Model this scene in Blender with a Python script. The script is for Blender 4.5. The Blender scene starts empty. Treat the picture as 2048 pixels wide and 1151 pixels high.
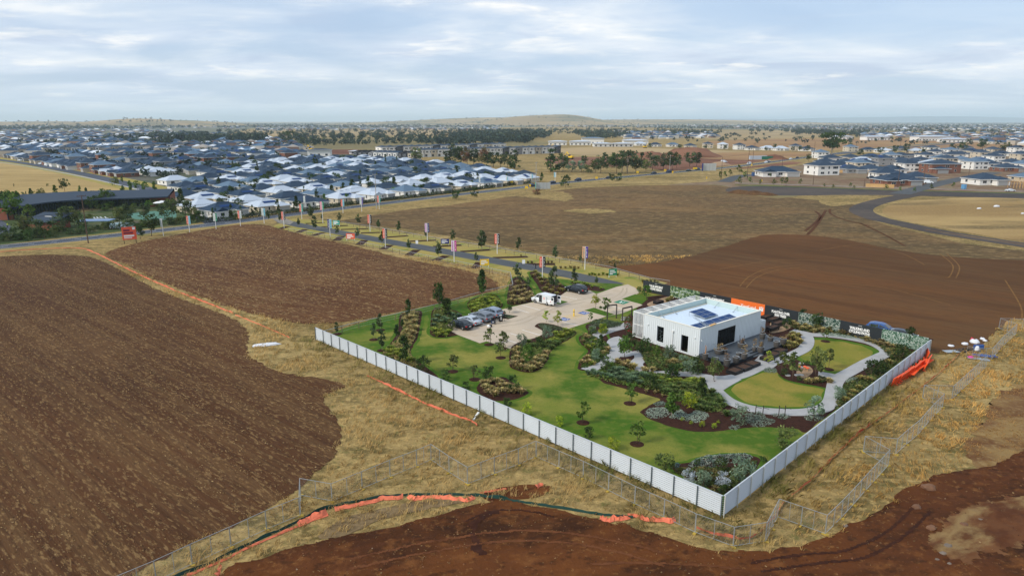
import bpy, bmesh, math, random
import numpy as np
from math import sin, cos, pi, radians, atan2, hypot, sqrt
from mathutils import Vector, Matrix, noise as mnoise
random.seed(7); RNG = np.random.default_rng(7)
SC = bpy.context.scene
COL = SC.collection
# ------------------------------------------------------------------ camera
F, HY, H = 1375.0, 242.0, 34.0          # focal length in photo pixels, horizon row, drone height in metres
HAZE = 0.00007                          # scattering per metre of the air
TH = math.atan((575.5 - HY) / F)
cam = bpy.data.cameras.new('camera'); camo = bpy.data.objects.new('camera', cam); COL.objects.link(camo)
cam.sensor_width = 36; cam.lens = F / 2048 * 36; cam.clip_start = 0.5; cam.clip_end = 60000
camo.location = (0, 0, H); camo.rotation_euler = (pi/2 - TH, 0, 0)
SC.camera = camo
SC.view_settings.view_transform = 'Standard'; SC.view_settings.look = 'None'
SC.view_settings.exposure = 0.17; SC.view_settings.gamma = 1.0
# ------------------------------------------------------------------ sky and sun
SUN_EL, SUN_AZ = radians(38), radians(-118)      # azimuth measured from +Y towards +X
wd = bpy.data.worlds.new('World'); SC.world = wd; wd.use_nodes = True
nt = wd.node_tree; nt.nodes.clear()
def wn(t, **k):
    n = nt.nodes.new(t)
    for a, b in k.items(): setattr(n, a, b)
    return n
def wm(op, a, b=None, clamp=False):
    n = wn('ShaderNodeMath', operation=op, use_clamp=clamp)
    for i, v in enumerate((a, b)):
        if v is None: continue
        if isinstance(v, (int, float)): n.inputs[i].default_value = v
        else: nt.links.new(v, n.inputs[i])
    return n.outputs[0]
sky = wn('ShaderNodeTexSky', sky_type='NISHITA', sun_disc=False, sun_elevation=SUN_EL, sun_rotation=SUN_AZ,
         air_density=1.0, dust_density=1.6, ozone_density=1.4)
tc = wn('ShaderNodeTexCoord'); sp = wn('ShaderNodeSeparateXYZ'); nt.links.new(tc.outputs['Generated'], sp.inputs[0])
zc = wm('MAXIMUM', sp.outputs[2], 0.0)
zz = wm('ADD', zc, 0.10)
cb = wn('ShaderNodeCombineXYZ')
nt.links.new(wm('DIVIDE', sp.outputs[0], zz), cb.inputs[0]); nt.links.new(wm('DIVIDE', sp.outputs[1], zz), cb.inputs[1])
def cloud(scale, detail, rough, dist, off):
    mp = wn('ShaderNodeMapping'); nt.links.new(cb.outputs[0], mp.inputs[0]); mp.inputs['Location'].default_value = off
    mp.inputs['Rotation'].default_value = (0, 0, 0.12); mp.inputs['Scale'].default_value = (1.0, 1.25, 1)
    n = wn('ShaderNodeTexNoise'); n.inputs['Scale'].default_value = scale; n.inputs['Detail'].default_value = detail
    n.inputs['Roughness'].default_value = rough; n.inputs['Distortion'].default_value = dist
    nt.links.new(mp.outputs[0], n.inputs['Vector']); return n.outputs['Fac']
def ramp(fac, stops):
    r = wn('ShaderNodeValToRGB'); nt.links.new(fac, r.inputs[0])
    while len(r.color_ramp.elements) < len(stops): r.color_ramp.elements.new(0.5)
    for e, (p, c) in zip(r.color_ramp.elements, stops): e.position = p; e.color = (*c, 1) if len(c) == 3 else c
    return r.outputs[0]
def wmix(fac, a, b):
    m = wn('ShaderNodeMix', data_type='RGBA')
    for i, v in ((0, fac), (6, a), (7, b)):
        if isinstance(v, (int, float)): m.inputs[i].default_value = v
        elif isinstance(v, tuple): m.inputs[i].default_value = (*v, 1)
        else: nt.links.new(v, m.inputs[i])
    return m.outputs[2]
broad = cloud(0.55, 6, 0.55, 0.4, (3.1, 1.7, 0)); puff = cloud(1.9, 9, 0.6, 0.2, (8.2, 4.4, 3.0)); fine = cloud(0.85, 8, 0.56, 0.5, (21.0, 7.4, 9.0))
SKS = 0.12                                      # background strength
K = 1.0 / SKS
cover = ramp(broad, [(0.40, (0, 0, 0)), (0.58, (1, 1, 1))])
tone = ramp(fine, [(0.34, (0.52*K, 0.61*K, 0.76*K)), (0.48, (0.68*K, 0.76*K, 0.87*K)), (0.64, (0.84*K, 0.885*K, 0.93*K))])
blue = wmix(0.62, sky.outputs[0], (0.46*K, 0.62*K, 0.87*K))
base = wmix(wm('ADD', wm('MULTIPLY', cover, 0.72), 0.22), blue, tone)
pf = wm('MULTIPLY', ramp(puff, [(0.53, (0, 0, 0)), (0.66, (1, 1, 1))]), wm('MULTIPLY', ramp(broad, [(0.42, (0, 0, 0)), (0.6, (1, 1, 1))]), 0.8))
withp = wmix(pf, base, (1.0*K, 0.985*K, 0.95*K))
hz = wm('POWER', wm('SUBTRACT', 1.0, wm('MULTIPLY', zc, 11.0, clamp=True), clamp=True), 2.0)
final = wmix(wm('MULTIPLY', hz, 0.85), withp, (0.66*K, 0.77*K, 0.85*K))
bg = wn('ShaderNodeBackground'); bg.inputs[1].default_value = SKS; nt.links.new(final, bg.inputs[0])
wo = wn('ShaderNodeOutputWorld'); nt.links.new(bg.outputs[0], wo.inputs[0])
sl = bpy.data.lights.new('sun', 'SUN'); sl.energy = 2.6; sl.angle = radians(11); sl.color = (1.0, 0.93, 0.82)
so = bpy.data.objects.new('sun', sl); COL.objects.link(so)
so.rotation_euler = Vector((sin(SUN_AZ)*cos(SUN_EL), cos(SUN_AZ)*cos(SUN_EL), sin(SUN_EL))).to_track_quat('Z', 'Y').to_euler()
so['label'] = 'sun'; 
del so['label']
try:
    SC.cycles.volume_bounces = 2; SC.cycles.max_bounces = 5; SC.cycles.transparent_max_bounces = 12; SC.cycles.volume_max_steps = 64
except Exception: pass
# ------------------------------------------------------------------ geometry helpers
CT, ST = cos(TH), sin(TH)
def G(px, py, z=0.0):
    """world point seen at photo pixel (px, py) on the level z"""
    u = (px - 1024) / F; v = (575.5 - py) / F
    dz = -ST + v * CT; t = (z - H) / dz
    return Vector((u * t, (CT + v * ST) * t, z))
def ZO(ox, oy, s):
    return lambda x, y: (ox + x / s, oy + y / s)
def hpx(p, dpx):
    """metres that dpx photo pixels of height stand for at world point p"""
    return dpx * sqrt(p[0]**2 + p[1]**2 + H*H) / F * 1.0 / max(0.5, cos(math.atan2(H, hypot(p[0], p[1]))))
def cat_rom(pts, closed=True, step=6):
    n = len(pts); out = []
    P = [Vector((p[0], p[1], 0)) for p in pts]
    rng_ = range(n) if closed else range(n - 1)
    for i in rng_:
        if closed: a, b, c, d = P[i-1], P[i], P[(i+1) % n], P[(i+2) % n]
        else: a, b, c, d = P[max(i-1, 0)], P[i], P[i+1], P[min(i+2, n-1)]
        for k in range(step):
            t = k / step
            out.append(0.5 * ((2*b) + (c-a)*t + (2*a-5*b+4*c-d)*t*t + (3*b-a-3*c+d)*t**3))
    if not closed: out.append(P[-1])
    return out
def resample(pts, d, closed=True):
    out = []; n = len(pts)
    for i in range(n if closed else n - 1):
        a, b = pts[i], pts[(i+1) % n]; L = (b - a).length; k = max(1, int(L / d))
        for j in range(k): out.append(a.lerp(b, j / k))
    if not closed: out.append(pts[-1])
    return out
def inpoly(poly, x, y):
    """vectorised point-in-polygon"""
    x = np.asarray(x); y = np.asarray(y); ins = np.zeros(x.shape, bool); n = len(poly); j = n - 1
    for i in range(n):
        xi, yi, xj, yj = poly[i][0], poly[i][1], poly[j][0], poly[j][1]
        if yi != yj: ins ^= ((yi > y) != (yj > y)) & (x < (xj - xi) * (y - yi) / (yj - yi) + xi)
        j = i
    return ins
class MB:
    def __init__(s): s.v = []; s.f = []; s.m = []
    def face(s, pts, m=0):
        o = len(s.v); s.v += [tuple(p) for p in pts]; s.f.append(tuple(range(o, o + len(pts)))); s.m.append(m)
    def box(s, x0, x1, y0, y1, z0, z1, m=0, M=None):
        o = len(s.v); c = [(x, y, z) for z in (z0, z1) for y in (y0, y1) for x in (x0, x1)]
        if M is not None: c = [tuple(M @ Vector(p)) for p in c]
        s.v += c
        for q in ((0,2,3,1),(4,5,7,6),(0,1,5,4),(2,6,7,3),(0,4,6,2),(1,3,7,5)): s.f.append(tuple(o+i for i in q)); s.m.append(m)
        return s
    def bar(s, a, b, w, m=0, w2=None):
        a = Vector(a); b = Vector(b); d = b - a; L = d.length
        if L < 1e-6: return s
        M = Matrix.Translation(a) @ d.to_track_quat('Z', 'Y').to_matrix().to_4x4(); w2 = w if w2 is None else w2
        return s.box(-w/2, w/2, -w2/2, w2/2, 0, L, m, M)
    def tube(s, pts, rad, n=6, m=0, cap=True):
        rings = []; pts = [Vector(p) for p in pts]
        for i, p in enumerate(pts):
            d = (pts[min(i+1, len(pts)-1)] - pts[max(i-1, 0)]).normalized()
            q = d.to_track_quat('Z', 'Y').to_matrix(); r = rad[i] if hasattr(rad, '__len__') else rad
            o = len(s.v); s.v += [tuple(p + q @ Vector((r*cos(2*pi*k/n), r*sin(2*pi*k/n), 0))) for k in range(n)]; rings.append(o)
        for a, b in zip(rings, rings[1:]):
            for k in range(n): s.f.append((a+k, a+(k+1) % n, b+(k+1) % n, b+k)); s.m.append(m)
        if cap: s.f.append(tuple(rings[-1]+k for k in range(n))); s.m.append(m); s.f.append(tuple(rings[0]+n-1-k for k in range(n))); s.m.append(m)
        return s
    def lathe(s, prof, n=16, m=0, c=(0, 0, 0), cap=True):
        o = len(s.v)
        for r, z in prof: s.v += [(c[0]+r*cos(2*pi*k/n), c[1]+r*sin(2*pi*k/n), c[2]+z) for k in range(n)]
        for i in range(len(prof)-1):
            for k in range(n): s.f.append((o+i*n+k, o+i*n+(k+1) % n, o+(i+1)*n+(k+1) % n, o+(i+1)*n+k)); s.m.append(m)
        if cap: s.f.append(tuple(o+(len(prof)-1)*n+k for k in range(n))); s.m.append(m)
        return s
    def prism(s, poly, z0, z1, m=0, mtop=None):
        o = len(s.v); n = len(poly)
        s.v += [(p[0], p[1], z0) for p in poly] + [(p[0], p[1], z1) for p in poly]
        for k in range(n): s.f.append((o+k, o+(k+1) % n, o+n+(k+1) % n, o+n+k)); s.m.append(m)
        s.f.append(tuple(o+n+k for k in range(n))); s.m.append(m if mtop is None else mtop)
        s.f.append(tuple(o+n-1-k for k in range(n))); s.m.append(m)
        return s
    def mesh(s, name, mats, smooth=False):
        me = bpy.data.meshes.new(name); me.from_pydata(s.v, [], s.f)
        for m in (mats if isinstance(mats, (list, tuple)) else [mats]): me.materials.append(m)
        if any(s.m): me.polygons.foreach_set('material_index', s.m)
        if smooth: me.polygons.foreach_set('use_smooth', [True]*len(s.f))
        me.update(); return me
    def build(s, name, mats, parent=None, loc=None, smooth=False):
        return link(name, s.mesh(name, mats, smooth), parent, loc)
def link(name, me, parent=None, loc=None, rz=None, sc=None):
    o = bpy.data.objects.new(name, me); COL.objects.link(o)
    if parent is not None: o.parent = parent
    if loc is not None: o.location = loc
    if rz is not None: o.rotation_euler = (0, 0, rz)
    if sc is not None: o.scale = sc if hasattr(sc, '__len__') else (sc, sc, sc)
    return o
def tag(o, label=None, cat=None, group=None, kind=None):
    for k, v in (('label', label), ('category', cat), ('group', group), ('kind', kind)):
        if v: o[k] = v
    return o
def thing(name, label, cat, loc=(0, 0, 0), rz=0, group=None, sc=None):
    return tag(link(name, None, None, loc, rz, sc), label, cat, group)
def copy_tree(o, loc=None, rz=None, sc=None, parent=None, label=None, group=None):
    c = o.copy(); COL.objects.link(c); c.parent = parent
    if loc is not None: c.location = loc
    if rz is not None: c.rotation_euler = (0, 0, rz)
    if sc is not None: c.scale = sc if hasattr(sc, '__len__') else (sc, sc, sc)
    if label: c['label'] = label
    if group: c['group'] = group
    for ch in KIDS.get(o.name, ()): 
        d = ch.copy(); COL.objects.link(d); d.parent = c
        for g in KIDS.get(ch.name, ()):
            e = g.copy(); COL.objects.link(e); e.parent = d
    return c
KIDS = {}
def remember(o):
    """note a prototype's children so that copies are quick"""
    KIDS[o.name] = list(o.children)
    for c in o.children: KIDS[c.name] = list(c.children)
    return o
ORD = ['first','second','third','fourth','fifth','sixth','seventh','eighth','ninth','tenth','eleventh','twelfth','thirteenth','fourteenth','fifteenth','sixteenth','seventeenth','eighteenth','nineteenth','twentieth']
def ordinal(i):
    if i < 20: return ORD[i]
    t = ['twenty','thirty','forty','fifty','sixty','seventy','eighty','ninety'][(i+1)//10 - 2]; r = (i+1) % 10
    return (t[:-1] + 'ieth') if r == 0 else t + '-' + ORD[r-1]
def from_left(i, n):
    if n == 1: return ''
    if i == 0: return 'leftmost'
    if i == n-1: return 'rightmost'
    return ordinal(i) + ' from left'
# ------------------------------------------------------------------ materials
MATS = {}
def srgb(r, g, b):
    return tuple(((c/255)/12.92 if c/255 <= 0.04045 else ((c/255+0.055)/1.055)**2.4) for c in (r, g, b))
def mat(name, col, rough=0.7, metal=0.0, var=0.0, spec=0.4, nscale=3.0, bump=0.0, emis=None, trans=0.0, alpha=None):
    if name in MATS: return MATS[name]
    m = bpy.data.materials.new(name); m.use_nodes = True; t = m.node_tree; b = t.nodes['Principled BSDF']
    b.inputs['Base Color'].default_value = (*col, 1); b.inputs['Roughness'].default_value = rough; b.inputs['Metallic'].default_value = metal
    b.inputs['Specular IOR Level'].default_value = spec
    if trans: b.inputs['Transmission Weight'].default_value = trans
    if var or bump:
        tcn = t.nodes.new('ShaderNodeTexCoord'); n = t.nodes.new('ShaderNodeTexNoise'); n.inputs['Scale'].default_value = nscale; n.inputs['Detail'].default_value = 5
        t.links.new(tcn.outputs['Object'], n.inputs['Vector'])
        if var:
            oi = t.nodes.new('ShaderNodeObjectInfo')
            ad = t.nodes.new('ShaderNodeMath'); ad.operation = 'ADD'; t.links.new(n.outputs['Fac'], ad.inputs[0]); t.links.new(oi.outputs['Random'], ad.inputs[1])
            mr = t.nodes.new('ShaderNodeMapRange'); mr.inputs['From Min'].default_value = 0.3; mr.inputs['From Max'].default_value = 1.7
            mr.inputs['To Min'].default_value = 1 - var; mr.inputs['To Max'].default_value = 1 + var; t.links.new(ad.outputs[0], mr.inputs['Value'])
            hs = t.nodes.new('ShaderNodeHueSaturation'); hs.inputs['Color'].default_value = (*col, 1); t.links.new(mr.outputs[0], hs.inputs['Value']); t.links.new(hs.outputs[0], b.inputs['Base Color'])
        if bump:
            bp = t.nodes.new('ShaderNodeBump'); bp.inputs['Strength'].default_value = bump; bp.inputs['Distance'].default_value = 0.05
            t.links.new(n.outputs['Fac'], bp.inputs['Height']); t.links.new(bp.outputs[0], b.inputs['Normal'])
    if emis: b.inputs['Emission Color'].default_value = (*emis[0], 1); b.inputs['Emission Strength'].default_value = emis[1]
    MATS[name] = m; return m
def gmat(name, layers, bump=0.3, bdist=0.1, bscale=2.0, rough=0.95, ang=0.0, spec=0.12, bstretch=1.0):
    """ground material from world position: layers = [(scale, stretch, lo, hi, colour, detail)], first is the base colour"""
    m = bpy.data.materials.new(name); m.use_nodes = True; t = m.node_tree; b = t.nodes['Principled BSDF']
    b.inputs['Roughness'].default_value = rough; b.inputs['Specular IOR Level'].default_value = spec
    geo = t.nodes.new('ShaderNodeNewGeometry')
    rot = t.nodes.new('ShaderNodeVectorRotate'); rot.rotation_type = 'Z_AXIS'; rot.inputs['Angle'].default_value = -ang; t.links.new(geo.outputs['Position'], rot.inputs['Vector'])
    cur = None
    for i, L in enumerate(layers):
        if i == 0:
            rgb = t.nodes.new('ShaderNodeRGB'); rgb.outputs[0].default_value = (*L, 1); cur = rgb.outputs[0]; continue
        sc, stc, lo, hi, col = L[:5]; det = L[5] if len(L) > 5 else 4
        mp = t.nodes.new('ShaderNodeMapping'); mp.inputs['Scale'].default_value = (sc / stc, sc, sc); mp.inputs['Location'].default_value = (i*3.7, i*7.1, i*1.3); t.links.new(rot.outputs[0], mp.inputs[0])
        n = t.nodes.new('ShaderNodeTexNoise'); n.inputs['Scale'].default_value = 1; n.inputs['Detail'].default_value = det; n.inputs['Roughness'].default_value = 0.6; t.links.new(mp.outputs[0], n.inputs['Vector'])
        mr = t.nodes.new('ShaderNodeMapRange'); mr.inputs['From Min'].default_value = lo; mr.inputs['From Max'].default_value = hi; t.links.new(n.outputs['Fac'], mr.inputs['Value'])
        mx = t.nodes.new('ShaderNodeMix'); mx.data_type = 'RGBA'; t.links.new(mr.outputs[0], mx.inputs[0]); t.links.new(cur, mx.inputs[6])
        mx.inputs[7].default_value = (*col, 1)
        if len(L) > 6: mx.inputs[0].default_value = 1; mm = t.nodes.new('ShaderNodeMath'); mm.operation = 'MULTIPLY'; t.links.new(mr.outputs[0], mm.inputs[0]); mm.inputs[1].default_value = L[6]; t.links.new(mm.outputs[0], mx.inputs[0])
        cur = mx.outputs[2]
    t.links.new(cur, b.inputs['Base Color'])
    if bump:
        mp = t.nodes.new('ShaderNodeMapping'); mp.inputs['Scale'].default_value = (bscale / bstretch, bscale, bscale); t.links.new(rot.outputs[0], mp.inputs[0])
        n = t.nodes.new('ShaderNodeTexNoise'); n.inputs['Scale'].default_value = 1; n.inputs['Detail'].default_value = 6; n.inputs['Roughness'].default_value = 0.65; t.links.new(mp.outputs[0], n.inputs['Vector'])
        bp = t.nodes.new('ShaderNodeBump'); bp.inputs['Strength'].default_value = bump; bp.inputs['Distance'].default_value = bdist
        t.links.new(n.outputs['Fac'], bp.inputs['Height']); t.links.new(bp.outputs[0], b.inputs['Normal'])
    MATS[name] = m; return m
def vmat(name, rough=0.8, attr='tint', trans=0.25, spec=0.15, rnd=0.12):
    """foliage: colour from a per-face attribute, varied per object, with light passing through"""
    m = bpy.data.materials.new(name); m.use_nodes = True; t = m.node_tree; b = t.nodes['Principled BSDF']
    a = t.nodes.new('ShaderNodeAttribute'); a.attribute_name = attr
    oi = t.nodes.new('ShaderNodeObjectInfo'); mr = t.nodes.new('ShaderNodeMapRange'); mr.inputs['To Min'].default_value = 1-rnd*1.5; mr.inputs['To Max'].default_value = 1+rnd*1.5
    t.links.new(oi.outputs['Random'], mr.inputs['Value'])
    mr2 = t.nodes.new('ShaderNodeMapRange'); mr2.inputs['To Min'].default_value = 0.5-rnd*0.14; mr2.inputs['To Max'].default_value = 0.5+rnd*0.1; t.links.new(oi.outputs['Random'], mr2.inputs['Value'])
    hs = t.nodes.new('ShaderNodeHueSaturation'); t.links.new(a.outputs['Color'], hs.inputs['Color']); t.links.new(mr.outputs[0], hs.inputs['Value']); t.links.new(mr2.outputs[0], hs.inputs['Hue'])
    t.links.new(hs.outputs[0], b.inputs['Base Color']); b.inputs['Roughness'].default_value = rough; b.inputs['Specular IOR Level'].default_value = spec
    if trans:
        tr = t.nodes.new('ShaderNodeBsdfTranslucent'); t.links.new(hs.outputs[0], tr.inputs['Color'])
        mx = t.nodes.new('ShaderNodeMixShader'); mx.inputs[0].default_value = trans; t.links.new(b.outputs[0], mx.inputs[1]); t.links.new(tr.outputs[0], mx.inputs[2])
        t.links.new(mx.outputs[0], t.nodes['Material Output'].inputs['Surface'])
    MATS[name] = m; return m
def np_mesh(name, V, T, cols=None, mats=None, smooth=False, nv=3):
    """fast mesh from arrays: V (n,3), T (m,nv), cols per face (m,3)"""
    me = bpy.data.meshes.new(name); V = np.asarray(V, np.float32); T = np.asarray(T, np.int32); m = len(T)
    me.vertices.add(len(V)); me.vertices.foreach_set('co', V.ravel())
    me.loops.add(m*nv); me.loops.foreach_set('vertex_index', T.ravel())
    me.polygons.add(m); me.polygons.foreach_set('loop_start', np.arange(0, m*nv, nv, dtype=np.int32)); me.polygons.foreach_set('loop_total', np.full(m, nv, np.int32))
    me.update(calc_edges=True)
    if cols is not None:
        a = me.attributes.new('tint', 'FLOAT_COLOR', 'FACE'); c = np.ones((m, 4), np.float32); c[:, :3] = cols; a.data.foreach_set('color', c.ravel())
    for x in (mats if isinstance(mats, (list, tuple)) else [mats]): me.materials.append(x)
    if smooth: me.polygons.foreach_set('use_smooth', np.ones(m, bool))
    return me
def wpoly(px, closed=True, smooth=True, step=5, d=None, jit=0.0, z=0.0, js=1.0):
    """photo-pixel outline on the ground -> world outline, smoothed, its edge made uneven"""
    P = [G(x, y) for x, y in px]
    if smooth: P = cat_rom(P, closed, step)
    if d: P = resample(P, d, closed)
    if jit:
        P = [p + Vector((mnoise.noise((p.x*js, p.y*js, 5.1)) + 0.6*mnoise.noise((p.x*js*3.1, p.y*js*3.1, 1.7)), mnoise.noise((p.x*js, p.y*js, 9.3)) + 0.6*mnoise.noise((p.x*js*3.1, p.y*js*3.1, 4.7)), 0)) * jit for p in P]
    return P
LZ = 0.004
def sheet(name, P, layer, m, kind='structure', parent=None):
    mb = MB(); z = layer * LZ; mb.face([(p[0], p[1], z) for p in P])
    o = mb.build(name, m, parent)
    if o.data.polygons[0].normal.z < 0: o.data.flip_normals()
    if kind and parent is None: o['kind'] = kind
    return o
def ribbon_pts(px, width, smooth=True, step=6, world=False):
    P = [Vector((p[0], p[1], 0)) for p in px] if world else [G(x, y) for x, y in px]
    if smooth and len(P) > 2: P = cat_rom(P, False, step)
    Lp, Rp = [], []
    for i, p in enumerate(P):
        d = (P[min(i+1, len(P)-1)] - P[max(i-1, 0)]); d.z = 0; d.normalize(); n = Vector((-d.y, d.x, 0))
        w = width(i/(len(P)-1)) if callable(width) else width
        Lp.append(p + n*w/2); Rp.append(p - n*w/2)
    return Lp, Rp, P
def ribbon(name, px, width, layer, m, kind='structure', world=False, smooth=True, step=6, parent=None, thick=0.0):
    Lp, Rp, P = ribbon_pts(px, width, smooth, step, world); mb = MB(); z = layer*LZ + thick
    for i in range(len(P)-1):
        mb.face([(Rp[i].x, Rp[i].y, z), (Rp[i+1].x, Rp[i+1].y, z), (Lp[i+1].x, Lp[i+1].y, z), (Lp[i].x, Lp[i].y, z)])
        if thick:
            for Q in (Lp, Rp): mb.face([(Q[i].x, Q[i].y, z), (Q[i+1].x, Q[i+1].y, z), (Q[i+1].x, Q[i+1].y, 0), (Q[i].x, Q[i].y, 0)])
    o = mb.build(name, m, parent)
    if kind and parent is None: o['kind'] = kind
    return o
# ================================================================== the setting: ground, roads, hills
C = srgb
def wdir(a, b):
    p, q = G(*a), G(*b); return atan2(q.y-p.y, q.x-p.x)
A_L = wdir((224, 765), (325, 829)); A_M = wdir((300, 520), (700, 590)); A_R = wdir((1500, 540), (1900, 600)); A_S = wdir((900, 440), (1500, 440))
m_dry = gmat('dry_grass_ground', [C(156,132,84), (0.012,1,0.42,0.62,C(170,146,96)), (0.05,2,0.45,0.62,C(118,100,60)), (0.45,1.5,0.46,0.62,C(94,82,46),5,0.85), (1.6,1.3,0.5,0.66,C(184,156,100),5,0.8), (1.1,1,0.55,0.68,C(84,92,44),4,0.5), (5,1,0.55,0.7,C(84,68,40),3,0.7)], 0.6, 0.25, 3.0)
m_straw = gmat('pale_paddock_grass', [C(176,150,98), (0.02,3,0.4,0.65,C(150,126,78)), (0.15,3,0.45,0.7,C(132,110,66),5,0.7), (1.2,1,0.5,0.75,C(190,165,112),4,0.6)], 0.4, 0.2, 2.0)
m_soilL = gmat('ploughed_soil_left', [C(84,55,32), (0.03,2,0.42,0.60,C(74,48,28)), (0.7,40,0.46,0.62,C(108,82,52),3,0.4), (2.4,30,0.48,0.62,C(60,39,23),4,0.5), (0.09,3.5,0.52,0.66,C(112,82,50),5,0.28), (3.6,3.5,0.54,0.66,C(138,110,72),3,0.65), (2.8,2.2,0.40,0.28,C(46,29,18),3,0.7)], 0.8, 0.2, 1.8, ang=A_L, bstretch=4)
m_soilM = gmat('ploughed_soil_middle', [C(92,59,34), (0.03,2,0.42,0.60,C(80,50,30)), (0.7,40,0.47,0.62,C(116,84,52),3,0.4), (2.2,18,0.49,0.62,C(66,42,25),4,0.45), (0.1,2.5,0.52,0.66,C(124,94,62),5,0.4), (2.4,3,0.54,0.66,C(150,122,82),3,0.7), (2.4,2.2,0.40,0.28,C(50,31,19),3,0.7)], 0.8, 0.2, 1.6, ang=A_M, bstretch=4)
m_soilR = gmat('graded_soil_right', [C(84,56,28), (0.018,2.5,0.40,0.58,C(100,64,31)), (0.035,4,0.48,0.64,C(92,70,44),4,0.7), (0.22,14,0.46,0.64,C(68,44,22),5,0.5), (0.7,18,0.54,0.68,C(114,82,48),4,0.4), (1.2,3,.5,.66,C(74,48,26),4,.5)], 0.6, 0.12, 1.5, ang=A_R, bstretch=12)
m_stub = gmat('stubble_field', [C(108,84,54), (0.012,2,0.42,0.58,C(90,74,46)), (0.03,2.5,0.47,0.60,C(122,94,58),4,0.8), (0.12,2.5,0.46,0.62,C(82,66,42),5,0.7), (0.5,1.5,0.50,0.66,C(138,114,76),4,0.75), (1.6,1.3,0.52,0.66,C(70,57,37),3,0.7)], 0.7, 0.22, 1.4, ang=A_S)
m_red = gmat('red_dirt', [C(80,45,22), (0.06,1.6,0.42,0.58,C(98,57,26)), (0.16,2.4,0.48,0.62,C(52,29,14),5,0.9), (0.5,1.2,0.54,0.68,C(116,73,37),5,0.7), (2.2,1,0.58,0.72,C(128,90,50),3,0.6), (1.1,1.5,0.55,0.66,C(46,25,13),4,0.6)], 0.8, 0.2, 1.2, ang=0.25)
m_redp = gmat('bare_patchy_dirt', [C(112,82,52), (0.14,1.4,0.42,0.58,C(138,112,70)), (0.3,1.3,0.50,0.64,C(92,58,34),5,0.8), (1.4,1,0.53,0.68,C(146,122,82),4,0.7)], 0.7, 0.2, 1.6)
m_lawn = gmat('mown_lawn', [C(84,106,30), (0.06,1.3,0.44,0.60,C(134,128,60)), (0.13,1.2,0.43,0.56,C(58,92,20),5,0.9), (0.9,1,0.5,0.68,C(112,114,48),4,0.6), (5,1,0.5,0.8,C(62,82,22),2,0.5)], 0.25, 0.05, 8.0)
m_lawn2 = gmat('oval_lawn', [C(120,118,46), (0.10,1.2,0.40,0.60,C(140,126,58)), (0.22,1.2,0.48,0.66,C(82,104,28),5,0.8), (5,1,0.5,0.8,C(84,90,30),2,0.5)], 0.25, 0.05, 8.0)
m_edge = gmat('green_lawn_rim', [C(66,98,22), (0.4,1,0.45,0.7,C(86,106,30)), (5,1,0.5,0.8,C(52,78,18),2,0.5)], 0.25, 0.05, 8.0)
m_verge = gmat('avenue_lawn', [C(148,138,72), (0.12,1.2,0.45,0.62,C(158,140,80)), (0.25,1.2,0.56,0.68,C(96,116,40),5,0.8), (4,1,0.5,0.8,C(120,112,54),2,0.5)], 0.25, 0.05, 8.0)
m_mulch = gmat('bark_mulch', [C(60,36,27), (2.5,1,0.45,0.65,C(44,26,20)), (7,1,0.55,0.75,C(92,60,44),3,0.7)], 0.8, 0.08, 8.0)
m_conc = gmat('car_park_concrete', [C(190,174,152), (0.12,1,0.42,0.62,C(178,164,146)), (0.35,1.6,0.5,0.7,C(168,148,124),5,0.6), (4,1,0.5,0.8,C(200,186,166),3,0.4)], 0.15, 0.02, 8.0)
m_path = gmat('pale_path_concrete', [C(166,166,166), (0.3,1,0.42,0.62,C(156,155,153)), (1.2,1,0.52,0.72,C(176,174,170),4,0.6), (6,1,0.5,0.8,C(150,148,146),3,0.5)], 0.15, 0.02, 8.0)
m_asph = gmat('road_asphalt', [C(74,80,90), (0.08,8,0.45,0.65,C(84,88,96)), (3,1,0.5,0.8,C(62,68,76),3,0.5)], 0.2, 0.02, 8.0, ang=wdir((0, 495), (600, 427)))
m_asph2 = gmat('avenue_asphalt', [C(78,82,86), (0.3,4,0.42,0.62,C(88,90,90)), (4,1,0.5,0.8,C(64,68,72),3,0.5), (0.1,1,0.55,0.7,C(98,98,96),4,0.4)], 0.25, 0.03, 8.0, ang=wdir((700, 470), (1100, 541)))
m_gravel = gmat('dark_gravel', [C(82,74,68), (0.05,3,0.42,0.62,C(66,62,60)), (0.6,2,0.5,0.7,C(104,92,80),4,0.5), (4,1,0.5,0.8,C(60,56,54),3,0.6)], 0.5, 0.06, 5.0)
m_sand = gmat('pale_gravel', [C(158,132,104), (1.0,1,0.45,0.65,C(138,114,88)), (5,1,0.5,0.75,C(178,152,122),3,0.6)], 0.4, 0.04, 6.0)
m_white = mat('road_paint', C(228,228,224), 0.7)
# the ground reaches the horizon
b = MB(); R0 = 45000; b.face([(-R0, -60, 0), (R0, -60, 0), (R0, R0, 0), (-R0, R0, 0)]); o = b.build('ground', m_dry); o['kind'] = 'structure'
def pad(name, px, layer, m, jit=0.0, d=None, js=0.5, smooth=True, step=5): return sheet(name, wpoly(px, True, smooth, step, d, jit, js=js), layer, m)
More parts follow.
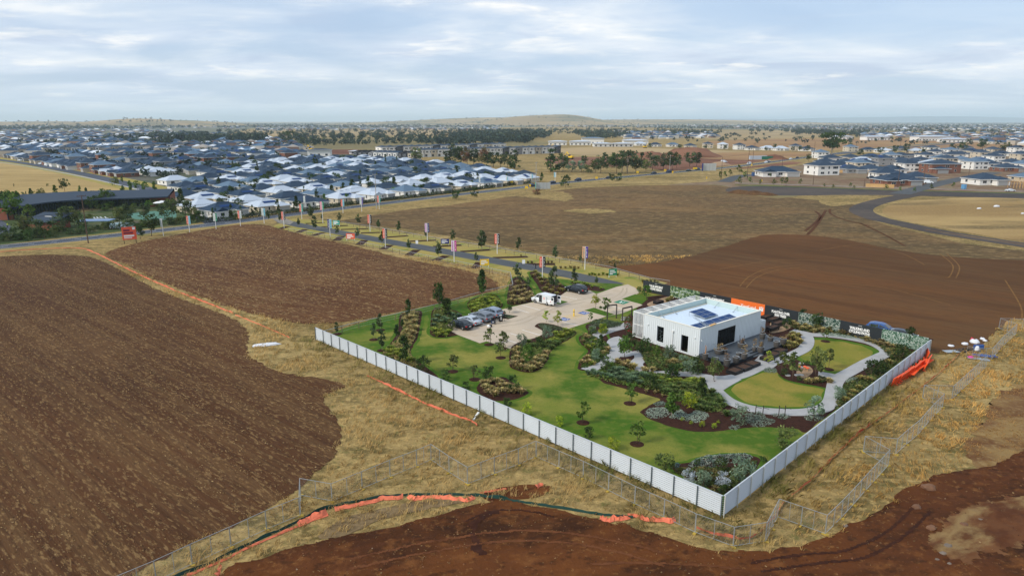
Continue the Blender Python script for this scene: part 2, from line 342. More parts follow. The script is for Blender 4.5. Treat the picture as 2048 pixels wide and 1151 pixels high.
# far paddocks and bare patches
m_far1 = gmat('far_tan_paddock', [C(170,146,106), (0.004,4,0.4,0.6,C(148,128,90)), (0.02,4,0.5,0.66,C(122,108,78),5,0.7)], 0)
m_far2 = gmat('far_brown_paddock', [C(140,108,74), (0.006,4,0.4,0.6,C(160,128,86)), (0.02,4,0.5,0.7,C(116,84,58),5,0.6)], 0)
m_far3 = gmat('far_olive_paddock', [C(142,126,84), (0.006,4,0.4,0.6,C(116,106,70)), (0.02,4,0.5,0.7,C(110,96,62),5,0.6)], 0)
m_farr = gmat('far_red_earthworks', [C(104,66,48), (0.02,2,0.4,0.6,C(130,92,70)), (0.08,2,0.5,0.7,C(78,48,36),5,0.7)], 0.6, 0.5, 0.2)
pad('paddock_tan', [(1100,300),(1180,294),(1320,297),(1500,303),(1560,308),(1480,312),(1300,309),(1180,312)], 4, m_far1)  # same tan grass as the other far paddocks
pad('paddock_brown', [(1290,315),(1480,304),(1620,305),(1640,312),(1560,322),(1420,326),(1330,324)], 5, m_far2)
pad('earthworks', [(1270,322),(1330,312),(1420,318),(1560,322),(1600,327),(1470,338),(1350,342),(1300,336)], 7, m_farr, 1.5, 6, 0.1)
pad('earthworks', [(1090,318),(1160,314),(1280,318),(1250,332),(1130,330)], 7, m_farr, 1.5, 6, 0.1)
pad('earthworks', [(620,301),(700,299),(760,303),(720,308),(640,308)], 7, m_farr, 1.5, 6, 0.1)
pad('paddock_wide', [(300,290),(560,276),(900,274),(1100,283),(1000,297),(800,300),(620,300),(520,296)], 4, m_far3)
pad('paddock_far', [(520,262),(900,258),(1060,262),(880,270),(560,272)], 4, m_far1)
pad('paddock_right', [(1420,282),(1700,276),(2048,280),(2200,284),(2200,296),(1900,298),(1700,300),(1500,297)], 4, m_far2)
pad('paddock_right_far', [(1440,262),(1700,262),(1660,272),(1420,278)], 4, m_far1)
pad('paddock_left_far', [(0,245),(200,246),(470,246),(330,252),(0,252)], 4, m_far1)
pad('paddock_left', [(-200,318),(0,325),(90,340),(170,357),(246,377),(200,396),(90,400),(0,402),(-200,405)], 4, m_straw)
pad('reserve_grass', [(-200,404),(0,402),(120,397),(230,384),(310,392),(340,404),(250,412),(0,440),(-200,450)], 5, m_far3)
pad('estate_ground', [(-300,312),(0,314),(120,335),(250,368),(330,392),(352,420),(420,432),(560,428),(700,412),(860,392),(1000,372),(1060,360),(1060,350),(900,328),(760,312),(600,300),(400,290),(0,285),(-300,285)], 6, gmat('estate_yard_shaded', [C(92,90,80), (0.05,1,0.4,0.6,C(70,80,56)), (0.2,1,0.55,0.7,C(126,120,108),4,0.6)], 0))  # yard colour darkened to paint in the shade between the houses
pad('estate_ground', [(1330,372),(1480,356),(1600,330),(1700,318),(1800,305),(2048,296),(2400,296),(2400,392),(2048,386),(1800,384),(1600,376)], 5, gmat('new_estate_yard', [C(126,108,86), (0.06,1.5,0.4,0.6,C(110,84,64)), (0.25,1,0.5,0.7,C(146,128,100),4,0.7), (0.1,1,0.55,0.7,C(96,104,60),4,0.6)], 0.3, 0.1, 2))
m_subp = gmat('suburban_plain', [C(96,100,84), (0.004,3,.4,.6,C(118,114,92)), (0.015,3,.5,.68,C(76,84,70),5,.8)], 0)
pad('suburban_plain', [(1180,243.2),(1500,243),(2300,243),(2300,262),(1700,262),(1380,258),(1240,252)], 6, m_subp, smooth=False); pad('suburban_plain', [(-200,252),(300,250),(520,253),(480,262),(430,272),(620,300),(300,290),(-200,290)], 3, m_subp, smooth=False); pad('suburban_plain', [(430,246.5),(1000,247),(1100,253),(900,257),(480,257)], 6, m_subp, smooth=False)
# fields
FIELD_L = [(-300,520),(-60,515),(0,513),(90,509),(165,512),(200,520),(250,545),(300,572),(360,597),(420,618),(465,637),(490,655),(497,675),(493,695),(505,715),(540,737),(590,750),(640,756),(690,770),(664,786),(646,797),(658,818),(676,847),(681,875),(672,905),(640,940),(600,974),(540,1012),(450,1060),(380,1090),(300,1130),(240,1160),(100,1230),(-250,1230),(-500,900),(-400,640)]
FIELD_M = [(213,505),(240,495),(300,480),(400,461),(470,450),(520,449),(560,456),(600,468),(660,481),(740,500),(800,515),(870,529),(920,538),(960,549),(990,562),(1000,572),(985,583),(950,591),(880,606),(800,623),(720,639),(650,647),(600,646),(540,636),(480,620),(420,600),(360,578),(300,553),(250,528),(218,515)]
STUB = [(640,446),(700,438),(800,421),(900,410),(1060,388),(1150,377),(1250,372),(1340,370),(1440,371),(1500,386),(1650,402),(1716,412),(1712,424),(1760,446),(1850,468),(1950,490),(2150,512),(2300,530),(1900,520),(1700,490),(1540,476),(1420,506),(1330,524),(1220,531),(1100,509),(950,482),(800,456)]
DIRT_R = [(1190,531),(1250,531),(1330,522),(1420,502),(1500,477),(1540,469),(1620,471),(1700,481),(1800,501),(1900,513),(2048,521),(2250,530),(2400,600),(2200,640),(2048,636),(2000,655),(1962,690),(1905,704),(1857,704),(1600,652),(1345,598),(1290,580),(1240,552)]
pad('ploughed_field', FIELD_L, 10, m_soilL, 0.5, 0.35, 0.9); pad('ploughed_field', FIELD_M, 10, m_soilM, 0.6, 0.5, 0.9)
pad('stubble_field', STUB, 8, m_stub, 1.0, 2.5, 0.25); pad('graded_field', DIRT_R, 11, m_soilR, 0.7, 1.2, 0.4)
pad('dry_patch', [(1130,421),(1180,417),(1232,423),(1190,427),(1150,425)], 12, m_dry, 2.2, .8, .35)
pad('dry_patch', [(1040,392),(1110,383),(1145,391),(1130,402),(1085,397)], 12, m_dry, 2.2, .8, .35)
pad('dry_patch', [(1480,372),(1560,370),(1600,388),(1560,396),(1500,388)], 9, m_far3, 0.8, 2)
pad('dry_patch', [(1640,396),(1700,384),(1790,392),(1735,404),(1660,412)], 12.3, m_dry, 0.8, 2)
pad('track_side_paddock', [(1795,406),(1880,398),(2048,392),(2400,396),(2400,530),(2048,484),(1950,468),(1850,450),(1780,434),(1765,420)], 12, gmat('track_side_grass', [C(164,138,90), (0.03,3,0.42,0.6,C(138,112,70)), (0.05,3,0.52,0.66,C(92,78,50),5,0.85), (1,1,0.5,0.7,C(176,150,100),4,0.5)], 0.4, 0.2, 1.5), 0.6, 1.5)
pad('gravel_yard', [(1455,383),(1480,373),(1600,373),(1760,380),(2048,387),(2300,394),(2300,402),(2048,397),(1850,392),(1700,390),(1560,391)], 13, m_gravel, 0.5, 1.5)
ribbon('gravel_track', [(1990,390),(1860,387),(1790,396),(1738,409),(1722,421),(1748,435),(1800,447),(1880,464),(1960,477),(2080,495),(2300,530)], 8.5, 14, m_gravel)
ribbon('worn_grass_strip', [(1850,459),(1960,476),(2080,494)], 0.9, 15, m_redp)
# churned tyre marks
m_trk = gmat('tyre_mark_dark', [C(72,41,19), (0.8,1,0.45,0.65,C(92,57,27))], 0.4, 0.06, 3); m_trl = gmat('tyre_mark_pale', [C(120,88,48), (0.8,2,0.45,0.65,C(100,69,35))], 0.3, 0.05, 3)
for px, w, mm in (([(1630,422),(1640,432),(1630,446),(1610,462)],1.0,m_trk),([(1652,420),(1640,440),(1628,456),(1614,470)],1.0,m_trk),([(1660,418),(1662,428),(1690,440),(1740,452)],0.9,m_trk),([(1720,446),(1770,470),(1810,492)],0.7,m_trk)): ribbon('tyre_track', px, w, 14, mm)
for k, px in enumerate(([(1480,572),(1500,552),(1540,536),(1600,530)],[(1492,576),(1515,554),(1556,540),(1610,534)],[(1880,508),(1905,530),(1900,552),(1890,556)],[(1893,507),(1918,532),(1912,556)],[(1640,500),(1720,490),(1800,506),(1850,530)],[(2010,560),(2040,610),(2044,640)],[(1440,538),(1560,520),(1700,524)],[(1600,560),(1760,574),(1900,610)])): ribbon('tyre_track', px, 0.28, 14+k % 3, m_trl, step=10)
# foreground dirt
DIRT_F = [(330,1260),(440,1146),(520,1118),(600,1092),(750,1060),(870,1032),(940,1012),(1010,1000),(1060,1010),(1150,1028),(1250,1052),(1350,1080),(1450,1102),(1560,1098),(1650,1074),(1700,1050),(1760,1018),(1800,985),(1870,952),(1980,932),(2120,900),(2300,1300),(1100,1500)]
PATCH_R = [(1960,940),(1925,900),(1960,850),(1990,800),(2050,765),(2200,740),(2300,960),(2048,960)]
pad('bare_patch', PATCH_R, 9, m_redp, 1.4, 0.4, 0.7); pad('dirt_foreground', DIRT_F, 10, m_red, 0.35, 0.5, 0.9)
pad('dirt_patch', [(960,990),(1000,975),(1060,968),(1100,972),(1085,990),(1030,1000),(985,1002)], 11, m_red, 0.25, 0.4, 1.0)
pad('dirt_pale', [(1850,1080),(1890,1040),(1960,1010),(2060,990),(2100,1060),(1990,1110),(1900,1125)], 5, m_redp, 1.0, 0.25, 0.8)
pad('dirt_dry_strip', [(640,1070),(700,1032),(820,1006),(930,996),(925,1006),(820,1024),(740,1048),(690,1072)], 11, gmat('trampled_grass', [C(124,104,74), (0.6,2,0.42,0.62,C(96,78,54)), (2.5,1,0.5,0.7,C(146,124,90),4,0.6)], 0.6, 0.12, 3), 0.3, 0.5, 0.9)
pad('mud_mark', [(940,1040),(985,1022),(1000,1030),(965,1048),(962,1080),(975,1110),(950,1110),(935,1070)], 12, gmat('damp_mud', [C(54,30,20), (1,1,0.45,0.65,C(68,38,24))], 0.5, 0.1, 2), 0.15, 0.4, 1)
# main road along the estate
ROAD = [(-260,519),(0,494),(150,479),(300,463),(450,446),(600,427),(740,410),(900,391),(1040,375),(1160,362),(1300,349),(1480,332),(1640,311),(1760,296),(1900,285)]
ribbon('verge_strip', ROAD, 17, 9, gmat('roadside_grass', [C(150,128,80), (0.2,3,0.45,0.65,C(110,108,58)), (2,1,0.5,0.7,C(170,146,94),4,0.5)], 0.4, 0.12, 3, ang=0.6))
ribbon('main_road', ROAD, 7.4, 14, m_asph)
RW = cat_rom([G(x, y) for x, y in ROAD], False, 12)
mb = MB()
def offs(P, k, t, w): 
    a, bq = P[k], P[k+1]; d = (bq-a).normalized(); n = Vector((-d.y, d.x, 0)); return a + n*t, bq + n*t, n*w/2
for k in range(len(RW)-1):
    for t in (-3.1, 3.1):
        a, bq, n = offs(RW, k, t, 0.16); mb.face([(*(a-n).xy, 0.062), (*(bq-n).xy, 0.062), (*(bq+n).xy, 0.062), (*(a+n).xy, 0.062)])
RS = resample(RW, 3.0, False)
for k in range(0, len(RS)-1, 4):
    a, bq, n = offs(RS, k, 0, 0.18); mb.face([(*(a-n).xy, 0.062), (*(bq-n).xy, 0.062), (*(bq+n).xy, 0.062), (*(a+n).xy, 0.062)])
o = mb.build('road_marking', m_white); o['kind'] = 'structure'
# side street at the left, right estate street, entrance apron
SIDE = [(-200,300),(0,320),(120,339),(230,362),(300,380),(345,398),(400,424),(440,447)]
ribbon('side_street', SIDE, 9, 12, m_asph); ribbon('side_street_verge', SIDE, 22, 8, m_verge)
ribbon('footpath', [(x-8, y+4) for x, y in SIDE[:6]], 1.6, 13, m_path)
ribbon('village_street', [(350,409),(385,413),(430,426),(455,444)], 7, 13, m_asph)
ribbon('new_street', [(1448,364),(1480,352),(1520,350),(1560,352)], 8, 20, m_asph2)
ribbon('new_street', [(1800,388),(1850,374),(1920,358),(1990,345)], 9, 21, m_asph2)
ribbon('new_footpath', [(1470,366),(1600,370),(1760,375),(1900,379),(2100,384)], 1.6, 19, m_path)
ribbon('nature_strip', [(1470,370),(1600,374),(1760,379),(1900,383),(2100,388)], 2.6, 17, m_edge)
ribbon('highway_far', [(1640,311),(1760,300),(1840,293),(1930,284),(2000,275),(2048,270)], 10, 15, m_asph)
pad('entrance_apron', [(545,438),(572,437),(588,444),(580,449),(560,447)], 18, gmat('apron_concrete', [C(140,134,124), (.5,1,.45,.65,C(124,118,108))], .1, .02, 6), smooth=False)
# avenue to the car park
AVE = [(566,443),(602,451),(637,457),(684,466),(759,480),(799,487),(857,497),(916,508),(979,520),(1028,529),(1097,541),(1165,555),(1232,571)]
UP = [(586,437),(650,441),(690,446),(760,459),(858,474),(960,492),(1050,506),(1140,522),(1240,541),(1335,566),(1300,580),(1232,571)]
LO = [(545,453),(560,458),(600,466),(640,473),(700,485),(760,496),(830,511),(900,524),(960,536),(1020,548),(1030,560),(1100,560),(1232,571)]
pad('avenue_verge', UP + AVE[::-1], 12.5, m_verge, smooth=False); pad('avenue_verge', LO + AVE[::-1][1:], 12, m_verge, smooth=False)
ribbon('avenue', AVE, 5.6, 16, m_asph2)
z4, z5, z6 = ZO(520,390,8.533), ZO(740,420,8.533), ZO(960,450,7.314)
STR = [z4(480,535)+z4(300,590),z4(780,585)+z4(650,640),z4(1080,640)+z4(900,695),z4(1400,700)+z4(1300,780),z4(1790,770)+z4(1690,850),z5(340,600)+z5(220,670),z5(800,680)+z5(660,770),z5(1310,780)+z5(1110,860),z5(1880,890)+z5(1790,1000),
       z4(780,490)+z4(1100,470),z4(1050,545)+z4(1500,520),z4(1380,590)+z4(1850,575),z4(1720,650)+z4(2048,640),z5(290,465)+z5(650,440),z5(680,535)+z5(1130,515),z5(1080,625)+z5(1560,600),z5(1550,710)+z5(2048,680),z6(190,480)+z6(700,465),z6(650,575)+z6(1100,575)]
for a0, a1, b0, b1 in STR: ribbon('mulch_strip', [(a0, a1), (b0, b1)], 2.3, 14, m_mulch, smooth=False)
# the walled garden
A_, B_, C_ = G(633, 680), G(1443, 1034), G(1857, 706)
COMP = [(634,679),(1443,1033),(1856,706),(1341,594),(1290,584),(1240,568),(1180,565),(1110,556),(1060,556),(1025,570),(1000,580),(900,603),(760,634),(690,656)]
COMPW = [G(x, y) for x, y in COMP]
sheet('lawn', COMPW, 17, m_lawn)
z1, z2, z8, z7 = ZO(1200,540,2.877), ZO(840,540,4.426), ZO(1160,620,5.232), ZO(1280,780,4.111)
BEDN = [0]
def bed(pts, zf, layer=19, m=m_mulch, name='garden_bed', jit=0.12, rim=0.5):
    P = wpoly([zf(x, y) for x, y in pts], True, True, 5, 0.5, jit, js=1.2)
    if rim:   # greener, watered grass round the bed
        c = sum(P, Vector())/len(P); n = len(P); area = sum(P[i].x*P[(i+1) % n].y - P[(i+1) % n].x*P[i].y for i in range(n)); sg = 1 if area > 0 else -1
        Q = []
        for i in range(n):
            d = (P[(i+1) % n] - P[i-1]); d.normalize(); Q.append(P[i] + Vector((d.y, -d.x, 0))*sg*rim*(1+0.5*mnoise.noise((P[i].x*.4, P[i].y*.4, 2))))
        BEDN[0] += 1; sheet('lawn_rim', Q, layer-1-.05*(BEDN[0] % 18), m_edge)
    return sheet(name, P, layer, m), P
BED1 = [(-10,620),(20,650),(90,670),(200,700),(250,715),(345,745),(310,765),(240,810),(235,825),(290,860),(400,900),(520,928),(640,932),(740,920),(850,908),(940,905),(1040,908),(1130,915),(1180,935),(1240,890),(1360,800),(1510,690),(1710,540),(1850,430),(1888,390),(1390,330),(1000,262),(500,160),(300,150),(230,190),(200,250),(130,330),(60,340),(-20,330),(-60,400),(-40,480),(-20,560)]
bed(BED1, z1, rim=0)
bed([(1395,865),(1460,890),(1640,815),(1720,700),(1650,560),(1810,500),(1790,470),(1480,480),(1490,560),(1410,590),(1420,650),(1490,720),(1440,780)], z2, 21)
bed([(800,700),(790,830),(830,880),(960,910),(1060,880),(1130,800),(1160,720),(1240,660),(1380,570),(1350,530),(1310,525),(1200,490),(1080,470),(1015,500),(1080,540),(1060,590),(880,640)], z2, 25, rim=0)
bed([(90,520),(100,580),(200,600),(360,568),(270,520),(200,500),(280,430),(370,420),(340,370),(180,330),(110,360),(95,450)], z2, 21)
bed([(420,290),(450,370),(520,392),(700,348),(730,300),(660,215),(540,230)], z2, 21)
bed([(770,260),(790,310),(900,305),(1010,270),(1010,220),(960,130),(870,60),(800,110)], z2, 21)
bed([(1035,130),(1060,170),(1120,225),(1210,245),(1290,190),(1285,150),(1210,95),(1100,70),(1020,20),(970,30)], z2, 21)
bed([(1330,110),(1480,130),(1560,145),(1640,170),(1600,190),(1500,180),(1400,150)], z2, 21)
bed([(500,1060),(540,990),(640,960),(760,955),(880,1040),(960,1090),(830,1150),(640,1160),(560,1120)], z2, 21)
bed([(770,110),(860,85),(935,90),(925,180),(905,280),(870,350),(850,400),(870,440),(1000,540),(1060,595),(1000,605),(880,535),(640,435),(690,340),(750,240)], ZO(600,600,3.8375), 21)
bed([(250,640),(400,595),(560,562),(720,535),(920,542),(990,590),(900,700),(690,862),(500,770)], z7, 21)
# oval lawns, play bed, paths
OV1 = [(1200,400),(1215,390),(1300,392),(1400,405),(1500,425),(1580,450),(1612,480),(1590,500),(1500,540),(1440,575),(1390,597),(1330,602),(1270,585),(1200,545),(1130,515),(1125,495),(1175,465),(1205,430)]
OV2 = [(712,680),(720,705),(760,745),(830,780),(930,800),(1050,808),(1150,808),(1240,795),(1300,765),(1322,720),(1326,690),(1240,668),(1150,652),(1070,632),(1030,600),(1010,575),(920,580),(860,602),(780,640)]
for ov in (OV1, OV2):
    P = wpoly([z1(x, y) for x, y in ov], True, True, 5, 0.5, 0.05); sheet('oval_lawn_rim', P, 22, m_edge); c = sum(P, Vector())/len(P)
    sheet('oval_lawn', [c + (p-c)*(0.86+0.05*mnoise.noise((p.x*.5, p.y*.5, 0))) for p in P], 23, m_lawn2)
bed([(1012,560),(1035,610),(1100,640),(1180,655),(1260,668),(1328,680),(1342,650),(1300,612),(1270,560),(1200,545),(1130,520),(1060,530)], z1, 24, rim=0)
sheet('sand_pit', wpoly([z1(x, y) for x, y in ((1142,565),(1200,555),(1225,585),(1190,618),(1150,622),(1130,595))]), 26, m_sand)
PW = 1.9
for k, (px, w, zf) in enumerate((
    ([(600,628),(660,690),(735,752),(830,790),(950,813),(1100,822),(1200,818),(1285,798),(1328,760),(1343,700),(1355,650),(1385,618),(1450,582),(1530,537),(1610,500),(1648,480),(1628,456),(1560,422),(1450,397),(1330,380),(1220,374),(1165,363),(1105,350)], 1.9, z1),
    ([(1185,372),(1196,410),(1178,452),(1120,485),(1050,512),(985,535),(900,570),(830,602),(760,622),(690,627),(600,616),(500,600),(400,598),(310,598),(235,572),(208,542),(235,512),(225,485),(195,470)], 1.9, z1),
    ([(655,688),(700,660),(770,622)], 2.2, z1), ([(1255,600),(1310,608),(1370,622)], 1.9, z1), ([(985,500),(960,530),(920,560)], 3.2, z1),
    ([(560,445),(450,470),(380,455),(345,400),(350,340),(390,310),(440,300)], 2.0, z8), ([(75,640),(180,590),(280,540),(350,480),(380,430)], 2.2, z8),
    ([(345,395),(270,375),(180,340),(150,300),(200,262),(300,222),(400,195),(460,180),(520,140)], 1.9, z8))):
    ribbon('path', [zf(x, y) for x, y in px], w, 28+k, m_path, step=8, thick=0.03)
# paving joints across the loop path
# car park
CP = [(195,505),(340,578),(530,650),(590,632),(800,700),(860,668),(1080,575),(1310,523),(1480,468),(1650,412),(1790,385),(1970,312),(1860,262),(1960,185),(1840,128),(1740,150),(1560,214),(1505,182),(1300,190),(1240,230),(1000,285),(880,312),(690,360),(600,362),(430,402)]
CPW = [G(*z2(x, y)) for x, y in CP]; sheet('car_park', CPW, 22, m_conc)
for pts, mm, nm in (([(1230,268),(1310,282),(1240,305),(1200,300)], m_edge, 'grass_island'), ([(715,390),(870,410),(780,438),(725,428)], m_mulch, 'planted_island'), ([(1455,358),(1540,335),(1720,395),(1650,412)], m_edge, 'grass_island'), ([(1785,258),(1905,215),(2020,255),(1960,305)], m_edge, 'grass_island')):
    sheet(nm, [G(*z2(x, y)) for x, y in pts], 24, mm)
for a0, a1, b0, b1 in ((900,312,1065,358),(850,345,965,382),(1240,230,1390,260),(905,532,1065,580),(800,563,900,592),(740,612,855,648),(1255,455,1395,494),(560,480,600,492),(440,520,475,530),(1000,290,1060,305),(1690,318,1785,345),(1640,300,1690,312)):
    ribbon('bay_line', [z2(a0, a1), z2(b0, b1)], 0.12, 25, m_white, smooth=False)
m_scuff = gmat('tyre_scuff', [C(170,156,136), (1.0,1,.45,.65,C(180,165,144))], .1, .01, 6)
for k, (px, w) in enumerate((([(1600,240),(1700,250),(1780,200),(1800,160)],.35),([(1640,260),(1740,262),(1820,210),(1830,160)],.35),([(700,470),(900,440),(1150,330),(1450,260),(1700,215)],.5),([(720,500),(930,465),(1170,350),(1460,285)],.5))): ribbon('tyre_scuff', [z2(*q) for q in px], w, 23+.1*k, m_scuff)
m_yel = mat('yellow_paint', C(214,178,96), 0.7); m_blu = mat('blue_paint', C(52,84,150), 0.7); m_grn = mat('green_paint', C(34,120,88), 0.7)
for k in range(7):
    t = k/6; ribbon('hatch_line', [z2(1270+t*130, 408-t*26), z2(1330+t*120, 442-t*32)], 0.13, 25, m_yel, smooth=False)
for (x, y, mm, nm) in ((1450,383,m_blu,'parking_symbol'),(1280,438,m_blu,'parking_symbol'),(1785,287,m_grn,'charging_symbol')):
    p = G(*z2(x, y)); dx = (G(*z2(1390, 400)) - G(*z2(1280, 438))).normalized(); dy = Vector((-dx.y, dx.x, 0)); sz = 0.8 if nm[0] == 'p' else 1.15
    pr = sheet(nm, [p + dx*sz*a + dy*sz*b_ for a, b_ in ((-1,-1),(1,-1),(1,1),(-1,1))], 26, mm)
    mbm = MB()
    def mk(a, b_, w): 
        a = p + dx*a[0]*sz + dy*a[1]*sz; b_ = p + dx*b_[0]*sz + dy*b_[1]*sz; d = (b_-a).normalized(); n = Vector((-d.y, d.x, 0))*w/2; z = 27*LZ
        mbm.face([(*(a-n).xy, z), (*(b_-n).xy, z), (*(b_+n).xy, z), (*(a+n).xy, z)])
    if nm[0] == 'p':
        mk((-.1,.75),(-.1,.1),.16); mk((-.02,.05),(.5,.05),.16); mk((.5,-.03),(.6,-.6),.16)
        for q in range(12):
            a0 = pi*0.75 + q*pi*1.3/12; mk((.05+.5*cos(a0), -.25+.5*sin(a0)), (.05+.5*cos(a0+.3), -.25+.5*sin(a0+.3)), .13)
    else:
        mk((-.5,.1),(.1,.1),.35); mk((.1,.1),(.5,.3),.18); mk((-.5,-.4),(.5,-.4),.12)
    s_ = mbm.build('symbol_mark', m_white, pr)
# hills on the skyline, far slopes
HILLS = []
def hill(name, px, D, hgt, rx, ry, m, seed):
    c = G(px, HY + H*F/D*1.0); n = 40; V = []; Fq = []
    for j in range(n+1):
        for i in range(n+1):
            u = i/n*2-1; v = j/n*2-1; r = math.sqrt(u*u+v*v); h = max(0, math.cos(min(1, r)*pi/2))**1.7 * hgt * (1+0.35*mnoise.noise((u*2.2+seed, v*2.2, seed)))
            V.append((c.x+u*rx, c.y+v*ry, h - 0.4))
    for j in range(n):
        for i in range(n): Fq.append((j*(n+1)+i, j*(n+1)+i+1, (j+1)*(n+1)+i+1, (j+1)*(n+1)+i))
    me = bpy.data.meshes.new(name); me.from_pydata(V, [], Fq); me.materials.append(m); me.polygons.foreach_set('use_smooth', [True]*len(Fq)); o = link(name, me); o['kind'] = 'structure'; HILLS.append((c, rx, ry, hgt, seed))
m_hill = gmat('hill_grass', [C(172,146,104), (0.002,3,0.42,0.58,C(146,124,86)), (0.006,3,0.48,0.62,C(92,98,76),5,0.85)], 0)
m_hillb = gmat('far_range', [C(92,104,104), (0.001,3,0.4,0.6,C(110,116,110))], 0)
hill('hill', 1095, 5600, 84, 900, 700, m_hill, 3); hill('hill', 1040, 6500, 62, 2300, 900, m_hill, 8); hill('hill', 310, 4600, 46, 900, 700, m_hill, 5)
hill('hill', 60, 5600, 30, 1500, 800, m_hill, 9); hill('hill', 1330, 6800, 46, 2600, 900, m_hill, 12)
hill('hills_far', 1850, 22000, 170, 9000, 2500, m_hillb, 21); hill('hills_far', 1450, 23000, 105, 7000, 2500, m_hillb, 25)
# ================================================================== vegetation builders
m_leaf = vmat('foliage_leaf', trans=0.3); m_blade = vmat('grass_blade', trans=0.3, rnd=0.1); m_far_leaf = vmat('distant_foliage', trans=0.15, rnd=0.0)
m_bark = mat('bark', C(104,88,72), 0.9, var=0.2); m_barkp = mat('pale_bark', C(168,154,136), 0.9, var=0.15); m_stake = mat('timber_stake', C(62,50,42), 0.9)
def leaf_quads(cen, size, rng, flat=0.0, aspect=1.7):
    """one small quad per centre, random facing"""
    n = len(cen); u = rng.normal(size=(n, 3)); u[:, 2] *= (1-flat); u /= np.linalg.norm(u, axis=1)[:, None]+1e-9
    w = rng.normal(size=(n, 3)); v = np.cross(u, w); v /= np.linalg.norm(v, axis=1)[:, None]+1e-9
    s = (size * rng.uniform(0.6, 1.35, n))[:, None]; u = u*s*aspect/2; v = v*s/2
    V = np.stack([cen-u*1.0, cen+v*0.9-u*0.1, cen+u, cen-v*0.9+u*0.1], 1).reshape(-1, 3)
    return V, np.arange(n*4).reshape(n, 4)
def crown_pts(rng, n, blobs, jit=0.5):
    """points through blobs (cx,cy,cz,rx,ry,rz); returns points and blob index, most near the surface"""
    vol = np.array([b[3]*b[4]*b[5] for b in blobs])**0.7; k = rng.choice(len(blobs), n, p=vol/vol.sum())
    B = np.array(blobs)[k]; d = rng.normal(size=(n, 3)); d /= np.linalg.norm(d, axis=1)[:, None]; r = rng.uniform(0, 1, n)**0.33
    return B[:, :3] + d*r[:, None]*B[:, 3:6], k
def tint(cols, k, rng, nb, spread=0.22):
    c = np.array(cols); base = c[rng.integers(0, len(c), nb)] * rng.uniform(1-spread, 1+spread, nb)[:, None]
    return np.clip(base[k] * rng.uniform(0.75, 1.25, len(k))[:, None], 0, 1)
def blobs_for(shape, rng):
    B = []
    if shape == 'round':
        for i in range(26):
            a = rng.uniform(0, 2*pi); h = rng.uniform(0.12, 0.82); r = 0.36*math.sqrt(max(0.05, 1-((h-0.42)/0.56)**2))*rng.uniform(0.45, 1.05); q = rng.uniform(0.10, 0.19)
            B.append((r*cos(a), r*sin(a), h, q, q, q*0.85))
    elif shape == 'column':
        for i in range(24):
            h = rng.uniform(0.26, 0.97); w = 0.19*math.sin(min(1, (1.02-h)/0.5)*pi/2)*(0.6+0.4*min(1, (h-0.2)/0.2)); a = rng.uniform(0, 2*pi); r = w*rng.uniform(0.1, 0.9); q = rng.uniform(0.05, 0.10)
            B.append((r*cos(a), r*sin(a), h, q, q, q*1.2))
    elif shape == 'young':
        for i in range(24):
            h = rng.uniform(0.34, 0.97); a = rng.uniform(0, 2*pi); r = 0.30*math.sin(min(1, (1.05-h)/0.45)*pi/2)*rng.uniform(0.2, 1.0); q = rng.uniform(0.05, 0.11)
            B.append((r*cos(a), r*sin(a), h, q, q, q*0.8))
    elif shape == 'street':
        for i in range(30):
            h = rng.uniform(0.30, 0.95); a = rng.uniform(0, 2*pi); r = 0.34*math.sqrt(max(0.03, 1-((h-0.6)/0.42)**2))*rng.uniform(0.3, 1.05); q = rng.uniform(0.08, 0.15)
            B.append((r*cos(a), r*sin(a), h, q, q, q*0.85))
    elif shape == 'gum':
        for i in range(34):
            h = rng.uniform(0.36, 0.94); a = rng.uniform(0, 2*pi); r = 0.50*math.sqrt(max(0.06, 1-((h-0.66)/0.36)**2))*rng.uniform(0.35, 1.0); q = rng.uniform(0.08, 0.15)
            B.append((r*cos(a), r*sin(a), h, q*1.2, q*1.2, q*0.62))
    elif shape == 'pine':
        for i in range(34):
            h = rng.uniform(0.08, 0.97); a = rng.uniform(0, 2*pi); r = 0.36*(1.04-h)**0.7*rng.uniform(0.3, 1.0); q = rng.uniform(0.07, 0.13)
            B.append((r*cos(a), r*sin(a), h, q*1.1, q*1.1, q*0.7))
    elif shape == 'cypress':
        for i in range(18):
            h = rng.uniform(0.06, 0.96); a = rng.uniform(0, 2*pi); r = 0.10*math.sin(min(1, (1.03-h)/0.6)*pi/2)*rng.uniform(0.2, 1.0); q = rng.uniform(0.05, 0.08)
            B.append((r*cos(a), r*sin(a), h, q, q, q*1.5))
    return B
GREENS = {'dark': [C(59,79,38), C(74,95,46), C(49,69,36)], 'mid': [C(84,113,46), C(102,128,56), C(69,97,38)], 'grey': [C(113,133,108), C(133,151,123), C(95,115,90)], 'silver': [C(179,187,195), C(200,205,212), C(154,164,164)],
          'lime': [C(143,161,44), C(172,182,56), C(118,141,36)], 'yellow': [C(166,172,77), C(143,161,61), C(187,182,95)], 'red': [C(123,79,54), C(108,95,51), C(154,77,69)], 'brown': [C(133,90,67), C(118,92,61), C(102,95,59)], 'olive': [C(95,105,56), C(115,123,69), C(79,92,49)], 'gum': [C(77,92,56), C(92,108,69), C(64,79,49)]}
PROTO = {}
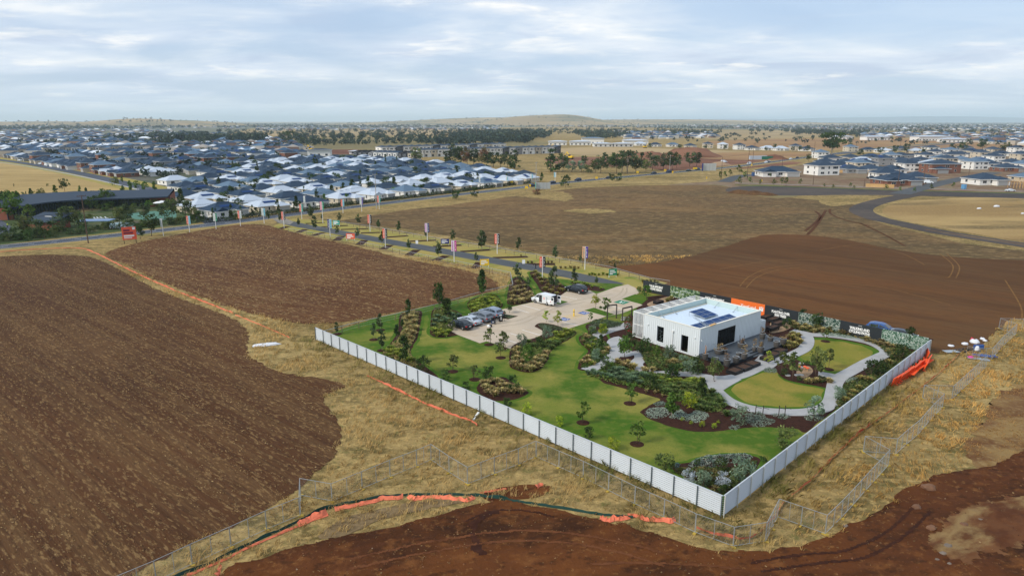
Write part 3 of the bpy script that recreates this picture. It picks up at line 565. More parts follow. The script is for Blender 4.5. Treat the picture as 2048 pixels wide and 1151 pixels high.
def plant_proto(shape, pal, seed, n=420, leaf=0.055, trunk=True):
    key = (shape, pal, seed)
    if key in PROTO: return PROTO[key]
    rng = np.random.default_rng(seed*31 + sum(ord(c) for c in shape+pal)); B = blobs_for(shape, rng); P, k = crown_pts(rng, n, B)
    P[:, 2] = np.maximum(P[:, 2], 0.015)
    V, T = leaf_quads(P, leaf, rng); crown = np_mesh('crown', V, T, tint(GREENS[pal], k, rng, len(B)), m_leaf, nv=4)
    tr = None
    if trunk:
        mb = MB(); pale = shape in ('gum', 'column'); top = {'round': 0.5, 'cypress': 0.6}.get(shape, 0.82); rad = {'gum': 0.028, 'young': 0.011, 'column': 0.012, 'pine': 0.024, 'round': 0.014}.get(shape, 0.016)
        lean = rng.normal(0, 0.012, 2); mb.tube([(0, 0, -0.02), (lean[0], lean[1], top*0.35), (lean[0]*2.2, lean[1]*2.2, top*0.7), (lean[0]*3, lean[1]*3, top)], [rad, rad*0.85, rad*0.6, rad*0.25], 6)
        for i in rng.choice(len(B), min(7 if shape == 'gum' else 5, len(B)), replace=False):
            b = B[i]; z0 = min(top*0.85, max(top*0.28, b[2]*0.6)); f = z0/top; s = Vector((lean[0]*3*f, lean[1]*3*f, z0)); e = Vector(b[:3]); mid = s.lerp(e, 0.5) + Vector((0, 0, 0.03))
            mb.tube([s, mid, e], [rad*0.5, rad*0.35, rad*0.15], 4, cap=False)
        tr = mb.mesh('trunk', m_barkp if pale else m_bark, True)
    PROTO[key] = (crown, tr); return PROTO[key]
def put_plant(name, label, cat, p, h, shape, pal, seed=None, wid=1.0, group=None, n=420, leaf=0.055, stake=False, trunk=True):
    seed = random.randint(0, 2) if seed is None else seed
    cr, tr = plant_proto(shape, pal, seed, n, leaf, trunk)
    t = thing(name, label, cat, (p[0], p[1], p[2] if len(p) > 2 else 0), random.uniform(0, 6.28), group, (h*wid, h*wid, h))
    link('crown', cr, t)
    if tr: link('trunk', tr, t)
    if stake:
        o = link('stake', STAKE, t); o.scale = (1/(h*wid), 1/(h*wid), 1/h); o.location = (0.28/(h*wid), 0, 0)
    return t
mb = MB(); mb.box(-.03, .03, -.03, .03, -.05, 1.45); mb.bar((0, 0, 1.2), (-.28, 0, 1.2), 0.03); STAKE = mb.mesh('stake', m_stake)
def tussock_proto(pal, seed, nb=110, upright=0.5, width=0.045):
    key = ('tuss', pal, seed, upright)
    if key in PROTO: return PROTO[key]
    rng = np.random.default_rng(seed+77); V, T, Cc = [], [], []; cols = np.array(TUSS[pal])
    a = rng.uniform(0, 2*pi, nb); rr = rng.uniform(0.1, 1, nb)**0.6; L = rng.uniform(0.75, 1.1, nb); bow = rng.uniform(0.5, 1.1, nb)*(1.25-upright)
    for i in range(nb):
        d = np.array([cos(a[i]), sin(a[i]), 0]); s = np.array([-d[1], d[0], 0])*width*rng.uniform(0.7, 1.4); r0 = d*0.10*rr[i]; o = len(V)
        p1 = r0 + d*bow[i]*0.22*rr[i] + np.array([0, 0, L[i]*0.62]); p2 = r0 + d*bow[i]*0.62*rr[i] + np.array([0, 0, L[i]*(0.95-0.45*bow[i]*rr[i])])
        V += [r0-s, r0+s, p1+s, p1-s, p2+s*0.2, p2-s*0.2]; T += [(o, o+1, o+2, o+3), (o+3, o+2, o+4, o+5)]
        c = cols[rng.integers(0, len(cols))]*rng.uniform(0.75, 1.2); Cc += [c, c]
    PROTO[key] = np_mesh('tussock', V, T, np.clip(Cc, 0, 1), m_blade, nv=4); return PROTO[key]
TUSS = {'green': [C(86,108,55), C(106,125,70), C(72,96,46), C(132,139,79)], 'tan': [C(206,186,130), C(186,164,110), C(160,148,92), C(128,132,72)], 'lime': [C(144,158,62), C(168,175,79), C(118,139,50)], 'bluegreen': [C(106,130,96), C(125,146,110), C(91,118,82)], 'mix': [C(158,149,84), C(125,130,67), C(187,163,101)]}
def put_tussock(label, p, h, pal, group=None, wid=1.0, upright=0.5, name='tussock'):
    me = tussock_proto(pal, random.randint(0, 3), upright=upright)
    o = link(name, me, None, (p[0], p[1], 0.02), random.uniform(0, 6.28), (h*wid*1.3, h*wid*1.3, h*1.12)); return tag(o, label, 'tussock', group)
def ground_cover(px, label, cols, hgt=0.22, dens=95, size=0.13, group=None, name='ground_cover'):
    P = wpoly(px, True, True, 5, 0.4, 0.06, js=1.5); xs = [p.x for p in P]; ys = [p.y for p in P]; area = (max(xs)-min(xs))*(max(ys)-min(ys)); n = int(area*dens)
    rng = np.random.default_rng(int(abs(xs[0]*100))); x = rng.uniform(min(xs), max(xs), n); y = rng.uniform(min(ys), max(ys), n); ok = inpoly(P, x, y); x, y = x[ok], y[ok]
    e = np.array([[p.x, p.y] for p in P]); dd = np.sqrt(((x[:, None]-e[None, :, 0])**2 + (y[:, None]-e[None, :, 1])**2).min(1)); ns = np.array([mnoise.noise((a*1.3, b*1.3, 1.0)) for a, b in zip(x, y)])
    z = hgt*np.clip(dd/0.5, 0.15, 1)*(0.75+0.5*ns)*rng.uniform(0.6, 1.05, len(x)) + 0.05; c0 = Vector((sum(xs)/len(xs), sum(ys)/len(ys), 0))
    V, T = leaf_quads(np.stack([x-c0.x, y-c0.y, z], 1), size, rng, 0.5, 1.4); k = ((ns+1)*4).astype(int) % 8
    o = link(name, np_mesh(name, V, T, tint(cols, k, rng, 8, 0.12), m_leaf, nv=4), None, c0); return tag(o, label, 'ground cover', group)
def proj(p):
    d = p[1]*CT - (p[2]-H)*ST; return 1024 + F*p[0]/d, 575.5 - F*(p[1]*ST + (p[2]-H)*CT)/d
# ================================================================== houses
m_roofw = mat('white_metal_roof', C(178,188,199), 0.5, var=0.04); m_roofd = mat('slate_metal_roof', C(36,56,76), 0.6, var=0.12, spec=.2); m_roofg = mat('grey_metal_roof', C(86,108,128), 0.6, var=0.12, spec=.2); m_rooft = mat('tile_roof', C(40,58,78), 0.7, var=0.15, spec=.2)
m_wallw = mat('white_render', C(224,222,216), 0.85, var=0.05); m_wallc = mat('cream_render', C(196,184,162), 0.85, var=0.08); m_wallb = mat('brown_brick', C(122,82,66), 0.9, var=0.12); m_wallg = mat('grey_render', C(140,140,140), 0.85, var=0.08); m_walld = mat('charcoal_cladding', C(66,68,72), 0.8, var=0.08)
m_glass = mat('window_glass', C(36,46,56), 0.08, spec=0.9); m_frame = mat('window_frame', C(226,226,222), 0.5); m_pv = mat('solar_cell', C(8,54,106), 0.5, spec=0.2); m_gar = mat('garage_door', C(160,160,158), 0.6, var=0.12); m_wood = mat('raw_timber', C(196,158,104), 0.85, var=0.1)
def hip(mb, x0, x1, y0, y1, z, pitch, m=0, gable=False):
    w, d = x1-x0, y1-y0; r = min(w, d)/2; hgt = r*math.tan(pitch); k = 0.03 if gable else r
    if w >= d: R = [(x0+k, (y0+y1)/2, z+hgt), (x1-k, (y0+y1)/2, z+hgt)]
    else: R = [((x0+x1)/2, y0+k, z+hgt), ((x0+x1)/2, y1-k, z+hgt)]
    e = [(x0, y0, z), (x1, y0, z), (x1, y1, z), (x0, y1, z)]
    if w >= d: fs = [(e[0], e[1], R[1], R[0]), (e[1], e[2], R[1]), (e[2], e[3], R[0], R[1]), (e[3], e[0], R[0])]
    else: fs = [(e[0], e[1], R[0]), (e[1], e[2], R[1], R[0]), (e[2], e[3], R[1]), (e[3], e[0], R[0], R[1])]
    for f in fs: mb.face(f, m)
    for i in range(4):   # gutter line
        a, b = e[i], e[(i+1) % 4]; mb.face([(a[0], a[1], z-0.22), (b[0], b[1], z-0.22), (b[0], b[1], z), (a[0], a[1], z)], 1)
    mb.face([(p[0], p[1], z-0.2) for p in e[::-1]], 1)
    for a, b in ((R[0], R[1]),): mb.bar((a[0], a[1], a[2]+0.02), (b[0], b[1], b[2]+0.02), 0.3, m, 0.12)
    return hgt
def win_mesh(w, h, split=2):
    mb = MB(); mb.box(-w/2, w/2, -.04, .03, 0, h, 0); g = 0.06
    for i in range(split): a = -w/2+g+i*(w-g)/split; mb.face([(a, -.05, g), (a+(w-g)/split-g, -.05, g), (a+(w-g)/split-g, -.05, h-g), (a, -.05, h-g)], 1)
    return mb.mesh('window', [m_frame, m_glass])
WIN = {k: win_mesh(*k) for k in ((1.8, 1.3, 2), (0.9, 1.5, 1), (2.6, 1.4, 3), (2.4, 2.1, 2), (0.7, 0.7, 1))}
mb = MB(); mb.box(-2.4, 2.4, -.05, .03, 0, 2.15)
for i in range(5): mb.box(-2.35, 2.35, -.07, -.05, .08+i*.41, .42+i*.41)
GAR = mb.mesh('garage_door', m_gar)
def pv_mesh(nx, ny):
    mb = MB()
    for i in range(nx):
        for j in range(ny): mb.box(i*1.05, i*1.05+1.0, j*1.7, j*1.7+1.65, 0.06, 0.1)
    return mb.mesh('solar_panel', m_pv)
PV = pv_mesh(6, 1); PV2 = pv_mesh(4, 2)
HCOUNT = [0]
def house_proto(style, roof, wall, pv=True, detail=True):
    """parts about the middle of the plot; front faces -Y"""
    W, D, h, pitch, fr = dict(a=(14, 12, 2.6, 0.40, 1), b=(16, 11, 2.6, 0.42, 2), c=(12, 15, 2.6, 0.38, 1), d=(11, 13, 5.4, 0.40, 0), e=(13, 12, 5.4, 0.38, 3))[style]
    t = link('house', None); L = []
    mb = MB(); mb.box(-W/2, W/2, -D/2, D/2, -0.3, h); rb = MB(); ov = 0.5; rh = hip(rb, -W/2-ov, W/2+ov, -D/2-ov, D/2+ov, h+0.2, pitch)
    yf = -D/2
    if fr == 1:
        mb.box(W/2-6.2, W/2-.2, yf-3.6, yf+.5, -0.3, h-.01); hip(rb, W/2-6.7, W/2+.3, yf-4.1, yf+4, h+0.12, pitch)
    if fr == 2:
        mb.box(-W/2+.2, -W/2+5.7, yf-3, yf+.5, -0.3, h-.01); hip(rb, -W/2-.3, -W/2+6.2, yf-3.5, yf+4, h+0.12, pitch, gable=True); mb.face([(-W/2+.2, yf-3.001, h-.02), (-W/2+5.7, yf-3.001, h-.02), (-W/2+2.95, yf-3.001, h+1.2)])
        mb.box(W/2-5.6, W/2-.3, yf-2, yf+.5, -0.3, h-.02); hip(rb, W/2-6.1, W/2+.2, yf-2.5, yf+4, h+0.09, pitch)
    if fr == 3: mb.box(-W/2+.3, -W/2+6.3, yf-3.5, yf+.4, -.3, 2.7); hip(rb, -W/2-.2, -W/2+6.8, yf-4, yf+2.4, 2.9, pitch)
    link('wall', mb.mesh('wall', wall), t); link('roof', rb.mesh('roof', [roof, m_frame]), t)
    if detail:
        zs = [0.9] if h < 4 else [0.8, 3.6]
        for z in zs:
            ws = [(-W/2+2.2 if fr == 1 else 0.2, (1.8, 1.3, 2))] if fr != 0 else [(-3.2, (1.8, 1.3, 2)), (0, (0.9, 1.5, 1)), (3.3, (2.6, 1.4, 3))]
            if fr in (1, 3): ws.append((W/2-2.5 if fr == 3 else -W/2+5.2, (0.9, 1.5, 1)))
            for x, k in ws: link('window', WIN[k], t, (x, yf, z))
            for x, k in ((-W/4, (1.8, 1.3, 2)), (W/4, (2.4, 2.1, 2) if z < 1 else (1.8, 1.3, 2))): link('window', WIN[k], t, (x, -yf, 0.2 if k[1] > 2 else z), pi)
            for y, k in ((-D/4, (0.9, 1.5, 1)), (D/5, (1.8, 1.3, 2))): link('window', WIN[k], t, (-W/2, y, z), -pi/2); link('window', WIN[k], t, (W/2, y-.6, z), pi/2)
        if fr == 1: link('garage_door', GAR, t, (W/2-3.2, yf-3.6, 0))
        if fr == 2: link('garage_door', GAR, t, (W/2-2.95, yf-2.0, 0)); link('window', WIN[(1.8, 1.3, 2)], t, (-W/2+2.95, yf-3, .8))
        if fr == 3: link('garage_door', GAR, t, (-W/2+3.3, yf-3.5, 0))
    if pv:
        rr = min(W, D)/2+ov; o = link('solar_panel', PV if W >= D else PV2, t)
        if W >= D: o.location = (-3.1, -D/2-ov+rr*0.35, h+0.2+rr*0.35*math.tan(pitch)+0.06); o.rotation_euler = (pitch, 0, 0)
        else: o.location = (-W/2-ov+rr*0.25, 2.2, h+0.2+rr*0.25*math.tan(pitch)+0.06); o.rotation_euler = (0, -pitch, 0) ; o.rotation_euler = Matrix.Rotation(-pitch, 3, 'Y').to_euler()
    remember(t); return t
HP = {}; USED = {}
def get_house(style, roof, wall, pv, detail):
    k = (style, roof.name, wall.name, pv, detail)
    if k not in HP: HP[k] = house_proto(style, roof, wall, pv, detail); USED[HP[k].name] = 0
    return HP[k]
def put_house(style, roof, wall, pv, detail, loc, rz, label, group, name='house', sc=None):
    p = get_house(style, roof, wall, pv, detail)
    if USED[p.name] == 0: USED[p.name] = 1; o = p; o.location = loc; o.rotation_euler = (0, 0, rz); o.scale = sc or (1, 1, 1); o['label'] = label
    else: o = copy_tree(p, loc, rz, sc or (1, 1, 1), label=label)
    o['category'] = 'house'; o['group'] = group; HCOUNT[0] += 1; return o
RN = {m_roofw.name: 'white', m_roofd.name: 'dark slate', m_roofg.name: 'mid grey', m_rooft.name: 'dark tile'}
# ---- village: rows parallel to the road
rd = (G(1040, 375) - G(450, 446)).normalized(); ra = atan2(rd.y, rd.x); rn = Vector((-rd.y, rd.x, 0)); ro = G(450, 446)
VILL = [(352,432),(330,392),(350,368),(470,336),(600,318),(770,320),(900,333),(1055,350),(1062,366),(960,384),(800,404),(640,424),(470,440)]
rngh = random.Random(11)
w = 19.0; row = 0; rows = []
HOUSE_SPOTS = []
while w < 330:
    u = -160 + rngh.uniform(0, 8); cur = []
    while u < 520:
        c = ro + rd*u + rn*w; wd_ = 18.0 + rngh.uniform(-.6, 1.4)
        if c.y > 0:
            px = proj(c)
            if inpoly(VILL, [px[0]], [px[1]])[0]: cur.append((px[0], c.copy(), row))
        u += wd_
    if cur: rows.append(sorted(cur, key=lambda q: q[0]))
    row += 1; w += 17.0 if row % 2 else 25
for r, cur in enumerate(rows):
    for i, (px, c, rw) in enumerate(cur):
        c = c + rd*rngh.uniform(-.5, .5) + rn*rngh.uniform(-.8, .8); far = c.y > 430
        roof = rngh.choices([m_roofw, m_roofd, m_roofg], [46 if r < 3 else 34 if r < 6 else 22, 42, 20])[0]; style = rngh.choice('aabbc'); pv = rngh.random() < 0.6
        rz = ra + (0 if rw % 2 == 0 else pi) + rngh.choice([0, 0, 0, pi/2 if style == 'c' else 0]) + rngh.uniform(-.03, .03)
        put_house(style, roof, rngh.choice([m_wallw, m_wallc, m_wallw]), pv, True, c, rz, '%s roofed village house, %s in the %s row back from the road' % (RN[roof.name], from_left(i, len(cur)) or 'alone', ordinal(r)), 'village houses beyond the road', sc=(.85, .85, .9))
        HOUSE_SPOTS.append(c)
NV = HCOUNT[0]
# ---- older estate behind and left of it: rows parallel to the side street
sd = (G(300, 380) - G(0, 320)).normalized(); sa = atan2(sd.y, sd.x); sn = Vector((-sd.y, sd.x, 0)); s0 = G(0, 320)
if sn.x < 0: sn = -sn
DARK = [(-40,316),(60,322),(130,333),(240,357),(318,376),(345,366),(470,334),(600,316),(622,309),(500,300),(330,292),(150,290),(-40,292)]
w = 20.0; row = 0; rows = []; rest = []
while w < 900:
    u = -900; cur = []
    while u < 300:
        c = s0 + sd*u + sn*w
        if c.y > 100:
            px = proj(c)
            if inpoly(DARK, [px[0]], [px[1]])[0]: cur.append((px[0], c.copy(), row))
        u += 15.5 + rngh.uniform(0, 2)
    if cur: rows.append(sorted(cur, key=lambda q: q[0]))
    row += 1; w += 17 if row % 2 else 27
allc = sorted([(c.y, r, i, len(cur), c, rw) for r, cur in enumerate(rows) for i, (px, c, rw) in enumerate(cur)], key=lambda q: q[0])
for n_, (yy, r, i, nn, c, rw) in enumerate(allc):
    two = rngh.random() < 0.10; roof = rngh.choices([m_roofd, m_rooft, m_roofg, m_roofw], [50, 26, 17, 7])[0]
    if n_ < 118:
        put_house('d' if two else rngh.choice('abc'), roof, rngh.choice([m_wallc, m_wallg, m_wallb, m_wallw]), rngh.random() < 0.3, yy < 520, c, sa + (pi/2 if rw % 2 else -pi/2) + rngh.uniform(-.05, .05) + (pi/2), '%s roofed estate house, %s in %s row from the side street' % (RN[roof.name], from_left(i, nn) or 'alone', ordinal(r)), 'estate houses along the side street')
    else: rest.append((c, rngh.random() < 0.12))
    HOUSE_SPOTS.append(c)
# ---- new houses at the right
def hp(px, py, style, roof, wall, deg, label, pv=False, sc=None, name='house'):
    p = G(px, py); rz = radians(deg); o = put_house(style, roof, wall, pv, True, p, rz, label, 'new houses at the right'); 
    if sc: o.scale = sc
    HOUSE_SPOTS.append(p); return o
hp(1553,352,'b',m_roofd,m_wallw,0,'long low cream house with slate roof, left of the tall white house',sc=(1.5,1,1.15))
hp(1642,349,'d',m_roofd,m_wallw,14,'tall white two-storey house with slate hip roof, unfinished, facing the gravel yard',sc=(1.45,1.1,1.12))
hp(1878,345,'e',m_roofd,m_wallb,6,'large two-storey brown brick house with dark hip roof',sc=(1.6,1.1,1.1))
hp(1790,369,'b',m_roofd,m_wallb,4,'low brick house with wide dark roof behind the timber paling fence',sc=(1.35,1.1,1.1))
hp(1830,362,'a',m_roofd,m_wallg,2,'dark roofed single-storey house with garage beside the parked white car')
hp(1770,355,'a',m_roofd,m_wallw,-4,'white fronted house with brown brick side, left of the large brick house',sc=(1.1,1,1.1))
hp(1965,368,'c',m_roofd,m_wallw,8,'corner house under construction with open porch and dark hip roof',sc=(1.3,.9,1.15))
hp(1948,338,'d',m_roofg,m_wallw,10,'two-storey white house with pale skillion roof next to the brick house',sc=(1.1,.9,1.0))
hp(1985,325,'d',m_roofd,m_wallw,10,'tall white house with dark blue roof behind the skillion roofed house')
hp(2010,342,'a',m_roofd,m_wallb,8,'dark red brick house with slate roof near the right edge')
hp(2058,362,'a',m_roofg,m_wallc,5,'grey roofed cream house at the right edge beside the timber frame',sc=(1.2,1,1))
bk = [(1690,331),(1730,333),(1765,330),(1700,345),(1740,345),(1812,342),(1800,327),(1840,326),(1880,322),(1920,325),(1960,316),(2000,312),(2040,320),(1860,333),(1905,314),(1850,315),(1800,316),(1740,319),(1700,320),(1660,322),(1640,316),(2050,334),(2085,345),(2080,325),(2030,305),(1985,303),(1940,306),(1900,304),(1830,306),(1715,340),(1782,346),(1822,331),(1870,308),(1920,313),(1975,334),(2022,331),(1955,327),(1890,330),(1780,322),(1722,327),(1680,338),(2062,312),(1930,299),(1862,299),(1800,301),(1650,330),(2100,336),(2095,318)]
bk.sort()
for i, (x, y) in enumerate(bk):
    roof = rngh.choices([m_roofd, m_roofg, m_roofw], [74, 18, 8])[0]; two = rngh.random() < 0.28
    hp(x, y, 'd' if two else rngh.choice('abc'), roof, rngh.choice([m_wallw, m_wallw, m_wallc, m_wallg]), rngh.choice([5, 95, 185]) + rngh.uniform(-4, 4), '%s roofed %s of the new estate back rows, %s there' % (RN[roof.name], 'two-storey house' if two else 'house', from_left(i, len(bk))), rngh.random() < 0.4)
rowc = [(1280,291),(1310,293),(1345,293),(1380,295),(1415,296),(1445,297),(1478,299),(1503,300),(1535,300),(1560,301),(1590,301),(1612,302),(1700,303),(1735,304),(1765,305)]
for i, (x, y) in enumerate(rowc):
    roof = rngh.choices([m_roofd, m_roofg, m_roofw], [50, 25, 25])[0]
    put_house(rngh.choice('abd'), roof, rngh.choice([m_wallw, m_wallc]), False, True, G(x, y), rngh.uniform(-.1, .1), '%s roofed house, %s in the single row across the brown paddock' % (RN[roof.name], from_left(i, len(rowc))), 'houses across the paddock')
print('houses', NV, HCOUNT[0], 'rest', len(rest))
# ---- townhouses
def town_proto(v):
    t = link('townhouse', None); w, d, h = 7.4, 10, 6.0; wl = [m_wallw, m_walld, m_wallc, m_wallg][v % 4]
    mb = MB(); mb.box(-w/2, w/2, -d/2, d/2, -.3, h); mb.box(-w/2+.3, w/2-2.2, -d/2-.8, -d/2+.2, 2.9, h-.3); link('wall', mb.mesh('wall', wl), t)
    mb = MB()
    if v % 2: 
        mb.face([(-w/2-.2, -d/2-.9, h+.1), (w/2+.2, -d/2-.9, h+1.4), (w/2+.2, d/2+.2, h+1.4), (-w/2-.2, d/2+.2, h+.1)]); mb.face([(-w/2, -d/2-.5, h), (w/2, -d/2-.5, h), (w/2, -d/2-.5, h+1.3), (-w/2, -d/2-.5, h+.1)], 1); mb.face([(w/2, -d/2, h), (w/2, d/2, h), (w/2, d/2, h+1.3), (w/2, -d/2, h+1.3)], 1)
    else: hip(mb, -w/2-.3, w/2+.3, -d/2-1, d/2+.3, h+.25, 0.32)
    link('roof', mb.mesh('roof', [m_roofd, wl]), t)
    link('window', WIN[(2.6, 1.4, 3)], t, (-1.0, -d/2-.8, 3.7)); link('window', WIN[(0.9, 1.5, 1)], t, (w/2-1.1, -d/2, 3.6)); link('window', WIN[(2.4, 2.1, 2)], t, (-1.6, -d/2, .3))
    for s in (-1, 1): link('window', WIN[(1.8, 1.3, 2)], t, (s*w/2, 0, 3.6), s*pi/2)
    return remember(t)
TP = [town_proto(v) for v in range(4)]; TU = [0]*4
def town_row(px0, px1, n, lab, group, deg=0, seq=None):
    for i in range(n):
        f = i/max(1, n-1); p = G(px0[0]+(px1[0]-px0[0])*f, px0[1]+(px1[1]-px0[1])*f); v = seq[i % len(seq)] if seq else i % 4
        a, b = G(*px0), G(*px1); rz = atan2(b.y-a.y, b.x-a.x) + radians(deg); sp = (b-a).length/max(1, n-1); s = sp/7.5
        lb = '%s townhouse, %s in %s' % (['white', 'charcoal', 'cream', 'grey'][v], from_left(i, n), lab)
        if TU[v] == 0: TU[v] = 1; o = TP[v]; o.location = p; o.rotation_euler = (0, 0, rz); o['label'] = lb
        else: o = copy_tree(TP[v], p, rz, label=lb)
        o.scale = (s, 1.1, 1.12); o['category'] = 'townhouse'; o['group'] = group
town_row((722,318),(830,322), 12, 'the white row nearest the dark green trees', 'townhouses', seq=[1,1,1,3,0,0,0,0,0,1,1,2])
town_row((838,314),(1110,306), 22, 'the long row reaching to the tan paddock', 'townhouses', seq=[0,0,2,0,0,1,0,3])
town_row((765,307),(1000,299), 17, 'the back row behind the other townhouses', 'townhouses', seq=[0,0,1,0,2])
town_row((18,313),(62,312), 4, 'the left corner block by the side street', 'townhouses', seq=[2,0,2,3])
town_row((92,309),(168,307), 8, 'the cream row in front of the far roofs', 'townhouses', seq=[2,0,0,3]); town_row((180,307),(290,303), 11, 'the cream row right of the tree gap', 'townhouses', seq=[2,0,3,0,2]); town_row((300,301),(395,298), 9, 'the receding row behind the grey roofs', 'townhouses', seq=[3,2,1,0]); 
# ---- school and sheds: long low buildings with white roofs
def long_building(px, py, w, d, h, label, roofm, wallm, deg=0, name='school_building'):
    p = G(px, py); t = thing(name, label, 'building', p, radians(deg)); mb = MB(); mb.box(-w/2, w/2, -d/2, d/2, -.3, h); link('wall', mb.mesh('wall', wallm), t)
    mb = MB(); hip(mb, -w/2-1, w/2+1, -d/2-1.5, d/2+1.5, h+.25, 0.14); link('roof', mb.mesh('roof', [roofm, m_frame]), t)
    n = int(w/6)
    for i in range(n): link('window', WIN[(2.4, 2.1, 2)], t, (-w/2+(i+.5)*w/n, -d/2, .5))
    return t
for px, py, w, d, h, lb, rm in ((1115,290,26,16,5,'low school building with white roof behind the excavator, leftmost of its group',m_roofw),(1160,290,30,18,5,'second school building with broad white roof beside the tan paddock',m_roofw),(1185,287,34,20,8,'taller grey roofed hall behind the white school roofs',m_roofg),(1205,293,26,14,4,'front school block with white skillion roof and tan wall',m_roofw),(1245,293,26,14,4,'long white roofed school block at the paddock edge',m_roofw),(1270,289,36,20,6,'white school block farthest right of its group',m_roofw),(1750,280,46,22,6,'long white shed standing alone in the far right paddock',m_roofw),(1860,281,60,26,7,'wide white warehouse roof in the far right estate',m_roofw),(1905,284,40,22,5,'pale roofed shed in front of the far right warehouse',m_roofw),(1680,278,40,22,5,'white roofed shed left of the long white shed',m_roofw),(640,312,22,12,6,'white two-storey display building behind the village roofs',m_roofd),(715,308,16,6,3,'white portable site building beside the earthworks',m_roofw)):
    long_building(px, py, w, d, h, lb, rm, m_wallw, rngh.uniform(-6, 6))
# ---- distant roofs: one mass
def far_roofs(name, label, polys, nmax, seed):
    rng = np.random.default_rng(seed); V, T, Cc = [], [], []; cols = [C(38,62,86), C(52,78,104), C(88,116,142), C(204,210,216), C(150,142,132)]; pr = [.38, .26, .14, .15, .07]
    pts = []
    for poly, n in polys:
        xs = [p[0] for p in poly]; ys = [p[1] for p in poly]; k = 0
        while k < n:
            x, y = rng.uniform(min(xs), max(xs)), rng.uniform(min(ys), max(ys))
            if inpoly(poly, [x], [y])[0]: pts.append(G(x, y)); k += 1
    for p, two in [(p, rng.random() < .2) for p in pts] + (rest if name == 'distant_houses' else []):
        a = rng.choice([0.2, 1.77]) + rng.normal(0, .15); w, d, h = rng.uniform(12, 19), rng.uniform(10, 14), (6 if two else 3.2); ca, sa_ = cos(a), sin(a); c = np.array(cols[rng.choice(5, p=pr)])*rng.uniform(.85, 1.15); wc = np.array([C(190,186,176), C(170,160,146), C(130,104,90)][rng.integers(0, 3)]); o = len(V)
        def q(x, y, z): return (p.x + x*ca - y*sa_, p.y + x*sa_ + y*ca, z)
        r = d*.5; rh = r*.42; X, Y = w/2, d/2
        V += [q(-X,-Y,-.2),q(X,-Y,-.2),q(X,Y,-.2),q(-X,Y,-.2),q(-X,-Y,h),q(X,-Y,h),q(X,Y,h),q(-X,Y,h),q(-X+r,0,h+rh),q(X-r,0,h+rh)]
        for f, cc in (((0,1,5,4),wc),((1,2,6,5),wc),((2,3,7,6),wc),((3,0,4,7),wc)): T.append(tuple(o+i for i in f)); Cc.append(cc)
        for f in ((4,5,9,8),(6,7,8,9),(5,6,9,9),(7,4,8,8)): T.append(tuple(o+i for i in f)); Cc.append(c)
    me = bpy.data.meshes.new(name); me.from_pydata(V, [], [tuple(dict.fromkeys(t)) for t in T]); at = me.attributes.new('tint', 'FLOAT_COLOR', 'FACE'); cc = np.ones((len(T), 4), np.float32); cc[:, :3] = np.clip(Cc, 0, 1); at.data.foreach_set('color', cc.ravel()); me.materials.append(MATS['distant_roof']); return tag(link(name, me), label, 'houses', kind='stuff')
vmat('distant_roof', rough=0.5, trans=0, rnd=0)
far_roofs('distant_houses', 'far suburbs of small dark and white roofs spreading to the skyline', [([(-60,264),(0,286),(330,290),(620,300),(560,282),(430,268),(300,260),(0,258)], 820), ([(480,249),(1000,252),(1000,260),(520,262)], 420), ([(1230,264),(1420,266),(1440,276),(1250,279)], 130), ([(1330,245),(2100,245),(2100,262),(1700,260),(1400,256)], 950), ([(1900,266),(2100,264),(2100,292),(1980,288),(1900,278)], 130), ([(1060,245),(1340,246),(1340,256),(1100,254)], 200), ([(1700,266),(1900,266),(1900,276),(1720,275)], 90), ([(0,248),(300,249),(500,252),(480,258),(0,256)], 260)], 0, 5)
# ================================================================== trees of the middle distance
def tree_at(px, py, hp_, shape, pal, label, group, wid=1.0, n=520, leaf=0.06, name='tree', cat='tree', seed=None):
    p = G(px, py); h = hpx(p, hp_); return put_plant(name, label, cat, p, h, shape, pal, seed, wid, group, n, leaf)
z72, z82 = ZO(700,270,5.12), ZO(1050,270,4.551)
BELT = [(680,272,105,'street','olive',1.3),(1000,315,120,'street','dark',1.0),(1085,310,170,'street','gum',1.0),(1140,310,140,'street','dark',.9),(1200,318,150,'street','brown',.85),(1265,318,135,'street','dark',1.0),(1350,322,150,'street','brown',.9),(1400,322,110,'street','dark',1.1),(1470,330,120,'street','dark',1.2),(1540,332,110,'street','dark',1.1),(1610,336,125,'street','gum',1.0),(1690,345,150,'pine','dark',1.0)]
items = [(z72(x, y), h/5.12, s, p, w) for x, y, h, s, p, w in BELT]
BELT2 = [(235,335,165,'pine','dark',1.1),(345,330,125,'street','gum',1.1),(425,340,80,'street','grey',1.4),(515,335,75,'street','grey',1.3),(575,342,65,'round','olive',1.4),(540,285,75,'street','dark',1.0),(640,345,100,'street','olive',1.0),(690,350,140,'street','gum',1.1),(790,300,95,'street','gum',1.2),(835,352,150,'street','dark',1.0),(880,345,155,'gum','gum',.9),(930,350,165,'gum','gum',1.0),(1010,345,120,'street','olive',1.0),(1060,300,110,'pine','dark',.8),(1100,330,80,'street','olive',1.0),(1160,320,120,'street','gum',1.2),(1260,315,110,'street','gum',1.0),(1340,325,130,'street','dark',1.1),(1380,300,90,'street','gum',1.0),(1500,290,100,'street','gum',1.2),(1560,285,95,'street','dark',1.1)]
items += [(z82(x, y), h/4.551, s, p, w) for x, y, h, s, p, w in BELT2]
items.sort(key=lambda q: q[0][0])
PN = {'dark': 'dark green', 'gum': 'grey-green', 'olive': 'olive', 'brown': 'browning', 'grey': 'pale grey-green', 'mid': 'green', 'lime': 'lime green', 'silver': 'silvery', 'yellow': 'yellow-green', 'red': 'reddish'}
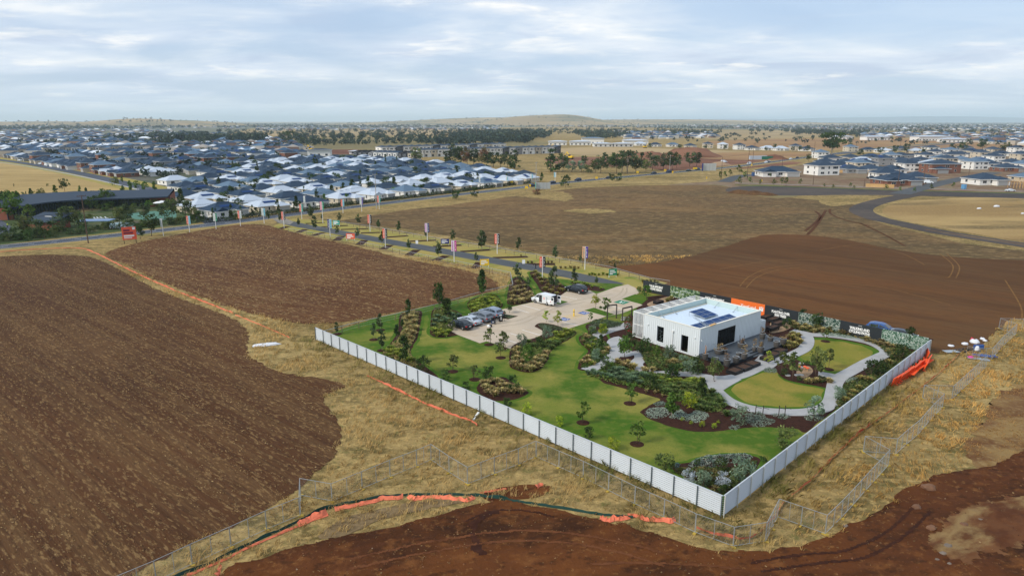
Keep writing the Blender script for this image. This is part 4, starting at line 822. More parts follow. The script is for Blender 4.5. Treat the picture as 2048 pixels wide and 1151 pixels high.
for i, (q, h, s, p, w) in enumerate(items): tree_at(q[0], q[1], h*1.25, s, p, '%s %s in the belt between townhouses and road, %s' % (PN[p], 'conifer' if s == 'pine' else 'tree', from_left(i, len(items))), 'trees of the belt beyond the road', w)
tree_at(1663,313,44,'gum','dark','big spreading gum tree standing alone above the new houses', None, 1.05, 900, .06, seed=1)
tree_at(1617,323,14,'street','dark','small dark tree just left of the big gum tree', None)
tree_at(575,290,26,'gum','gum','large wide gum tree in the olive paddock, left one', None, 1.3, seed=0)
for i, (x, y, h, w) in enumerate([(605,288,14,1.1),(622,286,12,1.0),(700,281,14,1.4),(720,282,13,1.3),(755,283,12,1.4),(775,281,10,1.2),(800,283,10,1.3),(690,283,9,1.5),(648,284,9,1.2),(820,280,10,1.4),(845,279,9,1.4)]): tree_at(x, y, h, 'street', 'gum', 'grey-green paddock tree, %s in the scattered line right of the large wide gum' % from_left(i, 11), 'paddock trees', w, 300)
# roadside and clubhouse trees
RSD = [(1131,374,26,'round','dark',1.0,'round dark bush at the field edge near the white hoarding sign'),(1224,362,16,'round','dark',1.0,'left of two round roadside bushes on the field side'),(1238,361,17,'round','dark',1.05,'right of two round roadside bushes on the field side'),(912,399,20,'round','dark',1.0,'left of two round dark trees on the near road verge'),(949,393,21,'round','dark',1.0,'right of two round dark trees on the near road verge'),(303,472,40,'street','dark',1.0,'tall dark tree beside the orange roadside billboard'),(281,478,26,'street','dark',.9,'smaller dark tree right behind the orange billboard'),(1072,389,14,'round','brown',1.6,'brown scrubby bush at the bare field corner')]
for x, y, h, s, p, w, lb in RSD: tree_at(x, y, h, s, p, lb, None, w)
rngt = random.Random(3)
CLUB = [(12,432,40,'street','dark'),(30,425,34,'street','dark'),(20,400,14,'round','dark'),(52,470,30,'street','olive'),(75,475,34,'street','gum'),(62,440,26,'street','mid'),(25,440,46,'street','mid'),(48,468,32,'street','gum'),(130,455,34,'street','gum'),(150,452,26,'street','olive'),(118,462,28,'round','gum'),(185,423,26,'street','dark'),(195,417,22,'street','dark'),(212,415,28,'street','mid'),(225,414,26,'street','mid'),(240,450,30,'street','olive'),(255,446,34,'street','gum'),(290,440,30,'street','gum'),(330,440,34,'street','gum'),(345,436,32,'street','olive'),(372,436,36,'street','gum'),(390,440,26,'street','olive'),(362,398,18,'street','mid'),(350,402,20,'round','mid'),(105,462,20,'round','dark'),(165,460,22,'round','dark'),(8,478,24,'round','dark'),(28,480,22,'round','dark'),(90,478,22,'round','dark'),(58,482,18,'round','dark')]
CLUB.sort()
for i, (x, y, h, s, p) in enumerate(CLUB): tree_at(x, y, h, s, p, '%s tree in the clubhouse grounds, %s' % (PN[p], from_left(i, len(CLUB))), 'clubhouse garden trees')
BK = [(48,397,12),(63,397,17),(68,397,14),(85,398,18),(75,396,9),(112,398,22),(118,400,15),(130,398,11),(174,398,18),(180,400,12),(188,398,14),(160,388,14),(130,383,22),(15,392,10),(37,390,5),(52,388,5),(28,374,5),(95,372,5),(205,396,16),(220,398,16),(230,372,18),(245,366,12),(262,384,20),(275,380,16),(290,384,18),(310,386,20),(247,394,20),(255,398,14),(300,400,14),(282,398,12)]
BK.sort()
for i, (x, y, h) in enumerate(BK): tree_at(x, y, h, rngt.choice(['street', 'round', 'column']), rngt.choice(['dark', 'mid', 'olive']), 'small park tree behind the clubhouse roof, %s' % from_left(i, len(BK)), 'park trees behind the clubhouse')
EXT = []
for k in range(44):
    f = k/43; EXT.append((-4+f*392+rngt.uniform(-4, 4), 486-f*40+rngt.uniform(-3, 2)-3, rngt.uniform(9, 17), 'round', rngt.choice(['dark', 'dark', 'olive', 'gum'])))
EXT += [(rngt.uniform(110, 380), 0, rngt.uniform(7, 16), rngt.choice(['round', 'street', 'round']), rngt.choice(['dark', 'mid', 'olive'])) for k in range(46)]
EXT = sorted((x, y or 470-.155*x-rngt.uniform(6, 30)+4, h, s_, p_) for x, y, h, s_, p_ in EXT)
for i, (x, y, h, s_, p_) in enumerate(EXT): tree_at(x, y, h, s_, p_, '%s bush in the clubhouse grounds, %s' % (PN[p_], from_left(i, len(EXT))), 'clubhouse garden bushes', 1.25, 260, .075, name='shrub', cat='shrub')
# clipped hedge and fence along the village, slim conifers in front gardens
HED = [(395,446),(430,444),(470,440),(520,433),(580,426),(640,418),(700,410),(760,403),(820,396),(880,389),(950,380),(1010,372),(1060,366)]
hw = [G(x, y) for x, y in HED]; hw = resample(cat_rom(hw, False, 6), 0.45, False)
t = thing('hedge', 'long dark green hedge and fence between village and road', 'hedge', hw[0])
rng = np.random.default_rng(4); P = []
for p in hw:
    g = mnoise.noise((p.x*.15, p.y*.15, 0)); hh = 1.5+0.6*g
    for k in range(16): P.append((p.x-hw[0].x+rng.normal(0, .55), p.y-hw[0].y+rng.normal(0, .55), rng.uniform(0.1, hh)))
P = np.array(P); V, T = leaf_quads(P, 0.34, rng); link('foliage', np_mesh('hedge_foliage', V, T, tint(GREENS['dark'], (P[:, 0]*.8).astype(int) % 40, rng, 40), m_leaf, nv=4), t)
mb = MB()
for a, b in zip(hw[::6], hw[6::6]):
    d = (b-a).normalized(); n = Vector((d.y, -d.x, 0))*1.1; a2, b2 = a-hw[0]+n, b-hw[0]+n; mb.bar(a2, a2+Vector((0, 0, 1.6)), .08); mb.bar(a2+Vector((0, 0, 1.5)), b2+Vector((0, 0, 1.5)), .05); mb.bar(a2+Vector((0, 0, .3)), b2+Vector((0, 0, .3)), .05)
    for k in range(1, 18): q = a2.lerp(b2, k/18); mb.bar(q+Vector((0, 0, .2)), q+Vector((0, 0, 1.6)), .025)
mb.build('railing', mat('black_metal', C(30,32,34), .5), t)
con = []
for i in range(60): x = rngt.uniform(380, 1050); f = np.interp(x, [h[0] for h in HED], [h[1] for h in HED]); con.append((x, f-rngt.uniform(4, 10), rngt.uniform(9, 20)))
con.sort()
for i, (x, y, h) in enumerate(con): tree_at(x, y, h, rngt.choice(['cypress', 'cypress', 'column', 'round']), rngt.choice(['dark', 'mid', 'dark']), 'small garden tree behind the hedge, %s along the village front' % from_left(i, 60), 'front garden trees of the village', 1.3, 260)
gt = sorted([rngt.choice(HOUSE_SPOTS[:NV]) for i in range(90)], key=lambda c: proj(c)[0])
for i, c in enumerate(gt):
    q = c + Vector((rngt.uniform(-9, 9), -8.5, 0)); put_plant('garden_tree', 'small dark garden tree among the village roofs, %s' % from_left(i, 90), 'tree', q, rngt.uniform(4.2, 6.8), rngt.choice(['cypress', 'round', 'column']), 'dark', None, 1.2, 'garden trees among village roofs', 260)
# street trees of the new estate
ns = sorted([(1478,371,18),(1500,369,14),(1520,372,12),(1548,372,14),(1563,372,16),(1572,372,16),(1600,372,13),(1648,376,8),(1666,378,9),(1700,376,10),(1708,379,8),(1772,382,12),(1800,384,9),(1862,383,12),(1906,376,10),(1440,360,16),(1450,357,14),(1460,354,14),(1478,352,20),(1490,360,16),(1540,356,9),(1828,386,10)])
for i, (x, y, h) in enumerate(ns): tree_at(x, y, h, 'young', rngt.choice(['mid', 'olive']), 'thin young street tree, %s along the new estate street' % from_left(i, len(ns)), 'young street trees', 1.0, 160, .08)
for i, (x, y, h, w) in enumerate(sorted([(1760,308,12,1.6),(1790,306,13,1.3),(1812,306,16,1.0),(1845,309,12,1.2),(1720,312,12,1.6),(1925,304,16,1.4),(1965,300,18,1.3),(2010,304,16,1.3),(1905,299,10,1.6),(1700,298,10,1.4),(1532,303,9,1.0),(1549,301,12,.9),(1585,303,9,1.0),(1600,303,10,1.0),(1615,304,12,1.0),(1410,299,9,1.4),(1360,298,9,1.4),(1450,300,9,1.2),(1300,296,9,1.4)])): tree_at(x, y, h, 'street', 'dark', 'dark tree between right-hand house roofs, %s' % from_left(i, 19), 'dark trees between right-hand houses', w, 260)
# ---- far tree masses
def far_trees(name, label, bands, seed):
    rng = np.random.default_rng(seed); P, S, Kk = [], [], []; cols = [C(48,64,54), C(58,74,60), C(40,54,46), C(70,80,60)]; nb = 0
    for poly, n, hgt in bands:
        xs = [p[0] for p in poly]; ys = [p[1] for p in poly]; k = 0
        while k < n:
            x, y = rng.uniform(min(xs), max(xs)), rng.uniform(min(ys), max(ys))
            if not inpoly(poly, [x], [y])[0]: continue
            k += 1; p = G(x, y) if y > 0 else Vector((x, -y, 0)); h = hgt*rng.uniform(.55, 1.35); m = 34; z0 = max(0, hill_z(p.x, p.y))
            d = rng.normal(size=(m, 3)); d /= np.linalg.norm(d, axis=1)[:, None]; d *= (rng.uniform(0, 1, m)**.4)[:, None]; wx = rng.uniform(.45, .8)
            P.append(np.array([p.x, p.y, h*.55+z0]) + d*np.array([h*wx, h*wx, h*.46])); S.append(np.full(m, h*.30)); Kk.append(np.full(m, nb)); nb += 1
    P = np.concatenate(P); S = np.concatenate(S); Kk = np.concatenate(Kk); V, T = leaf_quads(P, S, rng, .2, 1.3); return tag(link(name, np_mesh(name, V, T, tint(cols, Kk, rng, nb), m_far_leaf, nv=4)), label, 'trees', kind='stuff')
def hill_z(x, y):
    z = 0
    for c, rx, ry, hg, sd_ in HILLS:
        u, v = (x-c.x)/rx, (y-c.y)/ry; r = hypot(u, v)
        if r < 1: z = max(z, cos(r*pi/2)**1.7*hg*(1+.35*mnoise.noise((u*2.2+sd_, v*2.2, sd_)))-.6)
    return z
far_trees('distant_trees', 'bluish far tree masses along the plain and skyline', [([(-60,246),(360,247),(420,250),(400,256),(0,262),(-60,262)], 714, 11), ([(200,284),(300,270),(420,268),(420,276),(300,282)], 153, 9), ([(320,292),(340,284),(530,276),(535,288),(420,288)], 221, 11), ([(420,247),(1000,247),(1000,256),(430,256)], 1190, 9), ([(860,272),(1080,262),(1110,274),(1050,286),(900,280)], 357, 11), ([(820,286),(1040,276),(1060,286),(900,290)], 136, 9), ([(1140,266),(1240,262),(1260,274),(1180,280)], 136, 9), ([(1000,244),(2100,244),(2100,258),(1400,258),(1000,254)], 2550, 8), ([(1560,262),(1740,266),(1720,272),(1600,270)], 119, 9), ([(560,284),(860,280),(900,288),(580,292)], 136, 6), ([(430,262),(1060,258),(1060,266),(700,272),(450,270)], 260, 8), ([(560,275),(840,274),(860,278),(560,282)], 120, 9), ([(1080,258),(1440,262),(1440,272),(1100,268)], 160, 8), ([(1500,256),(2080,260),(2080,268),(1500,266)], 300, 8), ([(1320,262),(1420,264),(1420,270),(1330,268)], 51, 8), ([(1240,270),(2080,266),(2080,292),(1900,290),(1300,284)], 153, 6), ([(-60,268),(560,284),(600,298),(300,292),(-60,290)], 408, 6), ([(0,292),(300,296),(600,312),(330,360),(60,322)], 272, 5)] + [([(c.x-rx*.2, -c.y-ry*.9), (c.x+rx, -c.y-ry*.9), (c.x+rx, -c.y+ry*.9), (c.x-rx*.2, -c.y+ry*.9)], 45, 8) for c, rx, ry, hg, sd_ in HILLS[:5]], 9)
# ---- clubhouse: long curved dark building
m_dark = mat('dark_metal_roof', C(50,62,76), .65, var=.06, spec=.2); m_rust = mat('rust_red_panel', C(128,72,52), .7, var=.12); m_dglass = mat('tinted_glass', C(22,36,42), .06, spec=.9)
cz = ZO(0,370,5.689)
FRb = [cz(95,400),cz(250,372),cz(420,345),cz(600,318),cz(800,292),cz(1050,270),cz(1350,256),cz(1650,248),cz(1940,240)]
fw = cat_rom([G(x, y) for x, y in FRb], False, 5); o0 = fw[0]
t = thing('clubhouse', 'long low curved dark clubhouse with rust red end walls left of the village', 'building', o0)
bw = []
for i, p in enumerate(fw):
    d = (fw[min(i+1, len(fw)-1)]-fw[max(i-1, 0)]).normalized(); n = Vector((-d.y, d.x, 0)); f = i/(len(fw)-1); bw.append(p + n*(20-9*f))
mb = MB(); mg = MB(); mr = MB(); hE = 4.3
for i in range(len(fw)-1):
    a, b, c, d = fw[i]-o0, fw[i+1]-o0, bw[i+1]-o0, bw[i]-o0; oa = (a-d).normalized()*2.2; ob = (b-c).normalized()*2.2
    def up(v, z): return (v.x, v.y, z)
    zA = hE + .35*sin(i*.16); zB = hE + .35*sin((i+1)*.16)
    mr.face([up(a+oa, zA), up(b+ob, zB), up(c, zB+1.9), up(d, zA+1.9)]); mr.face([up(a+oa, zA-.5), up(b+ob, zB-.5), up(b+ob, zB), up(a+oa, zA)]); mr.face([up(b+ob, zB-.45), up(a+oa, zA-.45), up(d, zA-.45), up(c, zB-.45)])
    mb.face([up(d, -.2), up(c, -.2), up(c, zB+1.9), up(d, zA+1.9)])
    mg.face([up(a, -.2), up(b, -.2), up(b, zB-.4), up(a, zA-.4)])
mr.build('roof', m_dark, t); mb.build('wall', mat('charcoal_wall', C(50,52,54), .8), t); mg.build('glass_front', m_dglass, t)
mm = MB()
for i in range(0, len(fw)): a = fw[i]-o0; mm.bar((a.x, a.y, -.2), (a.x, a.y, hE-.3), .22)
mm.build('column', m_dark, t)
for i0, i1 in ((0, 2), (len(fw)-5, len(fw)-1)):
    me_ = MB()
    for i in range(i0, i1):
        a, b = fw[i]-o0, fw[i+1]-o0; n = Vector((b.y-a.y, a.x-b.x, 0)).normalized()*.35; me_.box(0, 0, 0, 0, 0, 0) if False else me_.face([(*(a+n).xy, -.2), (*(b+n).xy, -.2), (*(b+n).xy, hE-.25), (*(a+n).xy, hE-.25)])
    e = fw[i0]-o0 if i0 == 0 else fw[-1]-o0; f = bw[i0]-o0 if i0 == 0 else bw[-1]-o0
    me_.face([(*e.xy, -.2), (*f.xy, -.2), (*f.xy, hE+1), (*e.xy, hE-.2)]); me_.build('end_wall', m_rust, t)
# small rust red pavilion with skillion roof
p = G(*cz(560,490)); t = thing('pavilion', 'small rust red pavilion with dark sloping roof in front of the clubhouse', 'building', p, radians(-14)); mb = MB(); mb.box(-5, 5, -3.5, 3.5, -.2, 2.6); mb.build('wall', m_rust, t); mb = MB(); mb.face([(-6, -4.4, 2.7), (6, -4.4, 2.7), (6, 4.6, 4.6), (-6, 4.6, 4.6)]); mb.face([(-6, -4.4, 2.5), (6, -4.4, 2.5), (6, -4.4, 2.7), (-6, -4.4, 2.7)]); mb.face([(-5, 3.5, 2.6), (5, 3.5, 2.6), (5, 3.5, 4.4), (-5, 3.5, 4.4)]); mb.face([(-5, -3.5, 2.6), (-5, 3.5, 2.6), (-5, 3.5, 4.4)]); mb.face([(5, -3.5, 2.6), (5, 3.5, 2.6), (5, 3.5, 4.4)]); mb.build('roof', m_dark, t); mb = MB(); mb.box(-1.5, 1.5, -.1, .1, 0, .3); mb.build('skylight', m_frame, t, (0, .5, 3.6))
p = G(*cz(1105,490)); t = thing('shade_canopy', 'flat blue-grey shade canopy by the pool behind the roadside hedge', 'canopy', p, radians(8)); mb = MB(); mb.box(-5, 5, -2.4, 2.4, 2.5, 2.75); mb.build('roof', mat('blue_grey_roof', C(110,136,170), .5), t)
for sx in (-4.6, 4.6):
    for sy in (-2, 2): mb = MB(); mb.box(sx-.07, sx+.07, sy-.07, sy+.07, 0, 2.5); mb.build('post', m_dark, t)
sheet('bowling_green', wpoly([cz(1390,335),cz(1700,300),cz(1950,285),cz(2005,300),cz(2010,385),cz(1850,402),cz(1700,402),cz(1540,390)], True, False), 15, gmat('teal_turf', [C(84,122,108), (0.4,2,.45,.65,C(92,128,112))], .1, .02, 6))
sheet('clubhouse_garden', wpoly([(-200,440),(20,440),(110,432),(230,415),(350,412),(400,432),(390,447),(250,462),(100,478),(0,490),(-200,512)], True, True), 11, gmat('club_garden', [C(60,74,40), (.3,1,.45,.65,C(84,92,56)), (.15,1,.55,.7,C(128,116,98),4,.8)], .5, .2, 2))
sheet('pool', wpoly([cz(1225,440),cz(1420,415),cz(1540,440),cz(1530,480),cz(1400,495),cz(1240,490)], True, False), 15, mat('pool_water', C(62,120,126), .15))
sheet('drive', wpoly([cz(-60,395),cz(10,395),cz(120,470),cz(140,580),cz(30,570),cz(-60,540)], True, False), 16, m_asph)
# sun loungers, umbrellas
for i, (x, y) in enumerate(((1085,388),(1120,385),(1160,383),(1212,382))):
    t = thing('sun_lounger', 'white poolside sun lounger, %s of four' % from_left(i, 4), 'lounger', G(*cz(x, y)), 1.2, 'pool loungers', .75); mb = MB(); mb.box(-.33, .33, -.9, .4, .3, .38); mb.build('seat', m_frame, t); mb = MB(); mb.box(-.35, .35, 0, .8, 0, .1); q = mb.build('backrest', m_frame, t, (0, .4, .36)); q.rotation_euler = (.8, 0, 0)
    for sx in (-.3, .3): 
        for sy in (-.8, .3): mb = MB(); mb.box(sx-.03, sx+.03, sy-.03, sy+.03, 0, .32); mb.build('leg', m_frame, t)
for i, (x, y, h) in enumerate(((1805,262,2.6),(1850,258,2.8))):
    t = thing('parasol', 'white parasol on the clubhouse terrace, %s one' % ('left', 'right')[i], 'parasol', G(*cz(x, y)), 0, 'terrace parasols'); mb = MB(); mb.tube([(0,0,0),(0,0,h)], .05); mb.build('pole', m_dark, t); mb = MB(); mb.lathe([(2.0,h-.5),(1.0,h-.1),(.03,h+.15)], 8); mb.build('canopy', m_frame, t)
# ================================================================== the display office
m_clad = mat('white_cladding', C(214,220,222), .5, var=.03, nscale=.6); m_membrane = mat('roof_membrane', C(196,210,224), .55, var=.05, nscale=.5); m_parin = mat('parapet_lining', C(184,202,200), .6, var=.05, nscale=.5); m_alu = mat('galvanised_steel', C(170,178,182), .4, metal=.5); m_black = mat('black_frame', C(28,28,30), .5); m_deck = mat('charcoal_deck_board', C(74,80,86), .6, var=.08, nscale=2.0); m_deckd = mat('charcoal_fascia', C(46,52,58), .7)
m_clear = mat('clear_glass', C(120,132,136), .03, trans=1.0, spec=.5); m_clear.node_tree.nodes['Principled BSDF'].inputs['IOR'].default_value = 1.3
HB = 4.45
Nn = G(1398, 713.5); Rr = G(1522, 621, HB); Ll = G(1292, 628.6, HB); Nt = G(1400.5, 658, HB)
e1 = ((Rr-Nt) + 0*(Rr-Nt)); e1.z = 0; LX = e1.length; e1.normalize(); e2 = Vector((-e1.y, e1.x, 0)); LY = 10.3; ang = atan2(e1.y, e1.x)
N0 = Vector((Nt.x, Nt.y, 0)); print('office', LX, LY, 'ang', math.degrees(ang), N0)
def BO(x, y, z=0): return N0 + e1*x + e2*y + Vector((0, 0, z))
off = thing('display_office', 'white metal clad flat roofed display office beside the dark deck', 'building', N0, ang)
def wall_holes(length, height, holes, thick, axis, mb, rib=.38):
    """wall along local x (outer face at y=0), with openings (x0,x1,z0,z1)"""
    xs = sorted({0, length, *[h[0] for h in holes], *[h[1] for h in holes]}); zs = sorted({0, height, *[h[2] for h in holes], *[h[3] for h in holes]})
    for a, b in zip(xs, xs[1:]):
        for c, d in zip(zs, zs[1:]):
            cx, cz_ = (a+b)/2, (c+d)/2
            if any(h[0] < cx < h[1] and h[2] < cz_ < h[3] for h in holes): continue
            mb.box(a, b, 0, thick, c, d, 0, axis)
    n = int(length/rib)
    for i in range(n+1):
        x = min(length-.03, max(.03, i*length/n)); segs = [(0.02, height-.02)]
        for h in holes:
            if h[0]-.04 < x < h[1]+.04: segs = [s for q in segs for s in ((q[0], min(q[1], h[2])), (max(q[0], h[3]), q[1])) if s[1]-s[0] > .05]
        for s in segs: mb.box(x-.018, x+.018, -.045, 0, s[0], s[1], 0, axis)
DZ = 0.62                                 # deck level
holesR = [(4.55, 9.2, DZ+.02, DZ+2.75)]; holesL = [(LY-8.15+0.0, LY-7.0+.0, .55, 3.05)] 
# front-left wall runs from the near corner away along e2; x measured from the near corner
holesL = [(1.75, 3.05, .35, 2.85), (6.35, 7.65, .7, 3.15)]
MR = Matrix.Identity(4); ML = Matrix.Rotation(-pi/2, 4, 'Z') @ Matrix.Scale(-1, 4, (1, 0, 0)); ML = Matrix(((0, 1, 0, 0), (1, 0, 0, 0), (0, 0, 1, 0), (0, 0, 0, 1)))
mb = MB(); wall_holes(LX, HB, holesR, .22, MR, mb); mb.build('front_wall', m_clad, off)
mb = MB(); wall_holes(LY, HB, holesL, .22, ML, mb); mb.build('side_wall', m_clad, off, (0.001, .223, 0))
mb = MB(); wall_holes(LX, HB, [], .22, Matrix.Translation((0, LY+.223, 0)) @ Matrix.Scale(-1, 4, (0, 1, 0)), mb); mb.build('rear_wall', m_clad, off)
mb = MB(); wall_holes(LY-.25, HB, [], .22, Matrix.Translation((LX, 0, 0)) @ Matrix(((0, -1, 0, 0), (1, 0, 0, 0), (0, 0, 1, 0), (0, 0, 0, 1))), mb); mb.build('side_wall', m_clad, off, (0, .224, 0))
mb = MB()   # parapet capping
for x0, x1, y0, y1 in ((-.06, LX+.06, -.06, .26), (-.06, LX+.06, LY-.04, LY+.29), (-.06, .26, .26, LY-.04), (LX-.26, LX+.06, .26, LY-.04)): mb.box(x0, x1, y0, y1, HB, HB+.07)
mb.build('capping', mat('cream_capping', C(226,222,208), .5), off)
ZR = 3.55
mb = MB(); mb.box(.24, LX-.24, .24, LY, ZR-.15, ZR)
for i in range(int(LX/.45)): mb.box(.3+i*.45, .36+i*.45, .25, LY-.02, ZR, ZR+.03)
rf = mb.build('roof', m_membrane, off)
mb = MB()
for x0, x1, y0, y1 in ((.225, LX-.225, .225, .245), (.225, LX-.225, LY-.022, LY-.002), (.225, .245, .25, LY-.03), (LX-.245, LX-.225, .25, LY-.03)): mb.box(x0, x1, y0, y1, ZR-.02, HB-.002)
mb.build('parapet_lining', m_parin, off)
mb = MB(); mb.box(.3, .55, .5, LY-.4, ZR+.03, ZR+.10); mb.box(.6, LX-.4, LY-.42, LY-.2, ZR+.03, ZR+.1); mb.build('box_gutter', mat('gutter', C(206,198,178), .5), rf)
for x, y, dx, dy in ((3.2, LY, 0, -1), (6.4, LY, 0, -1), (LX-.25, LY-2.6, -1, 0), (LX-.25, LY-6.2, -1, 0)):
    mb = MB(); a = Vector((x, y-.03, HB-.15)); mb.bar(a, (x+dx*1.15, y+dy*1.15, ZR+.03), .07); mb.box(x+dx*1.15-.12, x+dx*1.15+.12, y+dy*1.15-.12, y+dy*1.15+.12, ZR+.03, ZR+.07); mb.build('parapet_brace', m_alu, rf)
# solar arrays on tilted racks
def array(x0, y0, nx, ny, tilt):
    for i in range(nx):
        for j in range(ny):
            mb = MB(); mb.box(0, 1.68, 0, 1.0, 0, .04, 0); mb.box(.03, 1.65, .03, .97, .041, .045, 1); o = mb.build('solar_panel', [m_alu, m_pv], off, (x0+i*1.72, y0+j*1.04*cos(tilt), ZR+.25+j*1.04*sin(tilt))); o.rotation_euler = (tilt, 0, 0)
    for i in range(nx+1): mb = MB(); x = x0+i*1.7; mb.bar((x, y0, ZR), (x, y0, ZR+.25), .04); mb.bar((x, y0+ny*1.0, ZR), (x, y0+ny*1.02*cos(tilt), ZR+.25+ny*1.02*sin(tilt)), .04); mb.bar((x, y0, ZR+.23), (x, y0+ny*1.02*cos(tilt), ZR+.23+ny*1.02*sin(tilt)), .04); mb.build('panel_rack', m_alu, off)
array(1.1, .75, 6, 2, .16); array(7.2, 4.3, 2, 3, .14)
# glazing and what stands behind it
def glaze(x0, x1, z0, z1, n, side):
    mb = MB(); fw_ = .06
    for i in range(n+1): x = x0+(x1-x0)*i/n; mb.box(max(x0, x-fw_/2), min(x1, x+fw_/2), .08, .15, z0, z1)
    mb.box(x0, x1, .078, .152, z0, z0+fw_); mb.box(x0, x1, .078, .152, z1-fw_, z1)
    f = mb.build('window_frame', m_black, off); g = []
    for i in range(n): mg = MB(); a = x0+(x1-x0)*i/n; b_ = x0+(x1-x0)*(i+1)/n; mg.box(a+.03, b_-.03, .11, .118, z0+.05, z1-.05); g.append(mg.build('pane', m_clear, f))
    if side: f.matrix_local = ML
    return f
glaze(*holesR[0], 5, False)
for h in holesL: glaze(*h, 1, True)
mb = MB(); mb.box(.3, LX-.3, .3, LY-.1, DZ-.3, DZ-.25); mb.build('interior_floor', mat('timber_floor', C(150,124,98), .6), off)
mb = MB(); mb.box(3.6, LX-.3, 2.9, 3.0, DZ-.2, ZR-.2); mb.build('interior_wall', mat('interior_paint', C(170,168,162), .9), off)
mb = MB()
for i in range(5): mb.box(.5, .85, 6.2, 7.9, .75+i*.5, .80+i*.5); mb.box(.52, .8, 6.9+.1*(i % 3), 7.3+.1*(i % 4), .8+i*.5, 1.02+i*.5, 1)
mb.box(.85, .9, 6.2, 7.9, .5, 3.2)
mb.build('shelving', [m_frame, m_walld], off); mb = MB(); mb.box(.6, 1.5, 1.9, 2.7, DZ-.25, DZ+.2); mb.box(1.3, 1.6, 1.9, 2.9, DZ+.2, DZ+.6); mb.build('sofa', mat('tan_fabric', C(178,160,110), .9), off); mb = MB(); mb.box(5.3, 8.4, 1.4, 2.3, DZ+.45, DZ+.55); mb.box(5.4, 5.6, 1.5, 2.2, DZ-.25, DZ+.45); mb.box(8.1, 8.3, 1.5, 2.2, DZ-.25, DZ+.45); mb.build('table', m_wood, off)
mb = MB(); mb.tube([(-.14, 4.75, .2), (-.14, 4.75, 2.9)], .05); mb.box(-.26, -.03, 4.6, 4.9, 2.9, 3.15); mb.build('downpipe', m_frame, off)
for x, y in ((-.14, .75), (-.14, 9.6)): mb = MB(); mb.lathe([(.1, 0), (.12, .08), (.06, .14)], 10); mb.build('wall_light', m_frame, off, (x, y, 2.9))
for x, z in ((.35, 2.6), (3.6, 1.6)): mb = MB(); mb.lathe([(.1, 0), (.12, .08), (.06, .14)], 10); mb.build('wall_light', m_frame, off, (x, -.13, z))
# low yard enclosure at the far end
yard = thing('service_yard', 'low white walled service enclosure at the far end of the display office', 'enclosure', BO(LX+.05, .8), ang); w_, d_, h_ = 3.0, 3.4, 2.2; mb = MB(); wall_holes(w_, h_, [], .12, MR, mb); wall_holes(d_, h_, [], .12, Matrix.Translation((w_, 0, 0)) @ Matrix(((0, -1, 0, 0), (1, 0, 0, 0), (0, 0, 1, 0), (0, 0, 0, 1))), mb); mb.box(0, w_, d_, d_+.12, 0, h_); mb.build('wall', m_clad, yard); mb = MB(); mb.box(.1, w_-.14, .14, d_-.02, 0, .6); mb.box(.3, 1.3, .4, 1.2, .6, 1.5); mb.build('plant_unit', m_walld, yard); mb = MB(); mb.bar((.1, d_, h_-.1), (w_-.1, .1, h_-.1), .06); mb.build('brace', m_frame, yard)
# white batten screen along the far left side
scr = thing('batten_screen', 'white steel framed batten screen wrapped round the left end of the display office', 'screen', BO(0, LY+.3), ang); SW = 2.1; mbf = MB()
for x in np.linspace(0, LX, 8):
    mbf.bar((x, 0, HB-.05), (x, SW, HB-.05), .09); mbf.bar((x, SW, 0.2), (x, SW, HB), .09)
xs = np.linspace(0, LX, 8)
for a, b_ in zip(xs, xs[1:]): mbf.bar((a, SW, HB-.05), (b_, 0, HB-.05), .07)
for z in (.35, 2.4, HB): mbf.bar((-.02, SW, z), (LX, SW, z), .1); mbf.bar((0, 0, z), (0, SW, z), .1)
mbf.bar((0, 0, .2), (0, 0, HB), .1); mbf.build('steel_frame', m_frame, scr); mbs = MB()
for x in np.arange(.08, LX, .16): mbs.box(x-.02, x+.02, SW-.02, SW+.05, .35, HB-.05)
for y in np.arange(.08, SW, .16): mbs.box(-.05, .02, y-.02, y+.02, .35, HB-.05)
mbs.build('batten', m_frame, scr)
# deck, steps
dk = thing('deck', 'raised charcoal timber deck with steps along the front of the display office', 'deck', N0, ang)
DW = 5.2; DL = LX+.6; sx0, sx1, sy = 6.1, 9.0, 1.5
mb = MB(); nb_ = int(DW/.14)
for i in range(nb_):
    y = -.05-(i+1)*DW/nb_
    if y < -DW+sy: mb.box(-.05, sx0, y, y+DW/nb_-.008, DZ-.03, DZ); mb.box(sx1, DL, y, y+DW/nb_-.008, DZ-.03, DZ)
    else: mb.box(-.05, DL, y, y+DW/nb_-.008, DZ-.03, DZ)
mb.build('deck_board', m_deck, dk)['kind'] = 'stuff'
mb = MB(); mb.box(-.04, DL-.01, -DW+sy+.01, -.06, 0, DZ-.035); mb.box(-.04, sx0-.01, -DW, -DW+sy, 0, DZ-.035); mb.box(sx1+.01, DL-.01, -DW, -DW+sy, 0, DZ-.035); mb.build('fascia', m_deckd, dk)
for k in range(3): mb = MB(); mb.box(sx0+.02, sx1-.02, -DW+.0+k*sy/3-.02, -DW+(k+1)*sy/3+.05, .16*(k+1)-.04, .16*(k+1)); mb.box(sx0+.03, sx1-.03, -DW+.03+k*sy/3, -DW+k*sy/3+.06, .16*k, .16*(k+1)-.045); mb.build('step', m_deck, dk)
